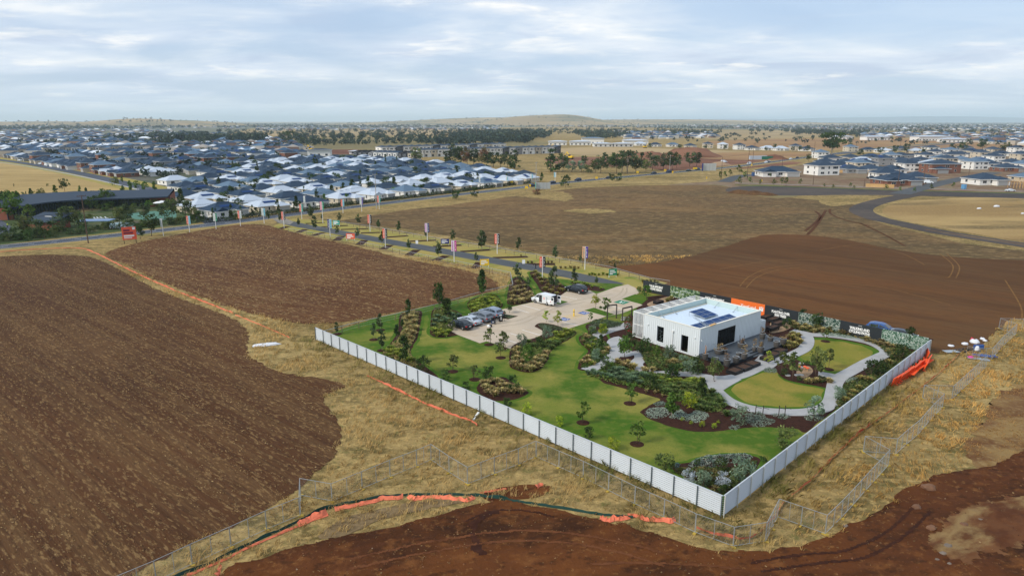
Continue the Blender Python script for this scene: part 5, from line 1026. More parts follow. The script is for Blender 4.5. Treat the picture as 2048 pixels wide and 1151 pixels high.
# pots on the deck
m_pot = mat('grey_concrete_pot', C(78,74,70), .85, var=.15, nscale=4); m_potr = mat('pale_pot_rim', C(136,142,146), .7); m_soil = mat('potting_soil', C(70,48,34), .95); m_dead = vmat('dried_foliage', trans=.2)
GREENS['dead'] = [C(140,116,88), C(116,96,72), C(156,134,100)]
zd = ZO(1380,640,9.589)
POTS = [(288,742,.42,.85,'stem','brown pot with a bare stump by the near deck corner'),(497,803,.40,.62,None,'small empty pot at the deck edge behind the leafy sapling'),(550,645,.62,.68,'dead','wide pot with a dead palm below the glazed wall'),(658,640,.42,.66,'low','pot with orange grass touching the wide pot by the glazing'),(705,862,.48,.9,'dead','pot with a spreading dead plant at the front deck edge'),(875,815,.48,.9,None,'empty pot with pale rim left of the deck steps'),(925,703,.34,.62,None,'small grey pot behind the pot with pale rim'),(1035,738,.46,.85,'deadt','pot with a tall dead shrub right above the steps'),(985,520,.60,.72,'stakes','wide pot with two stakes against the white wall'),(1232,590,.34,.66,'deadt','small pot with an orange dead bush behind the steps'),(1350,615,.47,.9,'stakes','tall grey pot with thin stakes right of the steps'),(1385,352,.46,.85,'stakesd','pot with tall dry stems at the far wall corner'),(1540,392,.45,.62,'low','low pot with pale rim near the far deck edge'),(1655,512,.47,.9,None,'tall brown pot at the front of the far deck end'),(1785,455,.46,.88,'low','tall pot standing last at the far deck end')]
def dead_mesh(h, r, seed, n=46):
    rng = np.random.default_rng(seed); P = np.stack([rng.normal(0, r*.5, n), rng.normal(0, r*.5, n), rng.uniform(.1, h, n)], 1); V, T = leaf_quads(P, .13, rng, 0, 2.5); return np_mesh('dead_foliage', V, T, tint(GREENS['dead'], np.arange(n) % 9, rng, 9), m_dead, nv=4)
for x, y, r, h, pl, lb in POTS:
    p = G(*zd(x, y), DZ); t = thing('plant_pot', lb, 'plant pot', p); mb = MB(); mb.lathe([(r*.72, 0), (r*.92, h*.3), (r, h*.75), (r*.98, h)], 18, cap=False); mb.build('pot', m_pot, t, smooth=True); mb = MB(); mb.lathe([(r*.97, h-.02), (r*1.02, h), (r*1.02, h+.05), (r*.86, h+.05), (r*.84, h-.04)], 18, cap=False); mb.build('rim', m_potr, t); mb = MB(); mb.lathe([(r*.85, h-.1), (.01, h-.06)], 14); mb.build('soil', m_soil, t)
    sd_ = int(x)
    if pl in ('dead', 'deadt'): link('dead_foliage', dead_mesh(.9 if pl == 'dead' else 1.3, r*.8, sd_), t, (0, 0, h))
    if pl == 'low': link('dead_foliage', dead_mesh(.3, r*.9, sd_, 50), t, (0, 0, h))
    if pl == 'stem': mb = MB(); mb.tube([(0, 0, h-.1), (.03, 0, h+.9), (0, .05, h+1.2)], [.09, .08, .05]); mb.build('stem', mat('dead_wood', C(170,124,84), .9), t)
    if pl in ('stakes', 'stakesd'):
        for s in (-.3, .3): mb = MB(); mb.bar((s, 0, h-.1), (s*1.2, 0, h+1.2), .05); mb.build('stake', m_stake, t)
        link('dead_foliage', dead_mesh(1.0 if pl == 'stakesd' else .7, r*.5, sd_, 60), t, (0, 0, h))
# black planter boxes
def planter(p, rz, w, d, h, lb, legs=False):
    t = thing('planter_box', lb, 'planter box', p, rz); mb = MB(); z0 = .35 if legs else 0
    for x0, x1, y0, y1 in ((-w/2, w/2, -d/2, -d/2+.06), (-w/2, w/2, d/2-.06, d/2), (-w/2, -w/2+.06, -d/2+.06, d/2-.06), (w/2-.06, w/2, -d/2+.06, d/2-.06)):
        for k in range(3): mb.box(x0, x1, y0, y1, z0+k*h/3+.01, z0+(k+1)*h/3)
    mb.build('side_board', m_black, t); mb = MB(); mb.box(-w/2+.06, w/2-.06, -d/2+.06, d/2-.06, z0, z0+h-.08); mb.build('soil', m_soil, t)
    if legs:
        for sx in (-1, 1):
            for sy_ in (-1, 1): mb = MB(); mb.box(sx*(w/2-.1)-.05, sx*(w/2-.1)+.05, sy_*(d/2-.1)-.05, sy_*(d/2-.1)+.05, 0, z0+.02); mb.build('leg', m_black, t)
    return t
for x, y, lb in ((850,1020,'black planter box nearest the camera below the deck edge'),(1030,955,'middle black planter box below the deck edge'),(1190,885,'black planter box right beside the deck steps')): planter(G(*zd(x, y)), ang, 1.9, 1.5, .62, lb)
for x, y, lb in ((1480,770,'black planter box right of the deck steps, nearer one'),(1600,700,'black planter box right of the deck steps, middle one'),(1720,630,'black planter box right of the deck steps, farthest one')): planter(G(*zd(x, y)), ang, 1.9, 1.4, .62, lb)
zh = ZO(1440,580,10.24)
for x, y, lb in ((1090,655,'raised black garden bed with seedlings in front of the planting slogan board'),(1190,735,'raised black garden bed nearest the round shrub behind the office'),(1070,830,'low black garden bed against the white service enclosure'),(960,600,'raised black garden bed at the back under the orange board')): planter(G(*zh(x, y)), ang, 2.6, 1.1, .45, lb, True)
planter(G(*ZO(1280,550,10.24)(375,590)), ang, 1.9, 1.1, .7, 'black planter box on the gravel behind the batten screen')
sheet('gravel_court', wpoly([zh(830,560),zh(1000,540),zh(1300,620),zh(1480,680),zh(1440,780),zh(1250,860),zh(1010,870),zh(1020,640)], True, True), 27, m_sand)
sheet('gravel_court', wpoly([ZO(1280,550,10.24)(*q) for q in ((150,590),(560,450),(700,480),(480,600),(300,680))], True, True), 27, m_sand)
# ladder and plank leaning over the parapet
t = thing('ladder', 'aluminium ladder lying over the parapet beside the solar panels', 'ladder', BO(1.8, .1, HB), ang); mb = MB()
for s in (-.2, .2): mb.bar((s, -.1, .08), (s+.9, 3.0, .62), .06)
for k in range(9): f = .05+k*.11; mb.bar((-.2+.9*f, -.1+3.1*f, .08+.54*f), (.2+.9*f, -.1+3.1*f, .08+.54*f), .035)
mb.build('rail', m_alu, t); t = tag(MB().box(-.15, 1.4, -.35, .1, .02, .09).build('plank', m_wood, None, BO(2.5, .1, HB+.06)), 'short timber plank resting on the parapet by the ladder', 'plank'); t.rotation_euler = (0, 0, ang+.1)
# ================================================================== hoarding with slogans
Hh = 2.35; q1, q2 = G(1341, 594), G(1857, 706); hd = (q2-q1).normalized(); hang = atan2(hd.y, hd.x)
def hx(px, z=Hh):
    """distance along the hoarding line of the point seen at column px"""
    k = (px-1024)/F; best = None
    lo, hi = -60.0, 90.0
    for _ in range(60):
        m_ = (lo+hi)/2; p = q1 + hd*m_
        if proj((p.x, p.y, z))[0] < px: lo = m_
        else: hi = m_
    return lo
hoard = thing('hoarding', 'long printed hoarding of black orange and picture boards behind the garden', 'hoarding', q1, hang)
m_bk = mat('black_board', C(34,40,44), .6, var=.05, nscale=.7); m_or = mat('orange_board', C(236,112,40), .6, var=.03, nscale=.7); m_txt = mat('white_lettering', C(236,236,232), .6)
def print_mat(name, kind):
    m = bpy.data.materials.new(name); m.use_nodes = True; t = m.node_tree; b = t.nodes['Principled BSDF']; b.inputs['Roughness'].default_value = .6
    tcn = t.nodes.new('ShaderNodeTexCoord'); mp = t.nodes.new('ShaderNodeMapping'); t.links.new(tcn.outputs['Object'], mp.inputs[0])
    if kind == 'trees': mp.inputs['Scale'].default_value = (1.2, 1, 1.6); st = [(.34, C(20,48,40)), (.44, C(48,84,46)), (.52, C(110,130,74)), (.58, C(190,204,200)), (.61, C(30,62,56))]
    elif kind == 'suburb': mp.inputs['Scale'].default_value = (1.6, 1, 2.4); st = [(.36, C(18,46,44)), (.46, C(40,76,54)), (.53, C(176,184,176)), (.57, C(30,66,62)), (.66, C(210,206,190))]
    else: mp.inputs['Scale'].default_value = (2.4, 1, 2.6); st = [(.36, C(30,74,58)), (.46, C(52,98,66)), (.52, C(190,202,194)), (.56, C(40,84,66)), (.66, C(214,214,204))]
    n = t.nodes.new('ShaderNodeTexNoise'); n.inputs['Scale'].default_value = 1.3; n.inputs['Detail'].default_value = 5; t.links.new(mp.outputs[0], n.inputs['Vector'])
    v = t.nodes.new('ShaderNodeTexVoronoi'); v.inputs['Scale'].default_value = 2.2; v.distance = 'CHEBYCHEV'; t.links.new(mp.outputs[0], v.inputs['Vector'])
    a = t.nodes.new('ShaderNodeMix'); a.data_type = 'FLOAT'; a.inputs[0].default_value = .15 if kind == 'trees' else .38; t.links.new(n.outputs['Fac'], a.inputs[2]); t.links.new(v.outputs['Distance'], a.inputs[3])
    r = t.nodes.new('ShaderNodeValToRGB'); t.links.new(a.outputs[0], r.inputs[0])
    while len(r.color_ramp.elements) < len(st): r.color_ramp.elements.new(.5)
    for e, (p, c) in zip(r.color_ramp.elements, st): e.position = p; e.color = (*c, 1)
    t.links.new(r.outputs[0], b.inputs['Base Color']); return m
def text_mesh(s, size, sx=1.0, bold=.02, align='CENTER'):
    cu = bpy.data.curves.new('lettering', 'FONT'); cu.body = s; cu.size = size; cu.align_x = align; cu.offset = bold; cu.extrude = .004; cu.resolution_u = 2; cu.space_character = .95
    ob = bpy.data.objects.new('lettering', cu); COL.objects.link(ob); dg = bpy.context.evaluated_depsgraph_get(); me = bpy.data.meshes.new_from_object(ob.evaluated_get(dg)); bpy.data.objects.remove(ob); bpy.data.curves.remove(cu)
    for v in me.vertices: v.co.x *= sx
    me.materials.clear(); me.materials.append(m_txt); return me
BRD = [(1287,1341.5,'b',['SOLAR EFFICIENT','HOME DESIGN']),(1341.5,1400.5,'trees',None),(1400.5,1463,'b',['LOCAL GOVERNMENT']),(1463,1530.5,'o',None),(1530.5,1598,'b',['PLANTING OVER','5000 TREES']),(1598,1681.5,'suburb',None),(1681.5,1765,'b',['WALKING AND','CYCLING PATHS']),(1765,1858.5,'plan',None)]
PM = {k: print_mat('print_'+k, k) for k in ('trees', 'suburb', 'plan')}
for a, b_, kd, tx in BRD:
    x0, x1 = hx(a), hx(b_); mm = {'b': m_bk, 'o': m_or}.get(kd) or PM[kd]; mb = MB(); mb.box(0, x1-x0-.01, -.05, .03, .12, Hh); bd = mb.build('board', mm, hoard, (x0, 0, 0)); wB = x1-x0
    mb = MB()
    for k in range(3): mb.box(wB*k/2.02, wB*k/2.02+.1, .035, .16, 0, Hh-.1)
    mb.build('post', m_stake, bd)
    if tx:
        sz = .62; n = len(tx)
        for k, s in enumerate(tx):
            me = text_mesh(s, sz, min(.72, wB*.62/(len(s)*sz*.62)), .028); o = link('lettering', me, bd, (wB*.48, -.056, 1.30-k*.56 if n > 1 else 1.25)); o.rotation_euler = (pi/2, 0, 0)
        o = link('lettering', text_mesh('YOURLAND', .12, .9, .004), bd, (wB*.48, -.056, 2.02)); o.rotation_euler = (pi/2, 0, 0)
    if kd == 'o':
        o = link('lettering', text_mesh('YourLand', .82, .95, .012), bd, (wB*.52, -.056, 1.12)); o.rotation_euler = (pi/2, 0, 0)
        mb = MB(); mb.box(0, .78, -.062, -.052, 1.05, 1.83); mb.face([(.02, -.064, 1.81), (.40, -.064, 1.42), (.76, -.064, 1.81), (.62, -.064, 1.81), (.40, -.064, 1.58), (.16, -.064, 1.81)], 1); mb.build('logo', [m_txt, m_or], bd, (wB*.84, 0, 0)); o = link('lettering', text_mesh('yourland.com', .14, .9, .003), bd, (wB*.8, -.056, .55)); o.rotation_euler = (pi/2, 0, 0)
# ================================================================== vehicles
m_tyre = mat('tyre_rubber', C(26,26,28), .85); m_rim = mat('alloy_rim', C(168,172,176), .35, metal=.7); m_cgl = mat('car_glass', C(26,38,48), .06, spec=.9); m_red = MATS['red_dirt']; m_lampr = mat('tail_lamp', C(176,34,28), .25); m_lampw = mat('head_lamp', C(226,230,232), .15); m_plate = mat('number_plate', C(232,230,220), .5); m_trim = mat('car_trim', C(34,36,38), .6)
def paint(name, c): return mat('paint_'+name, C(*c), .22, metal=.25, spec=.6)
PAINT = {'black': paint('black', (26,34,42)), 'silver': paint('silver', (176,186,196)), 'grey': paint('grey', (112,120,130)), 'bluegrey': paint('bluegrey', (128,142,160)), 'white': paint('white', (226,230,232)), 'navy': paint('navy', (32,48,72)), 'blue': paint('blue', (40,82,140)), 'dkgreen': paint('dkgreen', (30,60,60)), 'red': paint('red', (150,36,30))}
PROF = {  # side outline: (x, sill/belt z) lower body top, then roof outline; x from rear (-) to front (+)
 'sedan': dict(L=4.7, W=1.8, belt=[(-2.35,.75),(-2.2,.98),(-1.55,1.02),(-.6,1.0),(.75,.98),(1.3,.93),(2.1,.82),(2.35,.62)], roof=[(-1.75,1.01),(-1.05,1.36),(-.5,1.45),(.2,1.43),(.6,1.32),(1.3,.95)]),
 'suv': dict(L=4.75, W=1.88, belt=[(-2.37,.85),(-2.28,1.08),(-1.5,1.1),(.7,1.08),(1.2,1.06),(2.1,.98),(2.37,.72)], roof=[(-2.25,1.1),(-1.9,1.5),(-1.2,1.68),(0,1.70),(.45,1.58),(1.25,1.07)]),
 'hatch': dict(L=4.3, W=1.78, belt=[(-2.15,.8),(-2.05,1.0),(-1.4,1.02),(.7,1.0),(1.2,.96),(1.95,.86),(2.15,.62)], roof=[(-2.02,1.02),(-1.6,1.36),(-1.0,1.48),(0,1.49),(.4,1.4),(1.2,.98)]),
 'van': dict(L=5.0, W=1.95, belt=[(-2.5,1.0),(-2.48,1.2),(-1.5,1.2),(.9,1.2),(1.6,1.15),(2.2,1.02),(2.5,.75)], roof=[(-2.46,1.2),(-2.40,1.92),(-2.1,2.0),(.4,2.0),(.95,1.86),(1.75,1.14)]),
 'ute': dict(L=5.2, W=1.86, belt=[(-2.6,.8),(-2.55,1.05),(-1.0,1.06),(.9,1.08),(1.5,1.05),(2.4,.98),(2.6,.7)], roof=[(-.75,1.07),(-.6,1.62),(0,1.74),(.7,1.70),(.95,1.6),(1.5,1.06)])}
CARS = {}
def car_proto(kind, col, lod=0):
    k = (kind, col, lod)
    if k in CARS: return CARS[k]
    p = PROF[kind]; W = p['W']; t = link('car', None); mp = PAINT[col]; wx = (-p['L']*.29, p['L']*.30); r = .33 if kind in ('sedan', 'hatch') else .36
    # body: slices along x, rounded across
    def zt(x): return float(np.interp(x, [b[0] for b in p['belt']], [b[1] for b in p['belt']]))
    xs = sorted(set([b[0] for b in p['belt']] + list(np.linspace(-p['L']/2, p['L']/2, 23)))); mb = MB(); rings = []
    for x in xs:
        e = abs(x)/(p['L']/2); half = W/2*(1-.10*max(0, (e-.72)/.28)**2); top = zt(x); zb = .24 + .14*max(0, (e-.85)/.15)
        arch = 0
        for c in wx:
            if abs(x-c) < r+.05: arch = max(arch, math.sqrt(max(0, (r+.06)**2-(x-c)**2))+r*.92)
        zl = max(zb, arch); yy = [(-half*.86, zb), (-half*.98, min(zl, top-.12)) , (-half, min(max(zl+.02, .5), top-.1)), (-half*.97, top-.07), (-half*.88, top), (0, top+.03)]
        ring = yy + [(-a, b) for a, b in yy[-2::-1]]; o = len(mb.v); mb.v += [(x, a, b) for a, b in ring]; rings.append((o, len(ring)))
    for (a, n), (b_, _) in zip(rings, rings[1:]):
        for i in range(n-1): mb.f.append((a+i, a+i+1, b_+i+1, b_+i)); mb.m.append(0)
        mb.f.append((a+n-1, a, b_, b_+n-1)); mb.m.append(0)
    mb.f.append(tuple(rings[0][0]+i for i in range(rings[0][1]))); mb.m.append(0); mb.f.append(tuple(rings[-1][0]+rings[-1][1]-1-i for i in range(rings[-1][1]))); mb.m.append(0)
    body = mb.build('body', mp, t, smooth=True)
    # cabin: painted roof and pillars, glass just proud of it
    rf = p['roof']; mb = MB(); ins = .10 if kind != 'van' else .05
    def half(z): 
        b0 = rf[0][1]; tmax = max(q[1] for q in rf); return W/2*.93 - (W*ins)*max(0, (z-b0)/(tmax-b0))
    o = len(mb.v); n = len(rf)
    for x, z in rf: mb.v += [(x, -half(z), z), (x, -half(z)*.82, z+.03), (x, half(z)*.82, z+.03), (x, half(z), z)]
    for i in range(n-1):
        a, b_ = o+i*4, o+(i+1)*4
        for q in range(3): mb.f.append((a+q, b_+q, b_+q+1, a+q+1)); mb.m.append(0)
    zb0 = rf[0][1]-.1
    for s in (0, 3): mb.f.append(tuple(o+i*4+s for i in range(n))); mb.m.append(0)
    cab = mb.build('roof', mp, t, smooth=False)
    def glass(name, pts): m_ = MB(); m_.face(pts); return m_.build(name, m_cgl, t)
    g = .015
    # windscreen, rear glass
    (xa, za), (xb, zb_) = rf[-2], rf[-1]; ya, yb = half(za)*.80, half(zb_)*.84
    glass('windscreen', [(xa+.06+g, -ya, za+.03-.02+g), (xb-.05+g, -yb, zb_+.05+g), (xb-.05+g, yb, zb_+.05+g), (xa+.06+g, ya, za+.01+g)])
    (xa, za), (xb, zb_) = rf[1], rf[0]; ya, yb = half(za)*.80, half(zb_)*.84
    rear_glass = [(xa-.02-g, -ya, za+.0+g), (xa-.02-g, ya, za+.0+g), (xb+(xa-xb)*.15-g, yb, zb_+(za-zb_)*.15+.03+g), (xb+(xa-xb)*.15-g, -yb, zb_+(za-zb_)*.15+.03+g)]
    if kind != 'van': glass('rear_window', rear_glass)
    tm = max(q[1] for q in rf)
    for s in (-1, 1):
        if kind == 'van': segs = [(.55, 1.5)]
        elif kind == 'ute': segs = [(-.5, .32), (.4, 1.2)]
        else: x0, x1 = rf[0][0], rf[-1][0]; segs = [(x0+.45, -.35), (-.27, x1-.35)]
        for a, b_ in segs:
            up = float(np.interp(a, [q[0] for q in rf], [q[1] for q in rf])); up2 = float(np.interp(b_, [q[0] for q in rf], [q[1] for q in rf])); lo = rf[0][1]+.05; hi1, hi2 = max(lo+.05, min(up, tm)-.10), max(lo+.05, min(up2, tm)-.10)
            glass('side_window', [(a, s*(half(lo)+g), lo), (b_, s*(half(lo)+g), lo), (b_-.05, s*(half(hi2)+g), hi2), (a+.05, s*(half(hi1)+g), hi1)])
    if not lod:
        for c in wx:
            for s in (-1, 1):
                m_ = MB(); m_.lathe([(r*.62, -.11), (r*.95, -.11), (r, -.06), (r, .06), (r*.95, .11), (r*.62, .11)], 18, cap=False); w = m_.build('wheel', m_tyre, t, (c, s*(W/2-.12), r), smooth=False); w.rotation_euler = (pi/2, 0, 0)
                m_ = MB(); m_.lathe([(r*.63, .08), (r*.2, .10), (.02, .09)], 14); m_.lathe([(r*.63, -.08), (r*.2, -.10), (.02, -.09)], 14); m_.build('rim', m_rim, w)
        for s in (-1, 1):
            zt_ = p['belt'][1][1]; m_ = MB(); m_.box(-p['L']/2-.012, -p['L']/2+.2, s*W*.43-.16, s*W*.43+.10, zt_-.30, zt_-.12); m_.build('tail_lamp', m_lampr, t)
            zf = p['belt'][-1][1]; m_ = MB(); m_.box(p['L']/2-.22, p['L']/2+.01, s*W*.40-.18, s*W*.40+.10, zf-.02, zf+.12); m_.build('head_lamp', m_lampw, t)
            m_ = MB(); m_.box(rf[-1][0]-.35, rf[-1][0]-.2, s*(W/2+.02), s*(W/2+.2), rf[-1][1]+.02, rf[-1][1]+.16); m_.build('mirror', mp, t)
        m_ = MB(); m_.box(-p['L']/2-.02, -p['L']/2+.1, -.25, .25, .62, .74); m_.build('number_plate', m_plate, t)
        m_ = MB(); m_.box(-p['L']/2-.015, -p['L']/2+.1, -W*.40, W*.40, .27, .45); m_.box(p['L']/2-.12, p['L']/2+.012, -W*.38, W*.38, .26, .44); m_.build('bumper_trim', m_trim, t)
    else:
        for c in wx:
            for s in (-1, 1): m_ = MB(); m_.lathe([(r*.6, -.1), (r, -.08), (r, .08), (r*.6, .1)], 10); w = m_.build('wheel', m_tyre, t, (c, s*(W/2-.12), r)); w.rotation_euler = (pi/2, 0, 0)
    remember(t); CARS[k] = t; USED[t.name] = 0; return t
def put_car(kind, col, p, rz, label, group=None, lod=0, cat=None):
    t = car_proto(kind, col, lod)
    if USED[t.name] == 0: USED[t.name] = 1; o = t; o.location = p; o.rotation_euler = (0, 0, rz); o['label'] = label
    else: o = copy_tree(t, p, rz, label=label)
    o['category'] = cat or {'van': 'van', 'ute': 'ute'}.get(kind, 'car'); 
    if group: o['group'] = group
    return o
zc_ = ZO(890,600,14.386); zv = ZO(1000,560,8.22)
def heading(a, b): p, q = G(*a), G(*b); return atan2(q.y-p.y, q.x-p.x)
bay = heading(zc_(400,890), zc_(200,690)); bay = heading(zv(650,500), zv(330,420))
def parked(cx, cy, zf): p = G(*zf(cx, cy)); return p
ZP = .1
for kind, col, x, y, lb, gp in (('sedan','black',455,800,'black sedan parked nearest the lawn, leftmost of four cars',1),('sedan','silver',720,690,'silver coupe parked between the black sedan and the grey wagon',1),('suv','grey',1040,590,'grey wagon with tinted windows parked third in the row',1),('suv','bluegrey',1330,470,'blue-grey hatchback behind the grey wagon, last of four cars',1)):
    p = G(*zc_(x, y)); p.z = ZP; put_car(kind, col, p, bay, lb, 'cars parked along the car park edge')
p = (G(*zv(1150,200)) + G(*zv(1340,240)))/2 + Vector((.2, .8, 0)); p.z = ZP; put_car('suv', 'black', p, bay, 'black four-wheel drive parked alone at the far end of the car park')
# van with its doors open
p = (G(*zv(580,380)) + G(*zv(770,425)))/2; d = Vector((cos(bay), sin(bay), 0)); p = p + Vector((-d.y, d.x, 0))*(-.85); p.z = ZP
v = put_car('van', 'white', p, bay, 'white delivery van with side door and rear doors open')
m_in = mat('van_interior', C(40,42,46), .9); s = 1
side = 1 if True else -1
for nm, pts, mm in (('door_opening', [(-.35, 1.0, .45), (.42, 1.0, .45), (.42, .955, 1.82), (-.35, .955, 1.82)], m_in),): 
    m_ = MB(); m_.face([(a, b_*1.0, c) for a, b_, c in pts]); m_.build(nm, mm, v)
m_ = MB(); m_.box(-1.5, -.4, .99, 1.06, .45, 1.8); m_.build('sliding_door', PAINT['white'], v); m_ = MB(); m_.lathe([(.2, 0), (.2, .01)], 14); q = m_.build('logo', mat('faded_red_logo', C(220,160,160), .6), v, (-.95, 1.062, 1.35)); q.rotation_euler = (-pi/2, 0, 0)
m_ = MB(); m_.box(-2.535, -2.505, -.82, .82, .55, 1.9); m_.build('load_opening', m_in, v)
for s, a in ((-1, -1.75), (1, 1.75)):
    m_ = MB(); m_.box(-.03, .03, 0, .84, 0, 1.4); q = m_.build('rear_door', PAINT['white'], v, (-2.52, s*.9, .5)); q.rotation_euler = (0, 0, (pi if s > 0 else 0) + (-a if s < 0 else -a)); 
    m_ = MB(); m_.box(-.036, .036, .12, .70, .78, 1.25); m_.build('rear_window', m_cgl, q)
# cars behind the hoarding
zk = ZO(1640,620,8.533)
p = G(*zk(1065,232), 1.62); p.z = .05; put_car('suv', 'blue', p, hang+.1, 'blue car with a pale roof parked behind the hoarding'); p = G(*zk(1400,335), 1.42); p.z = .05; put_car('sedan', 'black', p, hang+.2, 'black car whose roof just shows above the hoarding')
# traffic on the main road
z8b = ZO(1050,270,4.551); z14 = ZO(1400,270,8.533)
TR = [(72,470,'suv','navy'),(235,440,'sedan','navy'),(498,418,'suv','navy'),(735,395,'sedan','black'),(1198,355,'sedan','black'),(1288,340,'suv','navy'),(1470,330,'sedan','dkgreen'),(1590,320,'suv','dkgreen')]
rdv = lambda p: min(range(len(RW)-1), key=lambda k: (RW[k]-p).length)
TRP = [z8b(x, y)+(k, c) for x, y, k, c in TR] + [z14(*q)+(k, c) for q, k, c in (((840,505),'van','white'),((1150,480),'suv','white'),((1320,470),'sedan','black'),((1385,470),'sedan','silver'),((1790,430),'suv','white'),((1940,405),'sedan','black'))]
TRP.sort()
for i, (x, y, k, c) in enumerate(TRP):
    p = G(x, y); j = rdv(p); d = (RW[j+1]-RW[j]).normalized(); n = Vector((-d.y, d.x, 0)); sgn = 1 if i % 3 else -1
    q = RW[j] + d*((p-RW[j]).dot(d)) + n*(1.7*sgn); q.z = .06; put_car(k, c, q, atan2(d.y, d.x)+(pi if sgn > 0 else 0), '%s %s driving on the main road, %s of the traffic' % (c.replace('dk', 'dark ').replace('navy', 'navy blue'), {'sedan': 'sedan', 'suv': 'wagon', 'van': 'van'}[k], from_left(i, len(TRP))), 'traffic on the main road', 1)
for i, (x, y, k, c, a, lb) in enumerate(((376,411,'van','white',.3,'white van parked beside the rust red end of the clubhouse'),(81,329,'suv','white',2.6,'white car on the side street, upper of two close together'),(93,332,'sedan','white',2.6,'white sedan on the side street, lower of two close together'),(136,339,'suv','dkgreen',2.6,'dark green car on the side street beside the pale driveway'),(40,322,'sedan','white',2.6,'white car far up the side street at the left'),(1856,367,'van','white',-.3,'white van parked in front of the dark garage in the new estate'),(2020,383,'sedan','white',.1,'white sedan parked at the right edge by the building site'),(1742,357,'ute','black',.1,'black ute parked before the white fronted house'),(1545,326,'sedan','white',.3,'white car beside the green shipping container') if False else (1448,325,'van','white',.2,'white truck beside the pale dirt piles of the earthworks'))): put_car(k, c, G(x, y), a, lb, None, 1)
# ================================================================== people
def person(p, rz, label, cloth, trouser, lean=0.0, stride=.25, arm=0.2, h=1.76, skin=C(190,140,112)):
    t = thing('person', label, 'person', p, rz); s = h/1.76
    J = {'pel': (0,0,.95,.14),'wst': (0+lean*.2,0,1.08,.125),'chs': (lean*.5,0,1.32,.155),'shl': (lean*.65,0,1.44,.13),'nck': (lean*.8,0,1.52,.055),'hdb': (lean*.9,0,1.60,.085),'hd': (lean*1.0,0,1.68,.10),'hdt': (lean*1.05,0,1.75,.075)}
    E = [('pel','wst'),('wst','chs'),('chs','shl'),('shl','nck'),('nck','hdb'),('hdb','hd'),('hd','hdt')]
    for sg, n in ((-1,'L'),(1,'R')):
        f = sg*stride; J.update({'hip'+n: (0,sg*.10,.90,.095),'kne'+n: (f*.55,sg*.10,.50,.062),'ank'+n: (f-.03,sg*.10,.09,.045),'toe'+n: (f+.16,sg*.11,.045,.04),'sho'+n: (lean*.65,sg*.20,1.42,.062),'elb'+n: (lean*.65+arm-f*.3,sg*.27,1.16,.044),'wri'+n: (lean*.65+arm*2.2-f*.5,sg*.25,.94,.032),'hnd'+n: (lean*.65+arm*2.5-f*.55,sg*.24,.86,.036)})
        E += [('pel','hip'+n),('hip'+n,'kne'+n),('kne'+n,'ank'+n),('ank'+n,'toe'+n),('shl','sho'+n),('sho'+n,'elb'+n),('elb'+n,'wri'+n),('wri'+n,'hnd'+n)]
    names = list(J); me = bpy.data.meshes.new('body'); me.from_pydata([tuple(c*s for c in J[k][:3]) for k in names], [(names.index(a), names.index(b)) for a, b in E], [])
    o = link('body', me, t); md = o.modifiers.new('skin', 'SKIN'); md.use_smooth_shade = True
    for v_, k in zip(me.skin_vertices[0].data, names): v_.radius = (J[k][3]*s, J[k][3]*s); v_.use_root = (k == 'pel')
    o.modifiers.new('sub', 'SUBSURF').levels = 1; dg = bpy.context.evaluated_depsgraph_get(); m2 = bpy.data.meshes.new_from_object(o.evaluated_get(dg)); o.modifiers.clear(); o.data = m2; m2.name = 'body'; bpy.data.meshes.remove(me)
    mats = [mat('cloth_'+cloth[0], C(*cloth[1]), .9), mat('cloth_'+trouser[0], C(*trouser[1]), .9), mat('skin', skin, .6), mat('hair', C(40,30,26), .8), mat('shoe', C(24,24,26), .6)]
    m2.materials.clear()
    for m_ in mats: m2.materials.append(m_)
    for pl in m2.polygons:
        c = pl.center/s; z = c.z; pl.material_index = 4 if z < .12 else 1 if z < .98 and abs(c.y) < .21 else 2 if (z < .98) else 0 if z < 1.5 else 3 if (z > 1.68 or (c.x < lean-.02 and z > 1.6)) else 2
    return t
p = G(*z6(812,652)); p.z = .07; person(p, -2.6, 'person in black walking along the avenue with hands down', ('black', (26,26,28)), ('charcoal', (34,36,44)), 0, .26)
p = G(*zc_(1440,712)); p.z = ZP; person(p, .3, 'person in black bending forward beside the grey wagon', ('black', (26,26,28)), ('black', (26,26,28)), .42, .12, .28)
p = G(*cz(90,490)); p.z = .06; person(p, .8, 'worker in a bright yellow vest on the clubhouse driveway', ('hivis', (190,210,40)), ('navy', (30,38,60)), 0, .15)
m_case = mat('equipment_black', C(22,22,24), .6)
p = G(*zc_(1600,625)); p.z = ZP; t = thing('equipment_bag', 'upright black bag with white panel standing near the planted island', 'bag', p, .4); MB().box(-.28, .28, -.2, .2, 0, 1.05).build('bag_body', m_case, t); MB().box(-.10, .10, -.215, -.2, .3, .85).build('white_panel', m_frame, t); MB().box(-.2, .2, -.12, .12, 1.05, 1.12).build('lid', m_frame, t)
p = G(*zc_(1665,630)); p.z = ZP; t = thing('tripod', 'black camera tripod standing right of the upright bag', 'tripod', p)
for k in range(3): a = k*2.1+.4; mb = MB(); mb.bar((.38*cos(a), .38*sin(a), 0), (0, 0, 1.15), .04); mb.build('leg', m_case, t)
MB().box(-.06, .06, -.06, .06, 1.1, 1.3).build('head', m_case, t)
p = G(*zc_(1375,690)); p.z = ZP; t = thing('equipment_case', 'dark blue and white equipment cases stacked behind the grey wagon', 'case', p, .3); MB().box(-.25, .25, -.2, .2, 0, .62).build('lower_case', mat('case_blue', C(44,62,96), .6), t); MB().box(-.22, .22, -.18, .18, .62, 1.1).build('upper_case', m_case, t); MB().box(-.14, .14, -.22, -.2, .25, .45).build('white_patch', m_frame, t)
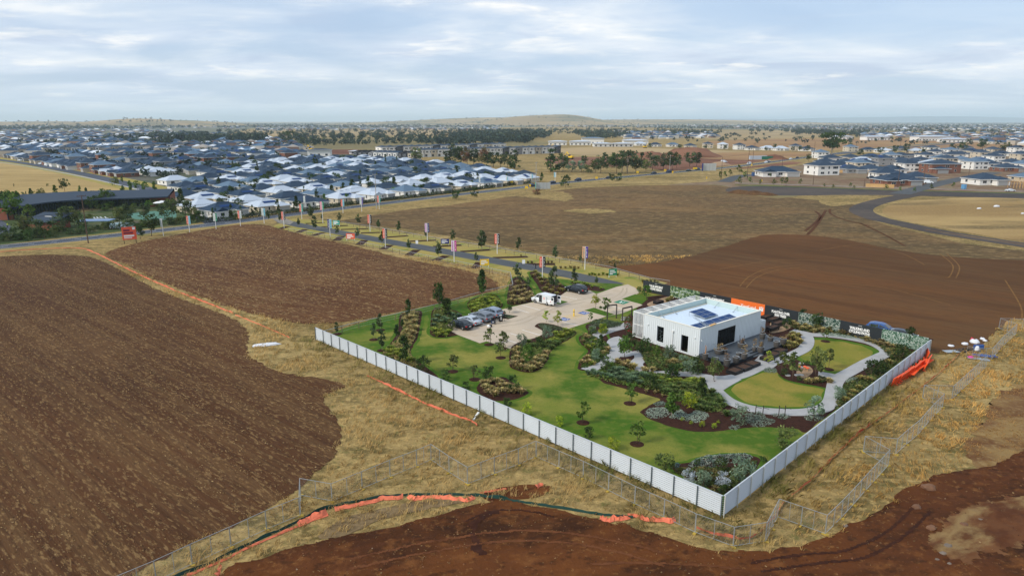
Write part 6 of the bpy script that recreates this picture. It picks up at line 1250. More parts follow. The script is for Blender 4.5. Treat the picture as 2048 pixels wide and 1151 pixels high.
p = G(*zc_(1262,790)); p.z = ZP; t = thing('sack', 'black and white holdall lying on the car park concrete', 'bag', p, .5); mb = MB(); mb.lathe([(.02, 0), (.28, .02), (.34, .2), (.25, .38), (.02, .42)], 12); mb.build('sack_body', m_frame, t, smooth=True); mb = MB(); mb.box(.05, .5, -.22, .22, 0, .42); mb.build('dark_end', m_case, t)
# ================================================================== banners, signs, poles
m_pole = mat('white_pole', C(228,228,226), .5); m_con = mat('concrete_pole', C(168,164,156), .85, var=.1)
FLAG = {'orange': C(222,96,66), 'black': C(26,28,32), 'white': C(226,226,222), 'teal': C(30,150,140), 'pink': C(222,140,160), 'lilac': C(206,184,210), 'magenta': C(190,50,140), 'purple': C(80,52,150), 'navy': C(34,44,110), 'lblue': C(140,196,216), 'green': C(20,140,100), 'peach': C(226,170,130)}
for k, c in FLAG.items(): mat('flag_'+k, c, .7)
def banner(x, yb, yt, ca, cb_, label, rz=-.15, stripe=True):
    p = G(x, yb); h = hpx(p, yb-yt); t = thing('flag_banner', label, 'banner', p, rz, 'flag banners'); mb = MB(); mb.tube([(0, 0, 0), (0, 0, h)], [.09, .07], 8); mb.build('pole', m_pole, t); fh = min(h*.5, 2.9); fw_ = .56
    for s, c in ((-1, ca), (1, cb_)):
        if not c: continue
        mb = MB(); n = 6
        for i in range(n):
            x0, x1 = s*(.09+fw_*i/n), s*(.09+fw_*(i+1)/n); y0, y1 = .05*sin(i*1.1), .05*sin((i+1)*1.1)
            for a in (.0, .02): mb.face([(x0, y0+a, h-fh), (x1, y1+a, h-fh-.03*(i % 2)), (x1, y1+a, h-.05), (x0, y0+a, h-.05)])
        f = mb.build('flag', MATS['flag_'+c], t); mm = MB()
        if stripe:   # upright lettering on the cloth
            for k in range(7): zz_ = h-fh+.25+k*(fh-.6)/7; mm.box(s*.34-.10+.03*(k % 2), s*.34+.10-.05*(k % 3), -.12, -.10, zz_, zz_+(fh-.6)/7*.55)
            mm.build('lettering', m_txt if c not in ('white', 'lilac', 'lblue', 'peach') else MATS['flag_magenta' if c == 'lilac' else 'flag_teal'], f)
    mb = MB(); mb.bar((-fw_-.1, 0, h-.04), (fw_+.1, 0, h-.04), .04); mb.build('arm', m_pole, t)
BAN = [(*z4(72,485),z4(0,240)[1],'white','lblue','white banner beside the entrance at the main road, left end'),(*z4(413,562),z4(0,298)[1],'orange','black','orange and black banner first on the avenue from the road'),(*z4(715,410),z4(0,170)[1],'orange','teal','thin orange and teal banner at the road just past the entrance'),(*z4(780,245),z4(0,28)[1],'white',None,'plain white banner across the road by the village hedge'),(*z4(1075,480),z4(0,128)[1],'pink','green','tall pink banner with a green lower flag on the avenue'),(*z4(1200,718),z4(0,423)[1],'navy','lblue','blue and light blue banner at the lower avenue fence'),(*z4(1418,305),z4(0,83)[1],'orange','lblue','orange and pale banner on the near road verge'),(*z4(1738,280),z4(0,50)[1],'white','purple','white and purple banner on the near road verge'),(*z4(1880,625),z4(0,343)[1],'orange','black','orange and black banner, second on the far side of the avenue'),(*z4(2035,240),z4(0,18)[1],'orange','teal','orange and teal banner beside the concrete power pole'),
 (*z5(265,645),z5(0,323)[1],'orange','black','orange and black banner at the lower fence, halfway along the avenue'),(*z5(980,528),z5(0,228)[1],'lilac','navy','pale pink and dark banner before the wide brown field'),(*z5(1437,885),z5(0,522)[1],'lilac','magenta','lilac banner with a magenta figure by the lower avenue fence'),(*z6(252,422),z6(0,128)[1],'orange','black','orange and black banner on the grass right of the navy sign'),(*z6(912,780),z6(0,460)[1],'orange','black','orange and black banner nearest the white van'),(*z6(1533,652),z6(0,316)[1],'peach','purple','peach and purple banner nearest the graded field'),
 (327,471.5,441,'white',None,'white banner on the left road verge near the dark trees'),(379.4,464.6,435,'orange','lblue','orange banner second along the left road verge'),(432.3,457.8,429,'white','green','white and green banner third along the left road verge'),(481.2,452,423.6,'orange','white','orange banner fourth along the left road verge'),(960.5,377.5,353,'white',None,'thin white banner beyond the road, leftmost of the far group'),(1014,370.6,353.5,'white','lblue','broad white banner beyond the road beside the yellow sign'),(1063,365.5,348,'white','lblue','white banner beyond the road at the village corner'),(1110,363.8,345,'lblue','white','pale banner farthest along the road')]
for b_ in BAN: banner(*b_)
def sign(x, y, w, h, col, lab, lines, rz, z0=.5, trim='white'):
    p = G(x, y); t = thing('sign_board', lab, 'sign', p, rz); mb = MB()
    for s in (-1, 1): mb = MB(); mb.box(s*w*.45-.05, s*w*.45+.05, 0, .1, 0, z0+h); mb.build('post', m_pole, t)
    mb = MB(); mb.box(-w/2, w/2, -.05, 0, z0, z0+h); b_ = mb.build('panel', MATS.get('flag_'+col) or mat('sign_'+col, SGN[col], .6), t); mb = MB()
    for k, (a, c, l) in enumerate(lines): mb.box(-w/2+w*a, -w/2+w*c, -.062, -.052, z0+h*(l-.08), z0+h*(l+.08))
    mb.build('lettering', m_txt, b_); return t
SGN = {'yellow': C(232,190,40)}
L3 = [(.1, .7, .72), (.1, .85, .45), (.1, .5, .22)]
sign(*z4(1305,532),2.4,1.5,'teal','teal sign board on the far side of the avenue near the road',L3,-.2); sign(*z4(1548,775),2.6,1.6,'orange','orange sign board beside the lower avenue path',L3,-.1); sign(*z5(1280,605),2.3,1.4,'navy','navy blue sign board on the avenue lawn',L3,.1); sign(*z5(1955,975),2.2,1.5,'yellow','yellow sign board at the lower avenue fence near the car park',L3,.2); sign(*z6(1940,765),2.0,1.5,'green','green sign board at the end of the avenue by the car park',L3,.35)
for x, y, lb in ((*z5(800,575),'small white sandwich board on the avenue lawn by the road edge'),(*z6(637,565),'small white sandwich board near the walking person')):
    t = thing('sandwich_board', lb, 'sign', G(x, y), .2)
    for s in (-1, 1): mb = MB(); mb.box(-.35, .35, -.02, .02, 0, 1.0); q = mb.build('panel', m_pole, t, (0, s*.22, 0)); q.rotation_euler = (s*.22, 0, 0)
p = G(261, 487); t = thing('billboard', 'large orange billboard tilted beside the main road', 'billboard', p, .5); w_, h_ = 3.6, 3.6
for s in (-1, 1): mb = MB(); mb.box(s*1.5-.08, s*1.5+.08, .05, .2, 0, 4.9); mb.build('post', m_stake, t)
mb = MB(); mb.box(-w_/2, w_/2, -.05, .05, 1.2, 1.2+h_); b_ = mb.build('panel', mat('billboard_orange', C(226,92,62), .6), t); mb = MB(); mb.box(.9, 1.6, -.062, -.052, 4.0, 4.7); mb.box(-1.4, 1.2, -.062, -.052, 2.05, 2.5); mb.box(-1.4, .6, -.062, -.052, 1.6, 1.85); mb.build('lettering', m_txt, b_); mb = MB(); mb.box(-1.4, .2, -.062, -.052, 3.6, 4.1); mb.box(-1.4, 1.0, -.062, -.052, 2.85, 3.35); mb.build('lettering', mat('dark_red_letter', C(120,40,60), .6), b_)
def hoard_box(x, y, w, h, rz, lb, c1, c2):
    t = thing('hoarding_sign', lb, 'sign', G(x, y), rz); mb = MB(); mb.box(-w/2, w/2, -.1, .1, .6, .6+h); mb.build('panel', c2, t); mb = MB(); mb.box(-w/2-.3, -w/2, -1.2, .1, .5, .7+h); mb.build('end_panel', c1, t)
    for k in range(5): mb = MB(); mb.box(-w/2+w*k/4.05, -w/2+w*k/4.05+.12, -.2, -.1, 0, .6+h); mb.build('post', m_con, t)
hoard_box(1086,380,7.5,3.2,.15,'white backed roadside sign with teal end panel at the field corner',MATS['flag_teal'],mat('sign_back', C(178,182,180), .7)); hoard_box(1418,343,10,5.0,.15,'white backed roadside sign with blue end panel near the new estate',MATS['flag_navy'],MATS['sign_back'])
def pole(x, yb, yt, lb, m_, arms=2, lean=0, kind='power_pole'):
    p = G(x, yb); h = hpx(p, yb-yt); t = thing(kind, lb, 'pole', p, ra); mb = MB(); mb.tube([(0, 0, 0), (lean, 0, h)], [.17, .11], 8); mb.build('shaft', m_, t)
    for k in range(arms): z = h-.3-k*h*.27; mb = MB(); mb.box(-1.2+lean, 1.2+lean, -.06, .06, z, z+.14); [mb.box(q-.05+lean, q+.05+lean, -.05, .05, z+.14, z+.34) for q in (-1.05, -.4, .4, 1.05)]; mb.build('crossarm', m_, t)
    return t
m_tim = mat('timber_pole', C(92,72,60), .9)
PPS = [pole(*cz(1005,660), cz(0,205)[1], 'dark timber power pole beside the road at the left', m_tim, 2), pole(753,417,351,'pale concrete power pole on the road verge before the village', m_con, 1), pole(1072,381,326,'concrete power pole beside the white backed roadside sign', m_con, 2), pole(1339,344,312,'concrete power pole beside the traffic near the tree belt', m_con, 2), pole(1505,330,290,'dark power pole by the green containers', m_tim, 1), pole(1627,318,288,'dark power pole left of the big gum tree', m_tim, 1)]
mb = MB(); PT = [o.location + Vector((0, 0, 9.3)) for o in PPS]; PT = [PT[0] + (PT[0]-PT[1])*1.1] + PT
wires = thing('power_line', 'thin overhead wires strung along the main road poles', 'wire', PT[1]); 
for a, b_ in zip(PT, PT[1:]):
    for off_ in (-1.0, 0, 1.0):
        pts = [a.lerp(b_, k/10) - PT[1] + rn*0 + rd*0 + Vector((0, 0, -1.6*math.sin(pi*k/10))) + Vector((rn.x, rn.y, 0))*off_ for k in range(11)]; mb.tube(pts, .018, 3, cap=False)
mb.build('cable', m_black, wires)
# lamp posts and street lights in the new estate
for i, (x, yb, yt) in enumerate(((1442,360,318),(1494,360,305),(1564,335,312),(1626,370,348),(1728,374,360),(1795,375,340),(1846,370,338),(1937,352,330),(1510,300,286),(1712,300,286),(1800,300,280),(1845,295,278))): pole(x, yb, yt, 'thin dark street light pole in the new estate, %s' % from_left(i, 12), m_tim, 0, kind='street_light')
# yellow road signs, barriers, containers, portable toilets, diggers
m_trkp = gmat('spoil_heap_soil', [C(96,70,44), (0.4,1,.42,.62,C(76,52,32)), (2,1,.5,.7,C(120,92,60),4,.6)], .6, .15, 2)
m_yell = mat('sign_yellow', C(226,170,30), .6)
for i, (x, y, w) in enumerate(sorted(((1022,370,2.2),(1060,377,1.0),(1053,381,1.6),(1193,361,1.4),(1275,349,1.6),(1345,349,1.0),(1330,345,1.6),(1390,341,3.0),(1503,334,1.2),(1413,361,.6),(1523,367,.6)))):
    p = G(x, y); t = thing('road_sign', 'small yellow roadworks sign beside the main road, %s' % from_left(i, 11), 'road sign', p, .1, 'yellow roadworks signs'); mb = MB(); mb.box(-w/2, w/2, -.04, .04, 1.0, 2.2); mb.build('panel', m_yell, t); mb = MB(); mb.box(-.05, .05, .045, .1, 0, 2.1); mb.build('post', m_con, t)
def container(x, y, w, h, c, lb, rz=.05):
    t = thing('container', lb, 'container', G(x, y), rz); mb = MB(); mb.box(-w/2, w/2, -1.2, 1.2, .1, h)
    for k in range(int(w/.4)): mb.box(-w/2+.1+k*.4, -w/2+.3+k*.4, -1.24, -1.2, .2, h-.1)
    mb.build('shell', c, t); mb = MB(); mb.box(-w/2-.02, w/2+.02, -1.22, 1.22, h, h+.08); mb.build('roof', c, t)
container(1516,319,16,3.2,m_roofw,'long white site shed at the earthworks beside the green containers'); container(1529,319,6,2.8,mat('green_container', C(26,104,80), .6),'left green shipping container beside the white site shed'); container(1538,319,6,2.8,MATS['green_container'],'right green shipping container beside the white site shed')
container(1927,378,1.2,2.3,mat('toilet_blue', C(96,150,190), .5),'pale blue portable toilet before the corner house under construction'); container(1506,352,1.2,2.3,mat('toilet_blue2', C(50,84,130), .5),'dark blue portable toilet beside the long low house')
def digger(x, y, lb, rz, s=1.0):
    t = thing('excavator', lb, 'excavator', G(x, y), rz, sc=s); 
    for sy_ in (-1.1, 1.1): mb = MB(); mb.box(-1.9, 1.9, sy_-.3, sy_+.3, .1, .8); mb.box(-1.6, 1.6, sy_-.28, sy_+.28, 0, .95); mb.build('track', m_trim, t)
    mb = MB(); mb.box(-2.0, 1.2, -1.2, 1.2, 1.0, 2.1); mb.box(-2.2, -1.0, -1.1, 1.1, 1.3, 2.4); mb.build('house_body', m_yell, t); mb = MB(); mb.box(.0, 1.3, .1, 1.15, 2.1, 3.1); mb.build('cab', m_cgl, t); mb = MB(); mb.bar((1.0, -.2, 1.8), (3.4, -.2, 4.9), .45); mb.build('boom', m_yell, t); mb = MB(); mb.bar((3.4, -.2, 4.9), (5.2, -.2, 2.4), .35); mb.build('stick', m_yell, t); mb = MB(); mb.box(4.8, 5.7, -.7, .3, 1.5, 2.5); mb.build('bucket', m_trim, t)
digger(622,302,'yellow excavator at the red earthworks behind the village',2.6,1.4); digger(1141,318,'yellow excavator with raised arm beside the tan paddock',2.4,1.3); digger(1100,297,'yellow excavator before the white school roofs',.4,1.2); digger(1290,296,'yellow excavator among the houses right of the school',.3,1.1)
for i, (x, y, r) in enumerate(((1440,329,7),(1432,331,5),(1545,318,12),(1300,314,16),(1380,312,26),(1260,312,14),(1510,388,5),(1535,390,4),(1480,386,5))):
    p = G(x, y); me_ = MB(); hgt = r*.32; rngd = np.random.default_rng(i); nn = 18
    me_.lathe([(r*1.25, -.1), (r*.9, hgt*.35), (r*.55, hgt*.8), (r*.2, hgt*1.0), (.05, hgt*1.02)], nn); me_.v = [(a*(1+.25*mnoise.noise((a*.3+i, b_*.3, 0))), b_*(1+.25*mnoise.noise((b_*.3, a*.3+i, 3))), c*(1+.3*mnoise.noise((a*.4, b_*.4, i)))) for a, b_, c in me_.v]; o = me_.build('dirt_pile', (m_trkp if i > 5 else m_farr) if i > 1 else m_sand, None, p, smooth=True); tag(o, ('pale sand pile beside the earthworks, %s one' % ('right', 'left')[i]) if i < 2 else 'reddish brown dirt pile beyond the field, ' + ['','','beside the green containers','left of the broad heap','broadest one near the traffic','leftmost of the earthworks heaps','first on the gravel yard edge','second on the gravel yard edge','leftmost on the gravel yard edge'][i], 'dirt pile', None if i < 2 else 'reddish dirt piles')
# timber paling fence and framed house
def paling(a, b_, h, lb):
    p, q = G(*a), G(*b_); L = (q-p).length; t = thing('paling_fence', lb, 'fence', p, atan2(q.y-p.y, q.x-p.x)); n = int(L/2.4)
    for k in range(n): mb = MB(); [mb.box(k*L/n+j*.15*L/n/2.4, k*L/n+j*.15*L/n/2.4+.14*L/n/2.4, -.02, .0, 0, h-.03*(j % 2)) for j in range(16)]; mb.build('panel', m_wood, t)
paling((1731,374),(1788,376),1.9,'pale timber paling fence round the low brick house'); paling((1575,345),(1600,346),1.9,'timber paling fence left of the tall white house'); paling((1672,345),(1738,347),1.9,'timber paling fence right of the tall white house')
t = thing('house_under_construction', 'bare timber house frame going up at the right edge', 'frame', G(2052, 376), .1)
for k in range(9): mb = MB(); [mb.box(-7+k*1.7, -7+k*1.7+.12, y, y+.12, 0, 3.0) for y in (-4, 0, 4)]; mb.bar((-7+k*1.7, -4, 3), (-7+k*1.7, 0, 5), .12); mb.bar((-7+k*1.7, 4, 3), (-7+k*1.7, 0, 5), .12); mb.build('stud', m_wood, t)
for y in (-4, 0, 4): mb = MB(); mb.box(-7, 7, y+.125, y+.2, 2.85, 3.0); mb.build('plate', m_wood, t)
# ================================================================== fences round the garden
m_sheet = mat('white_steel_sheet', C(184,190,194), .42, var=.09, nscale=.8, spec=.5); m_postd = mat('grey_post', C(84,96,100), .5, metal=.2); m_postw = mat('pale_post', C(196,198,190), .5)
def sheet_mesh(L, h, ribs=10):
    mb = MB(); p = h/ribs; prof = []
    for i in range(ribs):
        z = i*p; prof += [(0, z), (.01, z+p*.10), (.10, z+p*.48), (.10, z+p*.58), (0, z+p*.999)]
    prof.append((0, h))
    for (a, za), (b_, zb) in zip(prof, prof[1:]):
        for y0, y1 in ((-a, -b_),): mb.face([(0, y0, za), (L, y0, za), (L, y1, zb), (0, y1, zb)])
    mb.box(0, L, -.10, .02, h, h+.04); return mb.mesh('sheet', m_sheet)
def sheet_fence(a, b_, n, h, label, postm, outside, gap=.12):
    d = b_-a; L = d.length; t = thing('sheet_fence', label, 'fence', a, atan2(d.y, d.x)); w = L/n; me = sheet_mesh(w-.006, h-gap)
    if outside < 0:
        for v in me.vertices: v.co.y *= -1
    mb = MB(); s = -1 if outside > 0 else 1; mb.box(-.04, .04, min(s*.105, s*.18), max(s*.105, s*.18), -.1, h+.03); pm = mb.mesh('post', postm)
    for i in range(n): link('sheet', me, t, (i*w, 0, gap))
    for i in range(n+1): link('post', pm, t, (min(i*w, L-.03) if i else .03, 0, 0))
    return t
sheet_fence(A_, B_, 29, 2.12, 'long white corrugated steel fence facing the ploughed field', m_postd, 1)
sheet_fence(B_ + Vector((.05, .02, 0)), C_, 25, 2.12, 'white corrugated steel fence along the dry grass on the right', m_postw, 1)
def rail_fence(pts, label, step=3.0, h=1.25, world=False):
    P = [G(x, y, h) for x, y in pts]; P = [Vector((p.x, p.y, 0)) for p in P]; P2 = resample(P, step, False); t = thing('rail_fence', label, 'fence', P2[0])
    pm = POSTM
    for a, b_ in zip(P2, P2[1:]):
        link('post', pm, t, a-P2[0]); mb = MB(); a2, b2 = a-P2[0], b_-P2[0]; mb.bar(a2+Vector((0, 0, h)), b2+Vector((0, 0, h)), .07); mb.bar(a2+Vector((0, 0, h*.66)), b2+Vector((0, 0, h*.66)), .02); mb.bar(a2+Vector((0, 0, h*.33)), b2+Vector((0, 0, h*.33)), .02); mb.build('rail', m_alu, t)
    link('post', pm, t, P2[-1]-P2[0])
mb = MB(); mb.box(-.05, .05, -.05, .05, -.1, 1.28); POSTM = mb.mesh('post', mat('weathered_post', C(120,104,84), .9))
zf = ZO(600,600,3.8375)
rail_fence([z4(1380,452),z4(2040,550),z5(500,355),z5(1000,450),z5(1500,530),z5(2040,610),z6(500,372),z6(1000,455),z6(1500,535),z6(1900,605),(1300,555),(1340,561)], 'post and wire fence on the field side of the avenue')
rail_fence([z4(480,565),z4(1000,650),z4(1500,745),z4(2040,860),z5(500,680),z5(1000,775),z5(1500,870),z5(2040,985),z6(180,635),z6(445,690),z6(482,860)], 'post and wire fence on the near side of the avenue')
rail_fence([z6(482,866),z6(250,920),z6(0,975),zf(1030,35),zf(730,105),zf(450,165),zf(185,235)], 'post and rail fence from the avenue corner to the white steel fence')
# ================================================================== plants of the garden
def mulch_ring(p, r=.78):
    mb = MB(); mb.lathe([(r, 0), (r*.85, .05), (r*.4, .09), (.02, .07)], 18); o = mb.build('mulch_ring', m_mulch, None, (p[0], p[1], 17*LZ+.004)); return o
PL = []      # (bed phrase, kind, px, py, height px, shape, palette, width, ring/stake)
def P_(bed_, zf_, s, kind, shape, pal, rows, wid=1.0, ring=False, stake=False):
    for r in rows:
        x, y, top = r[:3]; w = r[3] if len(r) > 3 else wid; a = zf_(x, y); PL.append((bed_, kind, a[0], a[1], (y-top)/s, shape, pal, w, ring, stake))
zp = ZO(1160,720,6.77); zq = ZO(950,740,4.427); zk8 = ZO(1320,880,8.855); zp5 = ZO(1500,680,10.24)
P_('on the big lawn', zp, 6.77, 'young leafy tree with stake', 'young', 'mid', [(675,590,310),(40,850,580),(770,1140,850)], 1.15, True, True)
P_('on the lawn below the car park', z2, 4.426, 'young thin-leaved tree', 'young', 'olive', [(610,662,525),(735,697,540),(715,778,640),(290,900,750),(485,970,845)], 1.2, True, True)
P_('on the upper oval lawn', z1, 2.877, 'slender sapling', 'young', 'olive', [(1315,573,465),(1297,412,345)], .9, True)
P_('on the left lawn strip', zf, 3.8375, 'slim young eucalyptus', 'column', 'gum', [(285,262,170),(617,232,105),(568,305,185),(630,388,225)], 1.0, True)
P_('in the left bed behind the steel fence', zf, 3.8375, 'tall young eucalyptus', 'column', 'dark', [(745,300,190),(785,220,150),(800,492,295,1.15),(830,130,5),(1130,150,0,1.3)], 1.1)
P_('along the inside of the steel fence', zf, 3.8375, 'dense dark shrub', 'round', 'dark', [(945,565,430,1.0),(1115,620,535,1.1),(1275,690,625,1.2),(1440,628,500,.8)])
P_('beside the tan grass bed at the fence', zq, 4.427, 'dense dark green shrub', 'round', 'dark', [(340,190,40,.9),(285,320,235,1.2),(1005,615,490,.75)])
P_('on the lawn just inside the steel fence', zq, 4.427, 'bright lime green shrub', 'round', 'lime', [(460,400,290,.9),(750,495,395,.8),(1225,715,590,1.0)])
P_('inside the near fence corner', zk8, 8.855, 'broad grey-green shrub', 'round', 'grey', [(1480,730,330,1.25),(760,850,540,1.0)])
P_('inside the near fence corner', zk8, 8.855, 'silvery grey shrub', 'round', 'silver', [(1100,820,580,1.1),(500,730,520,1.1)])
P_('inside the near fence corner', zk8, 8.855, 'olive green shrub', 'round', 'olive', [(70,580,220,1.0),(1290,850,660,.9),(350,600,470,.6)])
P_('inside the near fence corner', zk8, 8.855, 'dark low shrub', 'round', 'dark', [(1100,940,780,1.2),(1080,570,340,1.1),(660,460,345,1.1),(1830,420,290,1.2)])
P_('beside the right-hand steel fence', z7, 4.111, 'round olive shrub', 'round', 'olive', [(1195,490,310,1.0)])
P_('in the bed below the lower oval', z1, 2.877, 'round grey-olive shrub', 'round', 'grey', [(800,885,778,1.0)])
P_('in the bed below the lower oval', z1, 2.877, 'small grey-green tree', 'street', 'grey', [(1230,860,748,1.0)])
P_('between path and right-hand fence', z1, 2.877, 'dense round green shrub', 'round', 'dark', [(1560,608,518,.95),(1612,606,515,.95),(1740,505,430,1.2),(1690,520,460,1.2)])
P_('between path and right-hand fence', z1, 2.877, 'grey-green shrub by the path bend', 'round', 'grey', [(1372,745,668,1.0)])
P_('in front of the hoarding', z1, 2.877, 'dark green small tree', 'street', 'dark', [(1565,385,322,1.0),(1240,342,252,1.0),(1165,302,232,1.0),(1072,352,282,1.0),(1770,445,345,.9)], 1.0)
P_('against the left wall of the display office', z1, 2.877, 'dense dark shrub', 'round', 'dark', [(262,475,392,1.1),(430,615,535,1.15),(562,598,495,1.0),(225,470,400,1.1),(180,430,360,1.1)])
P_('against the left wall of the display office', z1, 2.877, 'green leafy shrub', 'round', 'mid', [(320,498,425,.9)])
P_('against the left wall of the display office', z1, 2.877, 'grey-green shrub', 'round', 'grey', [(400,515,430,1.0),(518,597,500,1.0),(475,535,485,1.2)])
P_('in the mulch beside the near deck corner', z1, 2.877, 'round-headed sapling', 'street', 'olive', [(655,636,512,.85)])
P_('beside the winding path', z1, 2.877, 'leafy green small tree', 'street', 'mid', [(140,505,382,.95)])
P_('beside the winding path', z8, 5.232, 'bushy green shrub', 'round', 'mid', [(300,600,480,.95),(250,240,130,1.0),(130,250,170,1.3)])
P_('left of the winding path', z2, 4.426, 'round grey-green shrub', 'round', 'grey', [(1555,800,690,1.0),(1525,560,488,1.2)])
P_('left of the winding path', z2, 4.426, 'narrow dark upright shrub', 'column', 'dark', [(1600,705,580,.9)])
P_('left of the winding path', z2, 4.426, 'round lime green shrub', 'round', 'lime', [(1622,565,468,1.0)])
P_('in the big tussock bed', zp, 6.77, 'dark green shrub', 'round', 'dark', [(950,400,170,.9),(1240,260,40,1.1),(350,170,-20,.9)])
P_('in the big tussock bed', zp, 6.77, 'narrow dark tree', 'column', 'dark', [(1645,545,262,1.2)])
P_('in the big tussock bed', zp, 6.77, 'tall green shrub above the silver mat', 'column', 'mid', [(1235,800,480,1.3)])
P_('in the big tussock bed', zp, 6.77, 'upright lime green shrub', 'round', 'lime', [(1480,650,425,.9)])
P_('on the bare mulch below the tussock bed', zp, 6.77, 'tiny lime green plant', 'round', 'lime', [(1385,825,775,1.2),(1505,870,825,1.2),(1650,905,820,1.0),(1815,925,850,1.0),(1875,860,815,1.2)])
P_('round the sand pit', zp5, 10.24, 'light feathery birch-like tree', 'young', 'olive', [(640,660,270,1.05),(870,820,300,1.0)], 1.15)
P_('round the sand pit', zp5, 10.24, 'dense bushy tree', 'street', 'olive', [(1340,760,240,.8)], 1.0)
P_('round the sand pit', zp5, 10.24, 'small leafy sapling by the planter boxes', 'young', 'yellow', [(380,500,250,1.2)])
P_('round the sand pit', zp5, 10.24, 'low dark green shrub', 'round', 'dark', [(700,720,590,1.3),(1000,840,740,1.3),(1470,870,740,1.2),(1180,520,420,1.3)])
P_('in the teardrop bed below the car park', z2, 4.426, 'green upright shrub', 'street', 'mid', [(955,855,672,.75)])
P_('in the teardrop bed below the car park', z2, 4.426, 'grey-green shrub', 'round', 'grey', [(900,690,548,.75),(1125,610,480,.85)])
P_('in the teardrop bed below the car park', z2, 4.426, 'dark round shrub', 'round', 'dark', [(1060,695,582,.85)])
P_('beside the parked cars', z2, 4.426, 'dark small tree', 'street', 'dark', [(240,405,255,.75),(170,365,120,.6),(182,340,150,.5)])
P_('beside the parked cars', z2, 4.426, 'olive shrub next to the black sedan', 'round', 'olive', [(272,530,428,1.0)])
P_('in the yellow-green bed behind the cars', z2, 4.426, 'dark shrub', 'round', 'dark', [(583,320,238,.8),(690,330,265,1.0)]); P_('in the yellow-green bed behind the cars', z2, 4.426, 'tall young eucalyptus', 'column', 'dark', [(555,250,15,.95)])
P_('on the planted island beside the last parked car', z2, 4.426, 'small dark leafy tree', 'street', 'dark', [(792,382,296,.9),(740,420,362,1.0)])
P_('on the car park islands', z2, 4.426, 'pale yellowish young tree', 'young', 'yellow', [(1118,465,362,1.1),(1222,498,368,1.1),(1553,350,218,1.1)], 1.0)
P_('on the car park islands', z2, 4.426, 'green young tree', 'young', 'mid', [(1638,388,248,1.2),(1508,462,378,.9)])
P_('beyond the far end of the car park', z2, 4.426, 'leafy green small tree', 'street', 'mid', [(2005,262,142,.95),(1940,212,146,1.0)])
P_('in the bed behind the glossy van', z2, 4.426, 'x', 'round', 'mid', [])
AVT = [(z4, 8.533, (140,450,290)),(z4, 8.533, (350,475,300)),(z4, 8.533, (660,545,400)),(z4, 8.533, (870,430,180)),(z4, 8.533, (940,600,360)),(z4, 8.533, (1055,430,330)),(z4, 8.533, (1360,470,305)),(z4, 8.533, (1320,690,530)),(z4, 8.533, (1680,520,330)),(z4, 8.533, (1670,745,560)),(z4, 8.533, (2020,570,430)),(z5, 8.533, (150,330,170)),(z5, 8.533, (495,400,200)),(z5, 8.533, (210,610,380)),(z5, 8.533, (660,695,500)),(z5, 8.533, (965,490,300)),(z5, 8.533, (1170,825,540)),(z5, 8.533, (1415,550,330)),(z5, 8.533, (1810,910,730)),(z5, 8.533, (1910,685,350)),(z6, 7.314, (30,365,80)),(z6, 7.314, (565,405,190)),(z6, 7.314, (1100,520,300)),(z6, 7.314, (1465,560,440)),(z6, 7.314, (1970,660,560)),(z6, 7.314, (540,790,555)),(z6, 7.314, (590,870,690)),(z6, 7.314, (700,950,755)),(z6, 7.314, (1085,950,598)),(z6, 7.314, (1375,890,650)),(z6, 7.314, (1700,885,750)),(z6, 7.314, (20,940,690))]
for zfn, s, r in AVT: P_('along the avenue', zfn, s, 'upright young eucalyptus', 'column', 'gum', [r], 1.18)
from collections import defaultdict
grp = defaultdict(list)
for q in PL: grp[(q[0], q[1])].append(q)
for (bd_, kd), L in grp.items():
    L.sort(key=lambda q: q[2])
    for i, (b_, k, px, py, hp_, shape, pal, w, ring, stake) in enumerate(L):
        p = G(px, py); p.z = .08; h = max(.4, hpx(p, hp_)); pos = from_left(i, len(L))
        put_plant('shrub' if shape == 'round' else 'tree', '%s %s%s' % (k, bd_, ', ' + pos if pos else ''), 'shrub' if shape == 'round' else 'tree', p, h, shape, pal, None, w, kd + 's ' + bd_, 700 if shape in ('round', 'street') else 460, .05, stake)
        if ring: tag(mulch_ring(p), 'mulch ring under %s%s' % (k.split(' with')[0].split(' in a')[0] + ' ' + bd_, ', ' + pos if pos else ''), 'mulch ring', 'mulch rings')
# tussock grasses
def T_(bed_, zf_, pal, h, pts, kind, wid=1.0, up=.5, jit=0):
    for i, (x, y) in enumerate(sorted(pts)): a = zf_(x, y); p = G(a[0], a[1]); put_tussock('%s %s, %s' % (kind, bed_, from_left(i, len(pts))), p, h*random.uniform(.8, 1.15), pal, kind + 's ' + bed_, wid*random.uniform(.9, 1.15), up)
T_('in the big tussock bed', zp, 'bluegreen', .95, [(370,240),(300,230),(430,265),(540,300),(640,270),(560,225),(760,225),(720,305),(800,340),(230,222),(110,205),(480,240),(700,250),(650,320),(860,250),(420,200),(560,160),(480,180),(180,190)], 'drooping grey-green tussock', 1.3)
T_('in the big tussock bed', zp, 'green', .8, [(1180,470),(1300,460),(1250,410),(1400,410),(1120,400),(1060,420),(1350,350),(1450,380),(1700,630),(1800,650),(1900,600),(1750,560),(1620,610),(1850,520),(1950,640),(1680,520),(1780,470),(1880,560),(1600,680),(1720,690),(1980,760),(1300,520),(1560,420),(1080,330),(1020,280)], 'broad green tussock', 1.5)
T_('in the big tussock bed', zp, 'lime', .75, [(1500,310),(1560,300),(1480,340),(1600,330),(1640,300),(1280,300),(1340,310),(1200,310),(1400,330),(1090,290)], 'bright lime tussock', 1.3)
T_('beside the winding path', zp, 'tan', .9, [(680,115),(720,130),(980,165),(640,70),(860,150),(510,60),(560,80),(1220,70),(1260,60),(900,180),(600,110)], 'pale tan tussock', 1.2)
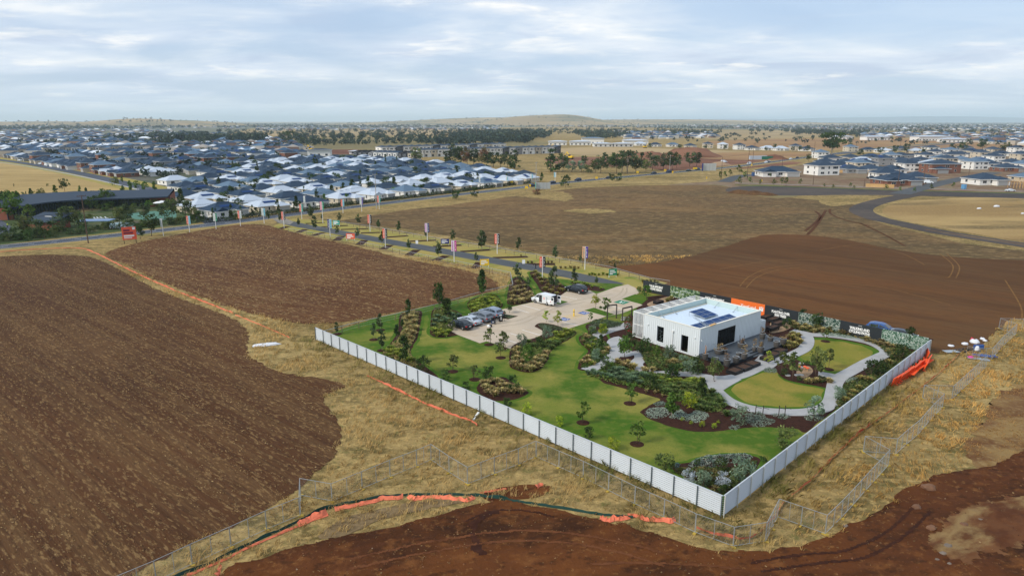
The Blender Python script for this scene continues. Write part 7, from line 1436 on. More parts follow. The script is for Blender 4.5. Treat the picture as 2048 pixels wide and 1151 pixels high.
T_('along the mulch edge of the tussock bed', zp, 'tan', .45, [(895,445),(1010,455),(1060,440),(1115,500),(240,240)], 'small golden tussock')
T_('in front of the hoarding', z1, 'tan', .95, [(1130,330),(1160,345),(1200,348),(1230,362),(1280,362),(1320,352),(1360,355),(1400,372),(1440,378),(1480,384),(1530,412),(1570,424),(1600,434),(1650,446),(1690,456),(1180,330),(1250,345),(1300,345),(1550,400),(1620,420),(1110,320)], 'feathery tan tussock', 1.3)
T_('beside the far end of the deck', z1, 'mix', .95, [(1120,445),(1130,412),(1100,402),(1150,425),(1080,430),(1110,380),(1140,395),(1090,455),(1060,445)], 'yellow-green tussock', 1.3)
T_('round the sand pit', zp5, 'tan', .7, [(1140,880),(1200,870),(1250,890),(1330,880),(1380,870),(1600,880),(1650,890)], 'pale tussock', 1.3)
T_('in the teardrop bed below the car park', z2, 'tan', 1.0, [(830,860),(880,872),(930,892),(980,902),(1040,872),(1080,832),(1100,792),(850,800),(830,750),(1000,862),(900,835),(1060,795),(870,770),(1120,760),(940,800),(1020,820),(860,720)], 'tall tan tussock', 1.3)
T_('in the teardrop bed below the car park', z2, 'lime', .8, [(1180,625),(1220,605),(1260,605),(1300,585),(1335,562),(1160,645),(1210,640),(1250,575),(1290,555),(1200,580)], 'lime green tussock', 1.4)
T_('in the teardrop bed below the car park', z2, 'green', .8, [(1110,695),(1180,675),(1000,690),(1140,660),(1050,650),(960,650),(1170,705),(1210,670)], 'mid green tussock', 1.4)
T_('left of the winding path', z2, 'tan', .8, [(1440,645),(1480,615),(1460,835),(1500,835),(1540,845),(1430,830),(1460,600),(1640,745),(1660,725),(1480,800)], 'tan tussock', 1.2); T_('left of the winding path', z2, 'lime', .65, [(1500,700),(1530,680),(1480,690),(1520,845),(1540,640)], 'lime tussock', 1.3)
T_('beside the parked cars', z2, 'bluegreen', .85, [(130,465),(180,475),(240,465),(300,445),(340,415),(150,430),(210,440),(280,415),(120,500)], 'grey-green tussock', 1.4); T_('beside the parked cars', z2, 'lime', .75, [(150,592),(230,592),(180,555),(250,562),(200,575),(130,550),(110,535)], 'lime green tussock', 1.5)
T_('in the yellow-green bed behind the cars', z2, 'lime', .85, [(450,335),(500,325),(560,318),(610,308),(660,300),(480,365),(540,368),(600,352),(640,338),(620,255),(580,262),(520,290),(470,300),(550,340),(590,285),(640,270),(690,310),(510,350),(650,320)], 'yellow-green tussock', 1.6)
T_('in the tan bed left of the van', z2, 'tan', 1.05, [(800,295),(840,300),(880,295),(920,285),(960,272),(990,262),(820,262),(860,262),(900,250),(940,240),(800,225),(840,215),(880,205),(920,195),(850,170),(890,160),(930,165),(870,130),(970,225),(830,185)], 'tall dry tussock', 1.3)
T_('in the bed between van and avenue', z2, 'mix', .9, [(1080,125),(1130,155),(1180,175),(1230,185),(1262,192),(1160,205),(1212,222),(1110,185),(1000,65),(1040,55),(1062,95),(1140,120),(1190,135),(1240,150),(1020,35),(1090,90)], 'olive tussock', 1.4)
T_('beside the black four-wheel drive', z2, 'lime', .7, [(1350,118),(1400,128),(1450,135),(1480,140),(1520,160),(1600,175),(1370,132),(1430,148)], 'lime tussock', 1.3)
T_('in the left bed behind the steel fence', zf, 'tan', .95, [(820,255),(850,225),(880,185),(840,155),(800,125),(870,275),(850,305),(830,205),(870,145),(890,235),(800,170),(900,120)], 'tall dry tussock', 1.3); T_('in the left bed behind the steel fence', zf, 'lime', .8, [(690,415),(740,435),(780,445),(700,385),(830,475),(770,410),(730,400),(860,480),(660,400),(680,440),(810,440)], 'lime green tussock', 1.5)
T_('at the steel fence below the lawn', z2, 'tan', .8, [(560,1020),(600,1010),(640,990),(680,1000),(720,1010),(580,1060),(630,1060),(680,1080),(730,1080),(780,1090),(830,1090),(880,1080),(600,1100),(660,1120),(760,1050),(900,1100),(850,1060),(700,1040)], 'straw coloured tussock', 1.3)
T_('along the far side of the avenue end', z6, 'tan', .8, [(950,560),(1000,560),(1050,560),(1180,640),(1250,640),(1320,635),(1380,640),(1440,640),(1900,560),(1960,540),(2010,560),(760,560),(700,560),(600,460)], 'tan tussock', 1.2); T_('under the green sign board', z6, 'lime', .7, [(1600,740),(1680,740),(1740,740),(1800,730),(1860,740),(2010,740),(1640,725)], 'lime tussock', 1.4)
T_('along the mulch in front of the hoarding end', ZO(1280,550,10.24), 'mix', .8, [(60,160),(140,150),(220,150),(300,150),(360,170),(560,560),(600,520),(640,500)], 'straw tussock', 1.2)
T_('beside path and right-hand fence', z1, 'mix', .8, [(1430,735),(1460,715),(1490,690),(1410,760),(1500,640),(1540,640),(1620,560),(1660,545),(1700,500)], 'yellow-olive tussock', 1.4)
SILV = [C(138,152,136), C(156,168,152), C(122,138,122)]
ground_cover([zp(*q) for q in ((990,600),(1080,558),(1160,580),(1150,615),(1060,630))], 'small silver-green ground cover mat at the lawn edge of the tussock bed', SILV)
ground_cover([zp(*q) for q in ((880,700),(950,652),(1100,645),(1200,650),(1260,700),(1180,760),(1100,790),(980,800),(890,760))], 'silver-green ground cover mat left of the upright shrub', SILV)
ground_cover([zp(*q) for q in ((1200,770),(1330,672),(1400,690),(1460,735),(1520,700),(1600,675),(1700,710),(1750,760),(1700,810),(1600,855),(1480,835),(1300,800))], 'large silver-green ground cover mat right of the upright shrub', SILV)
for pts, lb in (([(835,860),(850,822),(930,815),(960,850),(1012,870),(960,897),(900,905),(850,885)], 'silver-green mat under the staked saplings below the lower oval'),([(740,903),(770,890),(806,902),(790,920),(750,918)], 'small round silver-green mat at the lawn edge'),([(980,832),(1050,825),(1096,845),(1050,860)], 'narrow silver-green mat along the loop path'),([(1180,832),(1230,830),(1292,850),(1250,872),(1180,862)], 'silver-green mat under the grey-green tree'),([(1410,635),(1460,615),(1530,645),(1500,680),(1430,665)], 'silver-green mat beside the right-hand path bend'),([(1260,358),(1330,360),(1440,378),(1510,405),(1440,400),(1330,385),(1260,372)], 'long silver-green mat before the hoarding'),([(930,575),(960,560),(1015,570),(1010,595),(950,590)], 'silver-green mat at the path fork beside the lower oval')):
    ground_cover([z1(*q) for q in pts], lb, SILV)
ground_cover([zk8(*q) for q in ((510,480),(560,380),(700,320),(900,280),(1160,265),(1400,258),(1600,280),(1640,330),(1400,400),(1200,420),(1000,490),(760,510))], 'wide silvery shrub mat inside the near fence corner', [C(132,150,140), C(156,166,152), C(112,132,122)], .5)
ground_cover([zk8(*q) for q in ((180,480),(240,420),(320,410),(365,450),(300,510))], 'small blue-grey mat inside the near fence corner', [C(96,122,122), C(112,136,134)], .35)
ground_cover([z2(*q) for q in ((1050,490),(1090,478),(1200,500),(1300,525),(1250,545),(1150,540),(1080,530))], 'grey-green mat on the lower car park island', [C(92,106,78), C(108,120,92)], .3)
ground_cover([z2(*q) for q in ((735,410),(780,400),(855,412),(785,432))], 'grey-green mat on the island by the parked cars', [C(92,106,78), C(108,120,92)], .2)
ground_cover([z2(*q) for q in ((1500,470),(1600,440),(1760,470),(1800,490),(1720,520),(1640,520),(1540,500))], 'grey-green low planting beside the courtyard path', [C(92,108,84), C(112,126,102), C(76,92,66)], .45)
ground_cover([z8(*q) for q in ((680,600),(760,560),(880,600),(860,640),(740,640))], 'dark olive low planting inside the path bend', [C(72,84,44), C(92,96,50), C(100,86,56)], .35); ground_cover([z8(*q) for q in ((690,540),(800,500),(960,540),(1000,600),(880,600),(760,570))], 'reddish olive low planting below the office window', [C(92,88,48), C(78,84,40), C(120,92,62)], .4)
ground_cover([z8(*q) for q in ((470,100),(550,60),(560,240),(500,250),(460,180))], 'red flowering shrubs at the left corner of the batten screen', [C(84,84,48), C(150,44,56), C(64,74,38)], .8)
LOWP = [C(92,114,54), C(108,126,64), C(78,100,46), C(128,134,74)]; LOWD = [C(80,96,48), C(98,110,58), C(112,106,64), C(70,86,44)]
ground_cover([zp(*q) for q in ((90,215),(200,180),(400,60),(620,90),(700,150),(1000,190),(1150,200),(1400,270),(1660,310),(1760,430),(1930,590),(1900,700),(1600,690),(1420,600),(1280,540),(1150,470),(900,400),(780,370),(500,330),(220,245))], 'dense green low planting filling the big tussock bed', LOWP, .5, 60, .24)
ground_cover([z8(*q) for q in ((560,330),(760,400),(900,440),(1080,480),(1260,540),(1280,640),(1060,650),(900,620),(720,600),(660,520),(620,440))], 'dense dark low planting along the left office wall', LOWD, .55, 60, .24)
ground_cover([z2(*q) for q in ((850,700),(900,660),(1060,640),(1200,590),(1340,545),(1370,570),(1240,655),(1150,715),(1120,790),(1050,865),(960,895),(850,875),(810,820),(815,740))], 'green low planting filling the teardrop bed', LOWP + [C(150,138,88)], .4, 55, .24)
ground_cover([z2(*q) for q in ((1425,850),(1470,790),(1510,720),(1440,650),(1430,600),(1500,570),(1560,600),(1640,640),(1690,710),(1630,800),(1470,875))], 'mixed low planting left of the winding path', LOWP + [C(150,138,88)], .4, 55, .24)
ground_cover([z2(*q) for q in ((110,540),(105,460),(120,370),(180,340),(330,380),(350,415),(270,430),(215,490),(290,530),(200,585))], 'green low planting beside the parked cars', LOWP, .4, 50, .26)
ground_cover([z2(*q) for q in ((430,300),(545,240),(655,222),(715,300),(690,340),(520,382),(460,365))], 'yellow-green low planting behind the parked cars', [C(126,134,48), C(108,122,44), C(140,142,62)], .45, 50, .28)
ground_cover([zf(*q) for q in ((640,440),(660,370),(720,330),(780,250),(790,110),(900,90),(905,190),(880,300),(850,350),(850,420),(900,500),(870,520),(760,470))], 'mixed low planting in the left bed behind the steel fence', LOWP + [C(150,138,88), C(166,150,98)], .45, 50, .26)
ground_cover([z1(*q) for q in ((1110,325),(1180,325),(1300,345),(1400,365),(1530,400),(1700,455),(1780,440),(1730,520),(1660,500),(1600,440),(1480,395),(1300,365),(1150,352))], 'mixed straw and green low planting before the hoarding', LOWD + [C(166,150,98), C(150,138,84)], .45, 50, .26)
ground_cover([zk8(*q) for q in ((250,560),(500,500),(900,500),(1250,520),(1650,380),(1700,430),(1400,800),(1150,960),(900,900),(600,760))], 'dark green low planting inside the near fence corner', LOWD, .5, 60, .24)
ground_cover([z1(*q) for q in ((1390,690),(1420,650),(1540,610),(1640,540),(1700,510),(1760,490),(1600,640),(1400,790),(1350,790))], 'olive low planting along the right-hand fence', LOWD, .4, 55, .24)
# arbours, stools, bollard, stepping stones
zb = ZO(1000,560,8.22)
def arbour(a, b_, h, lb):
    p, q = G(*a), G(*b_); t = thing('arbour', lb, 'frame', p); d = q-p
    for v in (Vector(), d): mb = MB(); mb.box(v.x-.09, v.x+.09, v.y-.09, v.y+.09, 0, h); mb.build('post', mat('dark_timber', C(66,58,52), .85), t)
    mb = MB(); mb.bar((0, 0, h+.08), (d.x, d.y, h+.08), .2); mb.build('beam', MATS['dark_timber'], t)
arbour(zb(1762,650), zb(1912,632), 2.5, 'dark timber portal frame at the car park path, left one'); arbour(z2(1790,455), z2(1872,435), 2.3, 'dark timber portal frame beside the batten screen, right one')
p = G(*zb(1214,600)); t = thing('bollard', 'tall yellow bollard in the accessible parking bay', 'bollard', p); mb = MB(); mb.lathe([(.12, 0), (.12, 1.3), (.09, 1.38), (.02, 1.4)], 12); mb.build('shaft', m_yell, t, smooth=True); mb = MB(); mb.lathe([(.125, .9), (.125, 1.0)], 12); mb.build('band', m_trim, t)
m_ost = mat('orange_stool', C(232,96,50), .5)
for i, (x, y) in enumerate(((1000,610),(1120,610),(1172,640))):
    t = thing('mushroom_stool', 'small orange mushroom-shaped play stool, %s of three in the sand pit' % from_left(i, 3), 'stool', G(*zp5(x, y)), 0, 'orange play stools'); mb = MB(); mb.lathe([(.06, 0), (.05, .5)], 8); mb.build('stem', m_wood, t); mb = MB(); mb.lathe([(.04, .48), (.26, .5), (.26, .56), (.14, .62), (.02, .64)], 14); mb.build('cap', m_ost, t)
for i, (x, y) in enumerate(((775,720),(1050,712),(1050,475),(1035,550),(960,715))): mb = MB(); mb.lathe([(.38, 0), (.36, .07), (.02, .075)], 9); tag(mb.build('stepping_stone', m_path, None, G(*zp5(x, y), .1)), 'pale stepping stone round the sand pit, ' + ['left one of the lower pair','lower one nearest the sand','farthest one behind the stools','middle one behind the stools','lower one between the other two'][i], 'stone', 'stepping stones by the sand pit')
for i, (x, y) in enumerate(((1805,420),(1830,418),(1800,440),(1822,436))): mb = MB(); mb.box(-.45, .45, -.3, .3, 0, .06); tag(mb.build('stepping_stone', m_path, None, G(*z2(x, y), .1)), 'pale square stepping stone by the batten screen, %s' % ['farthest left','farthest right','nearest left','nearest right'][i], 'stone', 'stepping stones by the batten screen')
# staked saplings below the lower oval
for i, (x, y) in enumerate(((893,840),(935,845),(1027,845),(1062,845))):
    p = G(*z1(x, y)); t = thing('tree_stake', 'dark tree stake below the loop path, %s of four' % from_left(i, 4), 'stake', p, 0, 'tree stakes below the loop path'); mb = MB(); mb.box(-.035, .035, -.035, .035, 0, 1.5); mb.build('stake', m_stake, t); mb = MB(); mb.bar((0, 0, 1.2), (.7, 0, 1.05), .05); mb.build('tie', m_black, t)
# ================================================================== temporary fencing, bunting, barriers, debris
m_galv = mat('galvanised_tube', C(160,166,168), .4, metal=.4)
def panel_protos():
    L, h = 2.4, 1.85; mb = MB()
    for a, b_ in (((0, 0, .1), (0, 0, h)), ((L, 0, .1), (L, 0, h)), ((0, 0, h), (L, 0, h)), ((0, 0, .12), (L, 0, .12)), ((L/2, 0, .12), (L/2, 0, h))): mb.bar(a, b_, .036)
    fr = mb.mesh('frame', m_galv); mb = MB()
    for k in range(1, 28): mb.bar((k*L/28, 0, .12), (k*L/28, 0, h), .0026)
    for k in range(1, 14): mb.bar((0, 0, .12+k*(h-.12)/14), (L, 0, .12+k*(h-.12)/14), .0026)
    wr = mb.mesh('wire_mesh', m_galv); mb = MB(); mb.box(-.1, .1, -.28, .28, 0, .1); return fr, wr, mb.mesh('foot_block', mat('yellow_foot', C(176,148,60), .8)), L, h
FR, WR, FB, PLn, PH = panel_protos()
z8c, z3a, z3b = ZO(200,850,2.2756), ZO(1000,850,1.954), ZO(1650,600,2.877)
CH = [('left of the silt fence', [z8c(-60,740),z8c(80,683),z8c(245,615),z8c(410,540),z8c(588,462),z8c(752,388),z8c(905,327),z8c(908,240),z8c(1052,265),z8c(1190,210),z8c(1318,158),z8c(1440,112),z8c(1505,85),z8c(1588,140),z8c(1672,190),z8c(1795,145),z8c(1905,105),z8c(1985,70)]),
      ('along the white steel fence', [z3a(143,62),z3a(232,100),z3a(327,140),z3a(427,188),z3a(530,238),z3a(645,288),z3a(768,345),z3a(918,397),z3a(1045,378),z3a(1092,287),z3a(1280,350)]),
      ('across the golden grass', [z3a(1280,350),z3a(1342,290),z3a(1390,240),z3a(1440,185),z3a(1525,95),z3a(1427,42),z3b(420,795),z3b(482,740),z3b(545,690),z3b(620,605),z3b(688,538),z3b(572,487),z3b(742,492),z3b(828,415),z3b(938,315)]),
      ('beside the rubbish heap', [z3b(820,265),z3b(895,275),z3b(968,275),z3b(1035,200),z3b(1107,138),z3b(1010,103),z3b(1145,108)])]
for nm, pts in CH:
    P = [G(x, y, PH) for x, y in pts]; segs = []
    for a, b_ in zip(P, P[1:]):
        L = (b_-a).length; n = max(1, round(L/2.6)); segs += [(a.lerp(b_, k/n), a.lerp(b_, (k+1)/n)) for k in range(n)]
    for i, (a, b_) in enumerate(segs):
        d = b_-a; t = thing('fence_panel', 'temporary wire mesh fence panel %s, %s of its run' % (nm, (ordinal(i) if i < len(segs)-1 else 'last') if len(segs) > 1 else ''), 'fence panel', (a.x, a.y, 0), atan2(d.y, d.x), 'temporary fence panels', (max(.3, d.length-.04)/PLn, 1, 1)); link('frame', FR, t); link('wire_mesh', WR, t); link('foot_block', FB, t, (0, 0, 0))
m_net = mat('orange_bunting', C(214,112,80), .8, var=.2, nscale=2); m_silt = mat('green_silt_cloth', C(20,58,50), .85, var=.2, nscale=1.5)
def strip(px, h, name, label, cat, m_, wav=.1, lean=.25, seed=0, z0=0.05, hf=None, group=None):
    P = resample(cat_rom([G(x, y) for x, y in px], False, 8), .45, False); o = P[0]; mb = MB(); rs = random.Random(seed); rows = []
    for i, p in enumerate(P):
        d = (P[min(i+1, len(P)-1)]-P[max(i-1, 0)]).normalized(); n = Vector((-d.y, d.x, 0)); hh = (hf(i/len(P)) if hf else 1)*h*(.25+.6*abs(mnoise.noise((p.x*.5, p.y*.5, seed)))); w = wav*mnoise.noise((p.x*1.3, p.y*1.3, seed+4))
        rows.append([p-o+n*w+Vector((0, 0, z0)), p-o+n*(w+lean*h*.5+.25*wav*rs.uniform(-1, 1))+Vector((0, 0, z0+hh*.55)), p-o+n*(w+lean*h+.5*wav*rs.uniform(-1, 1))+Vector((0, 0, z0+hh))])
    for a, b_ in zip(rows, rows[1:]):
        for k in range(2): mb.face([a[k], b_[k], b_[k+1], a[k+1]])
    return tag(mb.build(name, m_, None, o), label, cat, group)
SILT = [z8c(330,700),z8c(480,642),z8c(600,585),z8c(720,528),z8c(840,474),z8c(960,415),z8c(1080,370),z8c(1180,348),z8c(1280,332),z8c(1400,322),z8c(1560,320),z8c(1700,324),z8c(1850,340),z3a(0,292),z3a(100,306),z3a(250,330),z3a(390,352),z3a(520,364)]
strip(SILT, .62, 'silt_fence', 'long dark green silt fence curving along the red dirt', 'silt fence', m_silt, .05, .15, 2)
strip([z8c(400,690),z8c(560,620),z8c(700,550),z8c(840,490),z8c(900,465),z8c(1040,412)], .3, 'bunting', 'narrow orange bunting lying along the near side of the silt fence', 'bunting', m_net, .12, .5, 3)
strip([z8c(905,463),z8c(960,440),z8c(1040,408)], .8, 'bunting', 'bunched orange bunting below the fence gate panel', 'bunting', m_net, .25, .6, 4)
strip([z8c(1070,392),z8c(1180,368),z8c(1290,345),z8c(1380,336)], .55, 'bunting', 'crumpled orange bunting at the crest of the silt fence, left piece', 'bunting', m_net, .25, .7, 5)
strip([z8c(1395,330),z8c(1430,345),z8c(1520,335),z8c(1620,345),z8c(1685,350),z8c(1705,330)], .5, 'bunting', 'crumpled orange bunting at the crest of the silt fence, right piece', 'bunting', m_net, .35, .7, 6)
strip([z8c(1730,314),z8c(1800,300),z8c(1850,292)], .35, 'bunting', 'short orange bunting tail on the dark dirt patch', 'bunting', m_net, .2, .5, 7); strip([z8c(1990,290),z8c(2020,275)], .7, 'bunting', 'small torn orange scrap above the dirt patch', 'bunting', m_net, .3, .4, 8); strip([z8c(540,690),z8c(555,640)], .6, 'bunting', 'torn orange scrap on the dirt at the bottom left', 'bunting', m_net, .3, .4, 9)
strip([z3a(388,372),z3a(430,380),z3a(480,374),z3a(520,364),z3a(580,376),z3a(650,382),z3a(690,380)], .6, 'bunting', 'wide crumpled orange bunting on the dirt in the foreground', 'bunting', m_net, .4, .7, 10)
strip([z3a(1445,2),z3a(1380,52),z3a(1270,162),z3a(1200,232),z3a(1110,302),z3a(1065,370),z3a(1010,425),z3a(950,448),z3a(880,438),z3a(820,425),z3a(770,405)], .75, 'bunting', 'orange bunting running from the near fence corner up the dry grass', 'bunting', m_net, .12, .12, 11, .1)
strip([z3b(775,308),z3b(700,385),z3b(600,470),z3b(480,560),z3b(350,660),z3b(230,745),z3b(80,872),z3b(5,945)], .6, 'bunting', 'long orange bunting line parallel to the right-hand steel fence', 'bunting', m_net, .12, .12, 12, .12)
strip([zf(510,585),zf(600,625),zf(720,685),zf(850,748),zf(950,798),zf(1050,838),zf(1200,898),zf(1300,930),zf(1360,970)], .6, 'bunting', 'orange bunting in the grass below the left steel fence', 'bunting', m_net, .15, .2, 13, .1, hf=lambda f: .4+.6*math.sin(f*pi))
strip([(0,504),(50,500),(90,498),(140,496),(172,498)], .35, 'bunting', 'orange bunting along the grass strip at the far left', 'bunting', m_net, .1, .2, 14); strip([(172,499),(200,511),(260,541),(300,560),(370,590),(410,605),(465,627)], .5, 'bunting', 'bright orange bunting between the two ploughed fields', 'bunting', m_net, .15, .3, 15)
strip([(470,630),(520,650),(580,676)], .3, 'bunting', 'faded orange bunting trailing off in the grass between the fields', 'bunting', m_net, .1, .2, 16)
# orange barriers piled against the right-hand fence
m_bar = mat('orange_plastic', C(232,84,30), .5, var=.08, nscale=2); mb = MB(); mb.box(-1, 1, -.05, .05, .05, 1.0)
for k in range(5): mb.box(-.95+k*.4, -.85+k*.4, -.07, .07, .12, .95)
mb.box(-.8, -.6, -.3, .3, 0, .08); mb.box(.6, .8, -.3, .3, 0, .08); BAR = mb.mesh('barrier', m_bar)
z4b = ZO(1500,560,4.795); fa = atan2(C_.y-B_.y, C_.x-B_.x)
STK = [(1385+k*26, 1000-k*17, .06*((k % 3)-1), .22+.05*(k % 4), .05) for k in range(10)] + [(1500,905,.05,1.42,.45),(1560,860,-.08,1.40,.5),(1600,828,.1,1.44,.4),(1640,800,-.05,1.42,.45),(1690,800,.1,.35,.05),(1675,742,.35,.3,.05),(1665,850,.15,.35,.05)]
for i, (x, y, a, tl, zz_) in enumerate(STK):
    p = G(*z4b(x, y)); o = link('barrier', BAR, None, (p.x, p.y, zz_), None, 1.22); o.rotation_euler = Matrix.Rotation(fa+a, 3, 'Z').to_4x4().to_euler(); o.rotation_euler = (Matrix.Rotation(fa+a, 3, 'Z') @ Matrix.Rotation(tl, 3, 'X')).to_euler(); tag(o, 'orange plastic barrier in the pile along the right-hand fence, %s from the near end' % ordinal(i), 'barrier', 'piled orange barriers')
# rubbish by the far fence corner
z9 = ZO(1880,620,9.589)
def lump(x, y, r, h, c, lb, nm='rubbish_bag', flat=1.0):
    p = G(*z9(x, y)); mb = MB(); mb.lathe([(.02, 0), (r*.9, .02), (r, h*.4), (r*.6, h*.9), (.02, h)], 10); mb.v = [(a*(1+.4*mnoise.noise((a*3+x, b_*3, 1))), b_*flat*(1+.4*mnoise.noise((b_*3, a*3+y, 2))), c_*(1+.5*mnoise.noise((a*4, b_*4, x)))) for a, b_, c_ in mb.v]; tag(mb.build(nm, c, None, p, smooth=True), lb, 'rubbish')
m_bagw = mat('white_plastic', C(214,216,220), .6); m_blue = mat('blue_tarp', C(44,84,150), .6)
lump(660,630,.7,.6,m_bagw,'heap of white plastic rubbish bags at the edge of the graded field'); lump(620,600,.35,.6,mat('red_plastic', C(190,40,60), .6),'small red item on the white rubbish heap'); lump(475,660,.5,.4,m_bagw,'pale rubbish bag left of the white heap'); lump(210,690,.5,.25,m_bagw,'flat white scrap farthest left of the rubbish'); lump(815,560,.4,.3,m_bagw,'white scrap right of the rubbish heap, left one'); lump(862,595,.35,.3,m_bagw,'white scrap right of the rubbish heap, right one'); lump(590,915,.5,.3,mat('pink_plastic', C(206,60,140), .6),'bright pink scrap in the grass before the rubbish'); lump(700,790,.35,.9,m_bagw,'upright white sack before the blue mattress')
for x, y, w, d, h, c, a, lb in ((735,745,1.6,.25,.7,m_blue,.1,'blue mattress leaning behind the white sack'),(850,870,3.2,1.2,.06,m_blue,-.2,'dark blue tarpaulin lying under the mesh fence'),(215,790,2.2,1.1,.06,m_alu,.1,'pale metal sheet lying at the field edge'),(740,930,2.8,1.0,.06,m_alu,-.5,'pale metal sheet lying behind the mesh fence'),(440,770,2.2,1.4,.1,m_stake,.3,'dark timber pallet lying beside the metal sheet'),(600,770,2.0,1.4,.1,m_stake,.2,'dark timber pallet lying behind the mesh fence')):
    mb = MB(); mb.box(-w/2, w/2, -d/2, d/2, 0, h); tag(mb.build('rubbish_item', c, None, G(*z9(x, y), .08)), lb, 'rubbish').rotation_euler = (0, 0, a)
p = G(532, 690); mb = MB(); mb.lathe([(.05, 0), (2.0, .04), (1.8, .2), (.6, .35), (.05, .3)], 16); mb.v = [(a*(1+.5*mnoise.noise((a*1.3, b_*1.3, 1))), b_*.35*(1+.5*mnoise.noise((b_*2, a*1.3, 2))), c_*(1+.8*mnoise.noise((a*2, b_*2, 3)))) for a, b_, c_ in mb.v]; tag(mb.build('plastic_sheet', m_bagw, None, p), 'crumpled white plastic sheet lying on the grass by the left field', 'rubbish').rotation_euler = (0, 0, .35)
mb = MB(); mb.box(-.12, .12, -.75, .75, .02, .2); o = mb.build('timber_offcut', m_frame, None, G(952, 833, .1)); o.rotation_euler = (.2, 0, -.4); tag(o, 'white board propped in the grass below the left steel fence', 'board')
for i, (x, y, w) in enumerate(((1806,449,2.0),(1897,446,2.6),(2041,455,1.4)) if False else ((1958,418,1.0),(1993,414,1.4),(2046,428,.9))): p = G(x, y); mb = MB(); mb.lathe([(.05, 0), (w, .1), (w*.7, w*.5), (.05, w*.6)], 10); mb.v = [(a, b_*.6, c_*(1+.5*mnoise.noise((a, b_, i)))) for a, b_, c_ in mb.v]; tag(mb.build('white_bundle', m_bagw, None, p, smooth=True), 'white bundle lying in the paddock beyond the gravel track, %s' % from_left(i, 3), 'bundle', 'white bundles in the paddock')
# rocks on the dirt
m_rock = mat('basalt_rock', C(112,100,88), .9, var=.25, nscale=3, bump=.5); m_rockb = mat('brown_rock', C(112,80,58), .9, var=.2, nscale=3, bump=.5)
z17 = ZO(1700,1000,5.885)
def rock(p, r, m_, lb, seed, grp_=None):
    bm = bmesh.new(); bmesh.ops.create_icosphere(bm, subdivisions=2, radius=r); 
    for v in bm.verts: n = 1+.35*mnoise.noise(v.co*(1.6/r)+Vector((seed*3.1, 0, 0))); v.co = Vector((v.co.x*n*1.2, v.co.y*n, v.co.z*n*.7))
    me = bpy.data.meshes.new('rock'); bm.to_mesh(me); bm.free(); me.materials.append(m_); return tag(link('rock', me, None, (p.x, p.y, r*.3)), lb, 'rock', grp_)
RK = [(*z17(1155,550),.30,m_rock,'grey pointed rock on the dirt at the lower right'),(*z17(1095,640),.26,m_rock,'pale rock just below the grey pointed rock'),(*z17(955,340),.36,m_rockb,'rounded brown rock left of the pale dirt patch'),(*z17(1340,300),.34,m_rockb,'flat red-brown clod on the pale dirt patch'),(*z17(1170,755),.18,m_rock,'small pale rock nearest the bottom edge'),(*z17(1025,705),.18,m_rock,'small grey rock among the lower right rocks'),(*z17(780,90),.35,m_rockb,'brown clod at the crumbling dirt edge'),(1857,978,.55,m_rockb,'large rounded boulder half sunk in the dirt edge'),(1690,1052,.2,m_rock,'small stone by the grass edge'),(1960,1040,.2,m_rock,'small stone on the pale dirt')]
for i, (x, y, r, m_, lb) in enumerate(RK): rock(G(x, y), r, m_, lb, i)
rs = random.Random(21); n = 0
V, T, Cc = [], [], []; rngp = np.random.default_rng(5)
fx = [p for p in wpoly(DIRT_F)]; cnt = 0; PTS = []
while cnt < 1500:
    x, y = rngp.uniform(-35, 50), rngp.uniform(36, 62)
    if inpoly(fx, [x], [y])[0]: PTS.append((x, y)); cnt += 1
for x, y in PTS:
    r = .02+.09*rngp.random()**3; o = len(V); q = rngp.uniform(.7, 1.3, 5)*r
    V += [(x+q[0], y, 0.1), (x, y+q[1], 0.1), (x-q[2], y, 0.1), (x, y-q[3], 0.1), (x, y, .14+q[4]*.9)]; c = np.array([C(96,58,36), C(120,84,58), C(66,36,22), C(140,122,100)][rngp.choice(4, p=[.45, .2, .33, .02])])
    for a, b_ in ((0,1),(1,2),(2,3),(3,0)): T.append((o+a, o+b_, o+4)); Cc.append(c)
# real lumps and ruts on the dirt
def relief(name, P, step, amp, layer, m_, seed, holes=()):
    xs = [p.x for p in P]; ys = [p.y for p in P]; gx = np.arange(max(min(xs), -60), min(max(xs), 75), step); gy = np.arange(max(min(ys), 36), max(ys), step); X, Y = np.meshgrid(gx, gy); X = X+np.random.default_rng(seed).normal(0, step*.18, X.shape); Y = Y+np.random.default_rng(seed+1).normal(0, step*.18, Y.shape)
    ok = inpoly(P, X.ravel(), Y.ravel()).reshape(X.shape)
    for hh in holes: ok &= ~inpoly(hh, X.ravel(), Y.ravel()).reshape(X.shape)
    Z = np.array([amp*(.55*mnoise.noise((a*.35, b_*.35, seed))+.45*mnoise.noise((a*1.1, b_*1.1, seed))+.28*mnoise.noise((a*2.6, b_*2.6, seed))) for a, b_ in zip(X.ravel(), Y.ravel())]).reshape(X.shape)+layer*LZ+amp*.55
    idx = np.arange(X.size).reshape(X.shape); q = ok[:-1, :-1] & ok[1:, :-1] & ok[:-1, 1:] & ok[1:, 1:]; T = np.stack([idx[:-1, :-1][q], idx[:-1, 1:][q], idx[1:, 1:][q], idx[1:, :-1][q]], 1)
    o = link(name, np_mesh(name, np.stack([X.ravel(), Y.ravel(), Z.ravel()], 1), T, None, m_, True, 4)); o['kind'] = 'structure'; return o
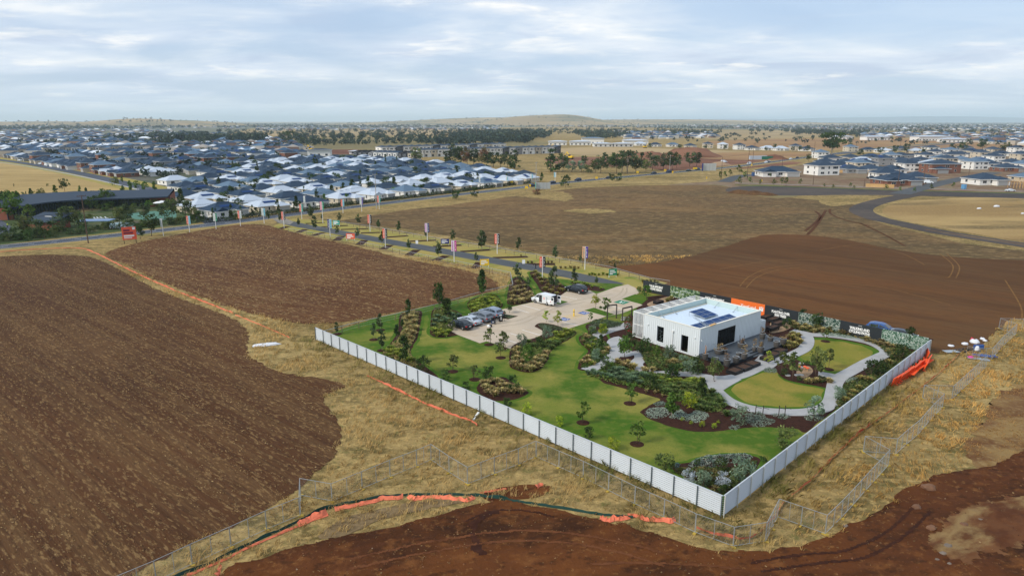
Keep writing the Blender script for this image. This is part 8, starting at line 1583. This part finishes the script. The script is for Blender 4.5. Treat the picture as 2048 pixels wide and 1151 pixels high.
relief('dirt_relief', wpoly(DIRT_F, True, True, 5, .4, .5, js=.9), .3, .16, 10, m_red, 3); relief('pale_dirt_relief', wpoly([(1850,1080),(1890,1040),(1960,1010),(2060,990),(2100,1060),(1990,1110),(1900,1125)], True, True, 5, .2, 1.1, js=.9), .22, .16, 17, gmat('strawed_dirt', [C(98,62,37), (0.16,1.5,.42,.58,C(122,86,54)), (0.5,2.5,.48,.62,C(142,118,78),5,.75), (0.35,1.6,.50,.62,C(80,46,26),5,.9)], .7, .15, 1.6, ang=.5), 3); relief('damp_mud_relief', wpoly([(940,1040),(985,1022),(1000,1030),(965,1048),(962,1080),(975,1110),(950,1110),(935,1070)], True, True, 5, .2, .5, js=.9), .22, .16, 17, MATS['damp_mud'], 3)
m_rut = gmat('rut_soil', [C(104,64,38), (1,2,.45,.65,C(88,52,30))], .5, .08, 3)
for k, (px, w, mm) in enumerate((([(1500,1128),(1600,1112),(1700,1100),(1780,1060),(1830,1010)],.45,MATS['damp_mud']),([(1520,1146),(1620,1130),(1730,1116),(1810,1072),(1862,1022)],.45,MATS['damp_mud']),([(700,1120),(860,1086),(1020,1064),(1180,1074),(1340,1112)],.4,m_rut),([(690,1142),(860,1106),(1020,1084),(1180,1094),(1330,1134)],.4,m_rut),([(930,1046),(975,1026),(1040,1022),(1110,1036)],.4,MATS['damp_mud']),([(1180,1130),(1320,1128),(1480,1140)],.4,m_rut))):
    La, Ra, _ = ribbon_pts(px, w, True, 10); relief('wheel_rut', La + Ra[::-1], .12, .16, 16+.4*k, mm, 3)
vmat('clod', trans=0, rnd=0); tag(link('dirt_clods', np_mesh('dirt_clods', V, T, Cc, MATS['clod'])), 'small clods and pebbles scattered over the red dirt', 'clods', kind='stuff')
# ================================================================== dry grass, uncountable
def scatter_grass(name, label, n, xr, yr, excl, incl, hgt, cols, width, seed, nb=6, dist_scale=True, greenedge=True):
    rng = np.random.default_rng(seed); x = rng.uniform(*xr, n); y = rng.uniform(*yr, n); ok = np.ones(n, bool)
    d = y*CT + H*ST; sx = 1024+F*x/d; ok &= (sx > -60) & (sx < 2110)
    if incl is not None: ok &= inpoly(incl, x, y)
    for e in excl: ok &= ~inpoly(e, x, y)
    ok &= rng.uniform(0, 1, n) < np.clip((75/np.maximum(y, 40))**1.6, .12, 1)
    x, y = x[ok], y[ok]; m = len(x)
    nz = np.array([mnoise.noise((a*.22, b_*.22, 3)) for a, b_ in zip(x, y)]); nz2 = np.array([mnoise.noise((a*.06, b_*.06, 7)) for a, b_ in zip(x, y)])
    keep = rng.uniform(0, 1, m) < np.clip(.75+nz*1.1, .12, 1); x, y, nz, nz2 = x[keep], y[keep], nz[keep], nz2[keep]; m = len(x)
    def seg(px_, py_, a, b_): ab = np.array([b_.x-a.x, b_.y-a.y]); t = np.clip(((px_-a.x)*ab[0]+(py_-a.y)*ab[1])/(ab@ab), 0, 1); return np.hypot(px_-a.x-t*ab[0], py_-a.y-t*ab[1])
    dg = np.minimum(seg(x, y, A_, B_), seg(x, y, B_, C_)); green = np.clip(1-dg/6, 0, 1)*(.85+.8*nz) if greenedge else np.zeros(m)
    straw = np.array(cols[0])[None]*(1-np.clip(.5+nz2*1.2, 0, 1))[:, None] + np.array(cols[1])[None]*np.clip(.5+nz2*1.2, 0, 1)[:, None]; grn = np.array(cols[2]); right = np.clip((x-20)/15, 0, 1)[:, None]; straw = straw*(1-right)+straw*np.array([1.18, 1.06, .84])*right
    base = straw*(1-np.clip(green, 0, .9)[:, None]) + grn*np.clip(green, 0, .9)[:, None]; base *= (1+nz*.25)[:, None]
    la = nz2*6+nz*1.6; hh = hgt*(1+.45*nz)*(1+.5*green)*rng.uniform(.7, 1.2, m); sc = np.maximum(1, y/75) if dist_scale else np.ones(m)
    X = np.repeat(x, nb); Y = np.repeat(y, nb); LA = np.repeat(la, nb)+rng.normal(0, 1.0, m*nb); HH = np.repeat(hh, nb)*rng.uniform(.6, 1.15, m*nb); S = np.repeat(sc, nb)
    bx = X+rng.normal(0, .13, m*nb)*S; by = Y+rng.normal(0, .13, m*nb)*S; ln = HH*rng.uniform(.25, .95, m*nb); tx = bx+np.cos(LA)*ln; ty = by+np.sin(LA)*ln; wa = rng.uniform(0, 2*pi, m*nb); wx = np.cos(wa)*width*S; wy = np.sin(wa)*width*S
    Z0 = np.full(m*nb, .03); mz = HH*.6; V = np.stack([np.stack([bx-wx, by-wy, Z0], 1), np.stack([bx+wx, by+wy, Z0], 1), np.stack([bx*.55+tx*.45+wx*.7, by*.55+ty*.45+wy*.7, mz], 1), np.stack([tx, ty, HH*.85], 1), np.stack([bx*.55+tx*.45-wx*.7, by*.55+ty*.45-wy*.7, mz], 1)], 1).reshape(-1, 3)
    T = np.arange(m*nb*5).reshape(-1, 5); cc = np.repeat(base, nb, 0)*rng.uniform(.65, 1.3, m*nb)[:, None]
    print(name, m, m*nb); return tag(link(name, np_mesh(name, V, T, np.clip(cc, 0, 1), m_blade, nv=5)), label, 'grass', kind='stuff')
EX = [COMPW] + [wpoly(q, True, True, 5, .6, 1.5, js=.9) for q in (FIELD_L, FIELD_M, DIRT_F)] + [wpoly(DIRT_R), CPW]
scatter_grass('dry_grass', 'long dry golden grass round the steel fence and between the fields', 95000, (-95, 90), (40, 175), EX + [[G(x, y) for x, y in LO], wpoly(AVE[:1]+LO[::-1], True, False), [G(x, y) for x, y in UP + AVE[::-1]], [G(x, y) for x, y in LO + AVE[::-1]], sum(ribbon_pts(AVE, 6.4)[:1], []) + ribbon_pts(AVE, 6.4)[1][::-1], sum(ribbon_pts(ROAD, 9)[:1], []) + ribbon_pts(ROAD, 9)[1][::-1], wpoly(PATCH_R)], None, .52, [C(184,158,100), C(206,178,114), C(112,118,58)], .024, 3)
scatter_grass('sparse_dry_grass', 'thin dry tufts on the bare patchy dirt at the right', 15000, (20, 75), (40, 95), [wpoly(DIRT_F), COMPW], wpoly(PATCH_R), .22, [C(160,132,82), C(176,148,96), C(110,106,60)], .02, 4, greenedge=False)
scatter_grass('trampled_grass_tufts', 'short dry tufts on the pale dirt in the foreground', 2600, (20, 60), (38, 62), [], wpoly([(1850,1080),(1890,1040),(1960,1010),(2060,990),(2100,1060),(1990,1110),(1900,1125)]), .12, [C(160,136,92), C(176,150,104), C(120,110,64)], .02, 6, greenedge=False)
# straw and clods left on the ploughed soil
def straw_bits(name, label, poly, ang_, n, seed, cols, size=.26, zo=0):
    rng = np.random.default_rng(seed); P = wpoly(poly); xs = [p.x for p in P]; ys = [p.y for p in P]; x = rng.uniform(min(xs), max(xs), n); y = rng.uniform(max(38, min(ys)), max(ys), n); ok = inpoly(P, x, y); d = y*CT+H*ST; sx = 1024+F*x/d; ok &= (sx > -40) & (sx < 2090); x, y = x[ok], y[ok]
    u = x*cos(ang_)+y*sin(ang_); v = -x*sin(ang_)+y*cos(ang_); st = np.array([mnoise.noise((a*.03, b_*1.1, 1))+.5*mnoise.noise((a*.02, b_*.12, 5)) for a, b_ in zip(u, v)]); keep = rng.uniform(0, 1, len(x)) < np.clip(.28+st*.9, .03, 1); x, y = x[keep], y[keep]; m = len(x)
    a = ang_+rng.normal(0, .7, m); L = size*rng.uniform(.4, 1.3, m)*np.maximum(1, y/110); w = L*rng.uniform(.12, .26, m); ux, uy = np.cos(a)*L/2, np.sin(a)*L/2; vx, vy = -np.sin(a)*w/2, np.cos(a)*w/2; z = rng.uniform(.06, .11, m)+zo; dz = rng.uniform(0, .09, m)
    V = np.stack([np.stack([x-ux-vx, y-uy-vy, z], 1), np.stack([x+ux-vx, y+uy-vy, z], 1), np.stack([x+ux+vx, y+uy+vy, z+dz], 1), np.stack([x-ux+vx, y-uy+vy, z+dz], 1)], 1).reshape(-1, 3); c = np.array(cols)[rng.integers(0, len(cols), m)]*rng.uniform(.7, 1.2, m)[:, None]
    print(name, m); return tag(link(name, np_mesh(name, V, np.arange(m*4).reshape(-1, 4), np.clip(c, 0, 1), MATS['clod'], nv=4)), label, 'straw', kind='stuff')
STRW = [C(134,110,74), C(112,88,56), C(152,128,90), C(92,68,42)]
straw_bits('straw_litter', 'broken straw scattered in rows over the left ploughed field', FIELD_L, A_L, 230000, 11, STRW, .15); straw_bits('straw_litter', 'broken straw scattered over the middle ploughed field', FIELD_M, A_M, 90000, 12, STRW, .24)
straw_bits('straw_litter', 'thin straw blown over the red dirt in the foreground', DIRT_F, .4, 8000, 13, STRW, .11, .07)
# ================================================================== haze
mh = bpy.data.materials.new('haze_air'); mh.use_nodes = True; nth = mh.node_tree; nth.nodes.clear(); pv = nth.nodes.new('ShaderNodeVolumePrincipled'); pv.inputs['Color'].default_value = (.74, .9, 1, 1); pv.inputs['Density'].default_value = HAZE; pv.inputs['Anisotropy'].default_value = 0.0
oo = nth.nodes.new('ShaderNodeOutputMaterial'); nth.links.new(pv.outputs[0], oo.inputs['Volume']); mb = MB(); mb.box(-46000, 46000, -80, 46000, -1.5, 240); hz_ = mb.build('haze', mh); hz_['kind'] = 'stuff'; hz_['label'] = 'pale blue haze lying over the far plain'
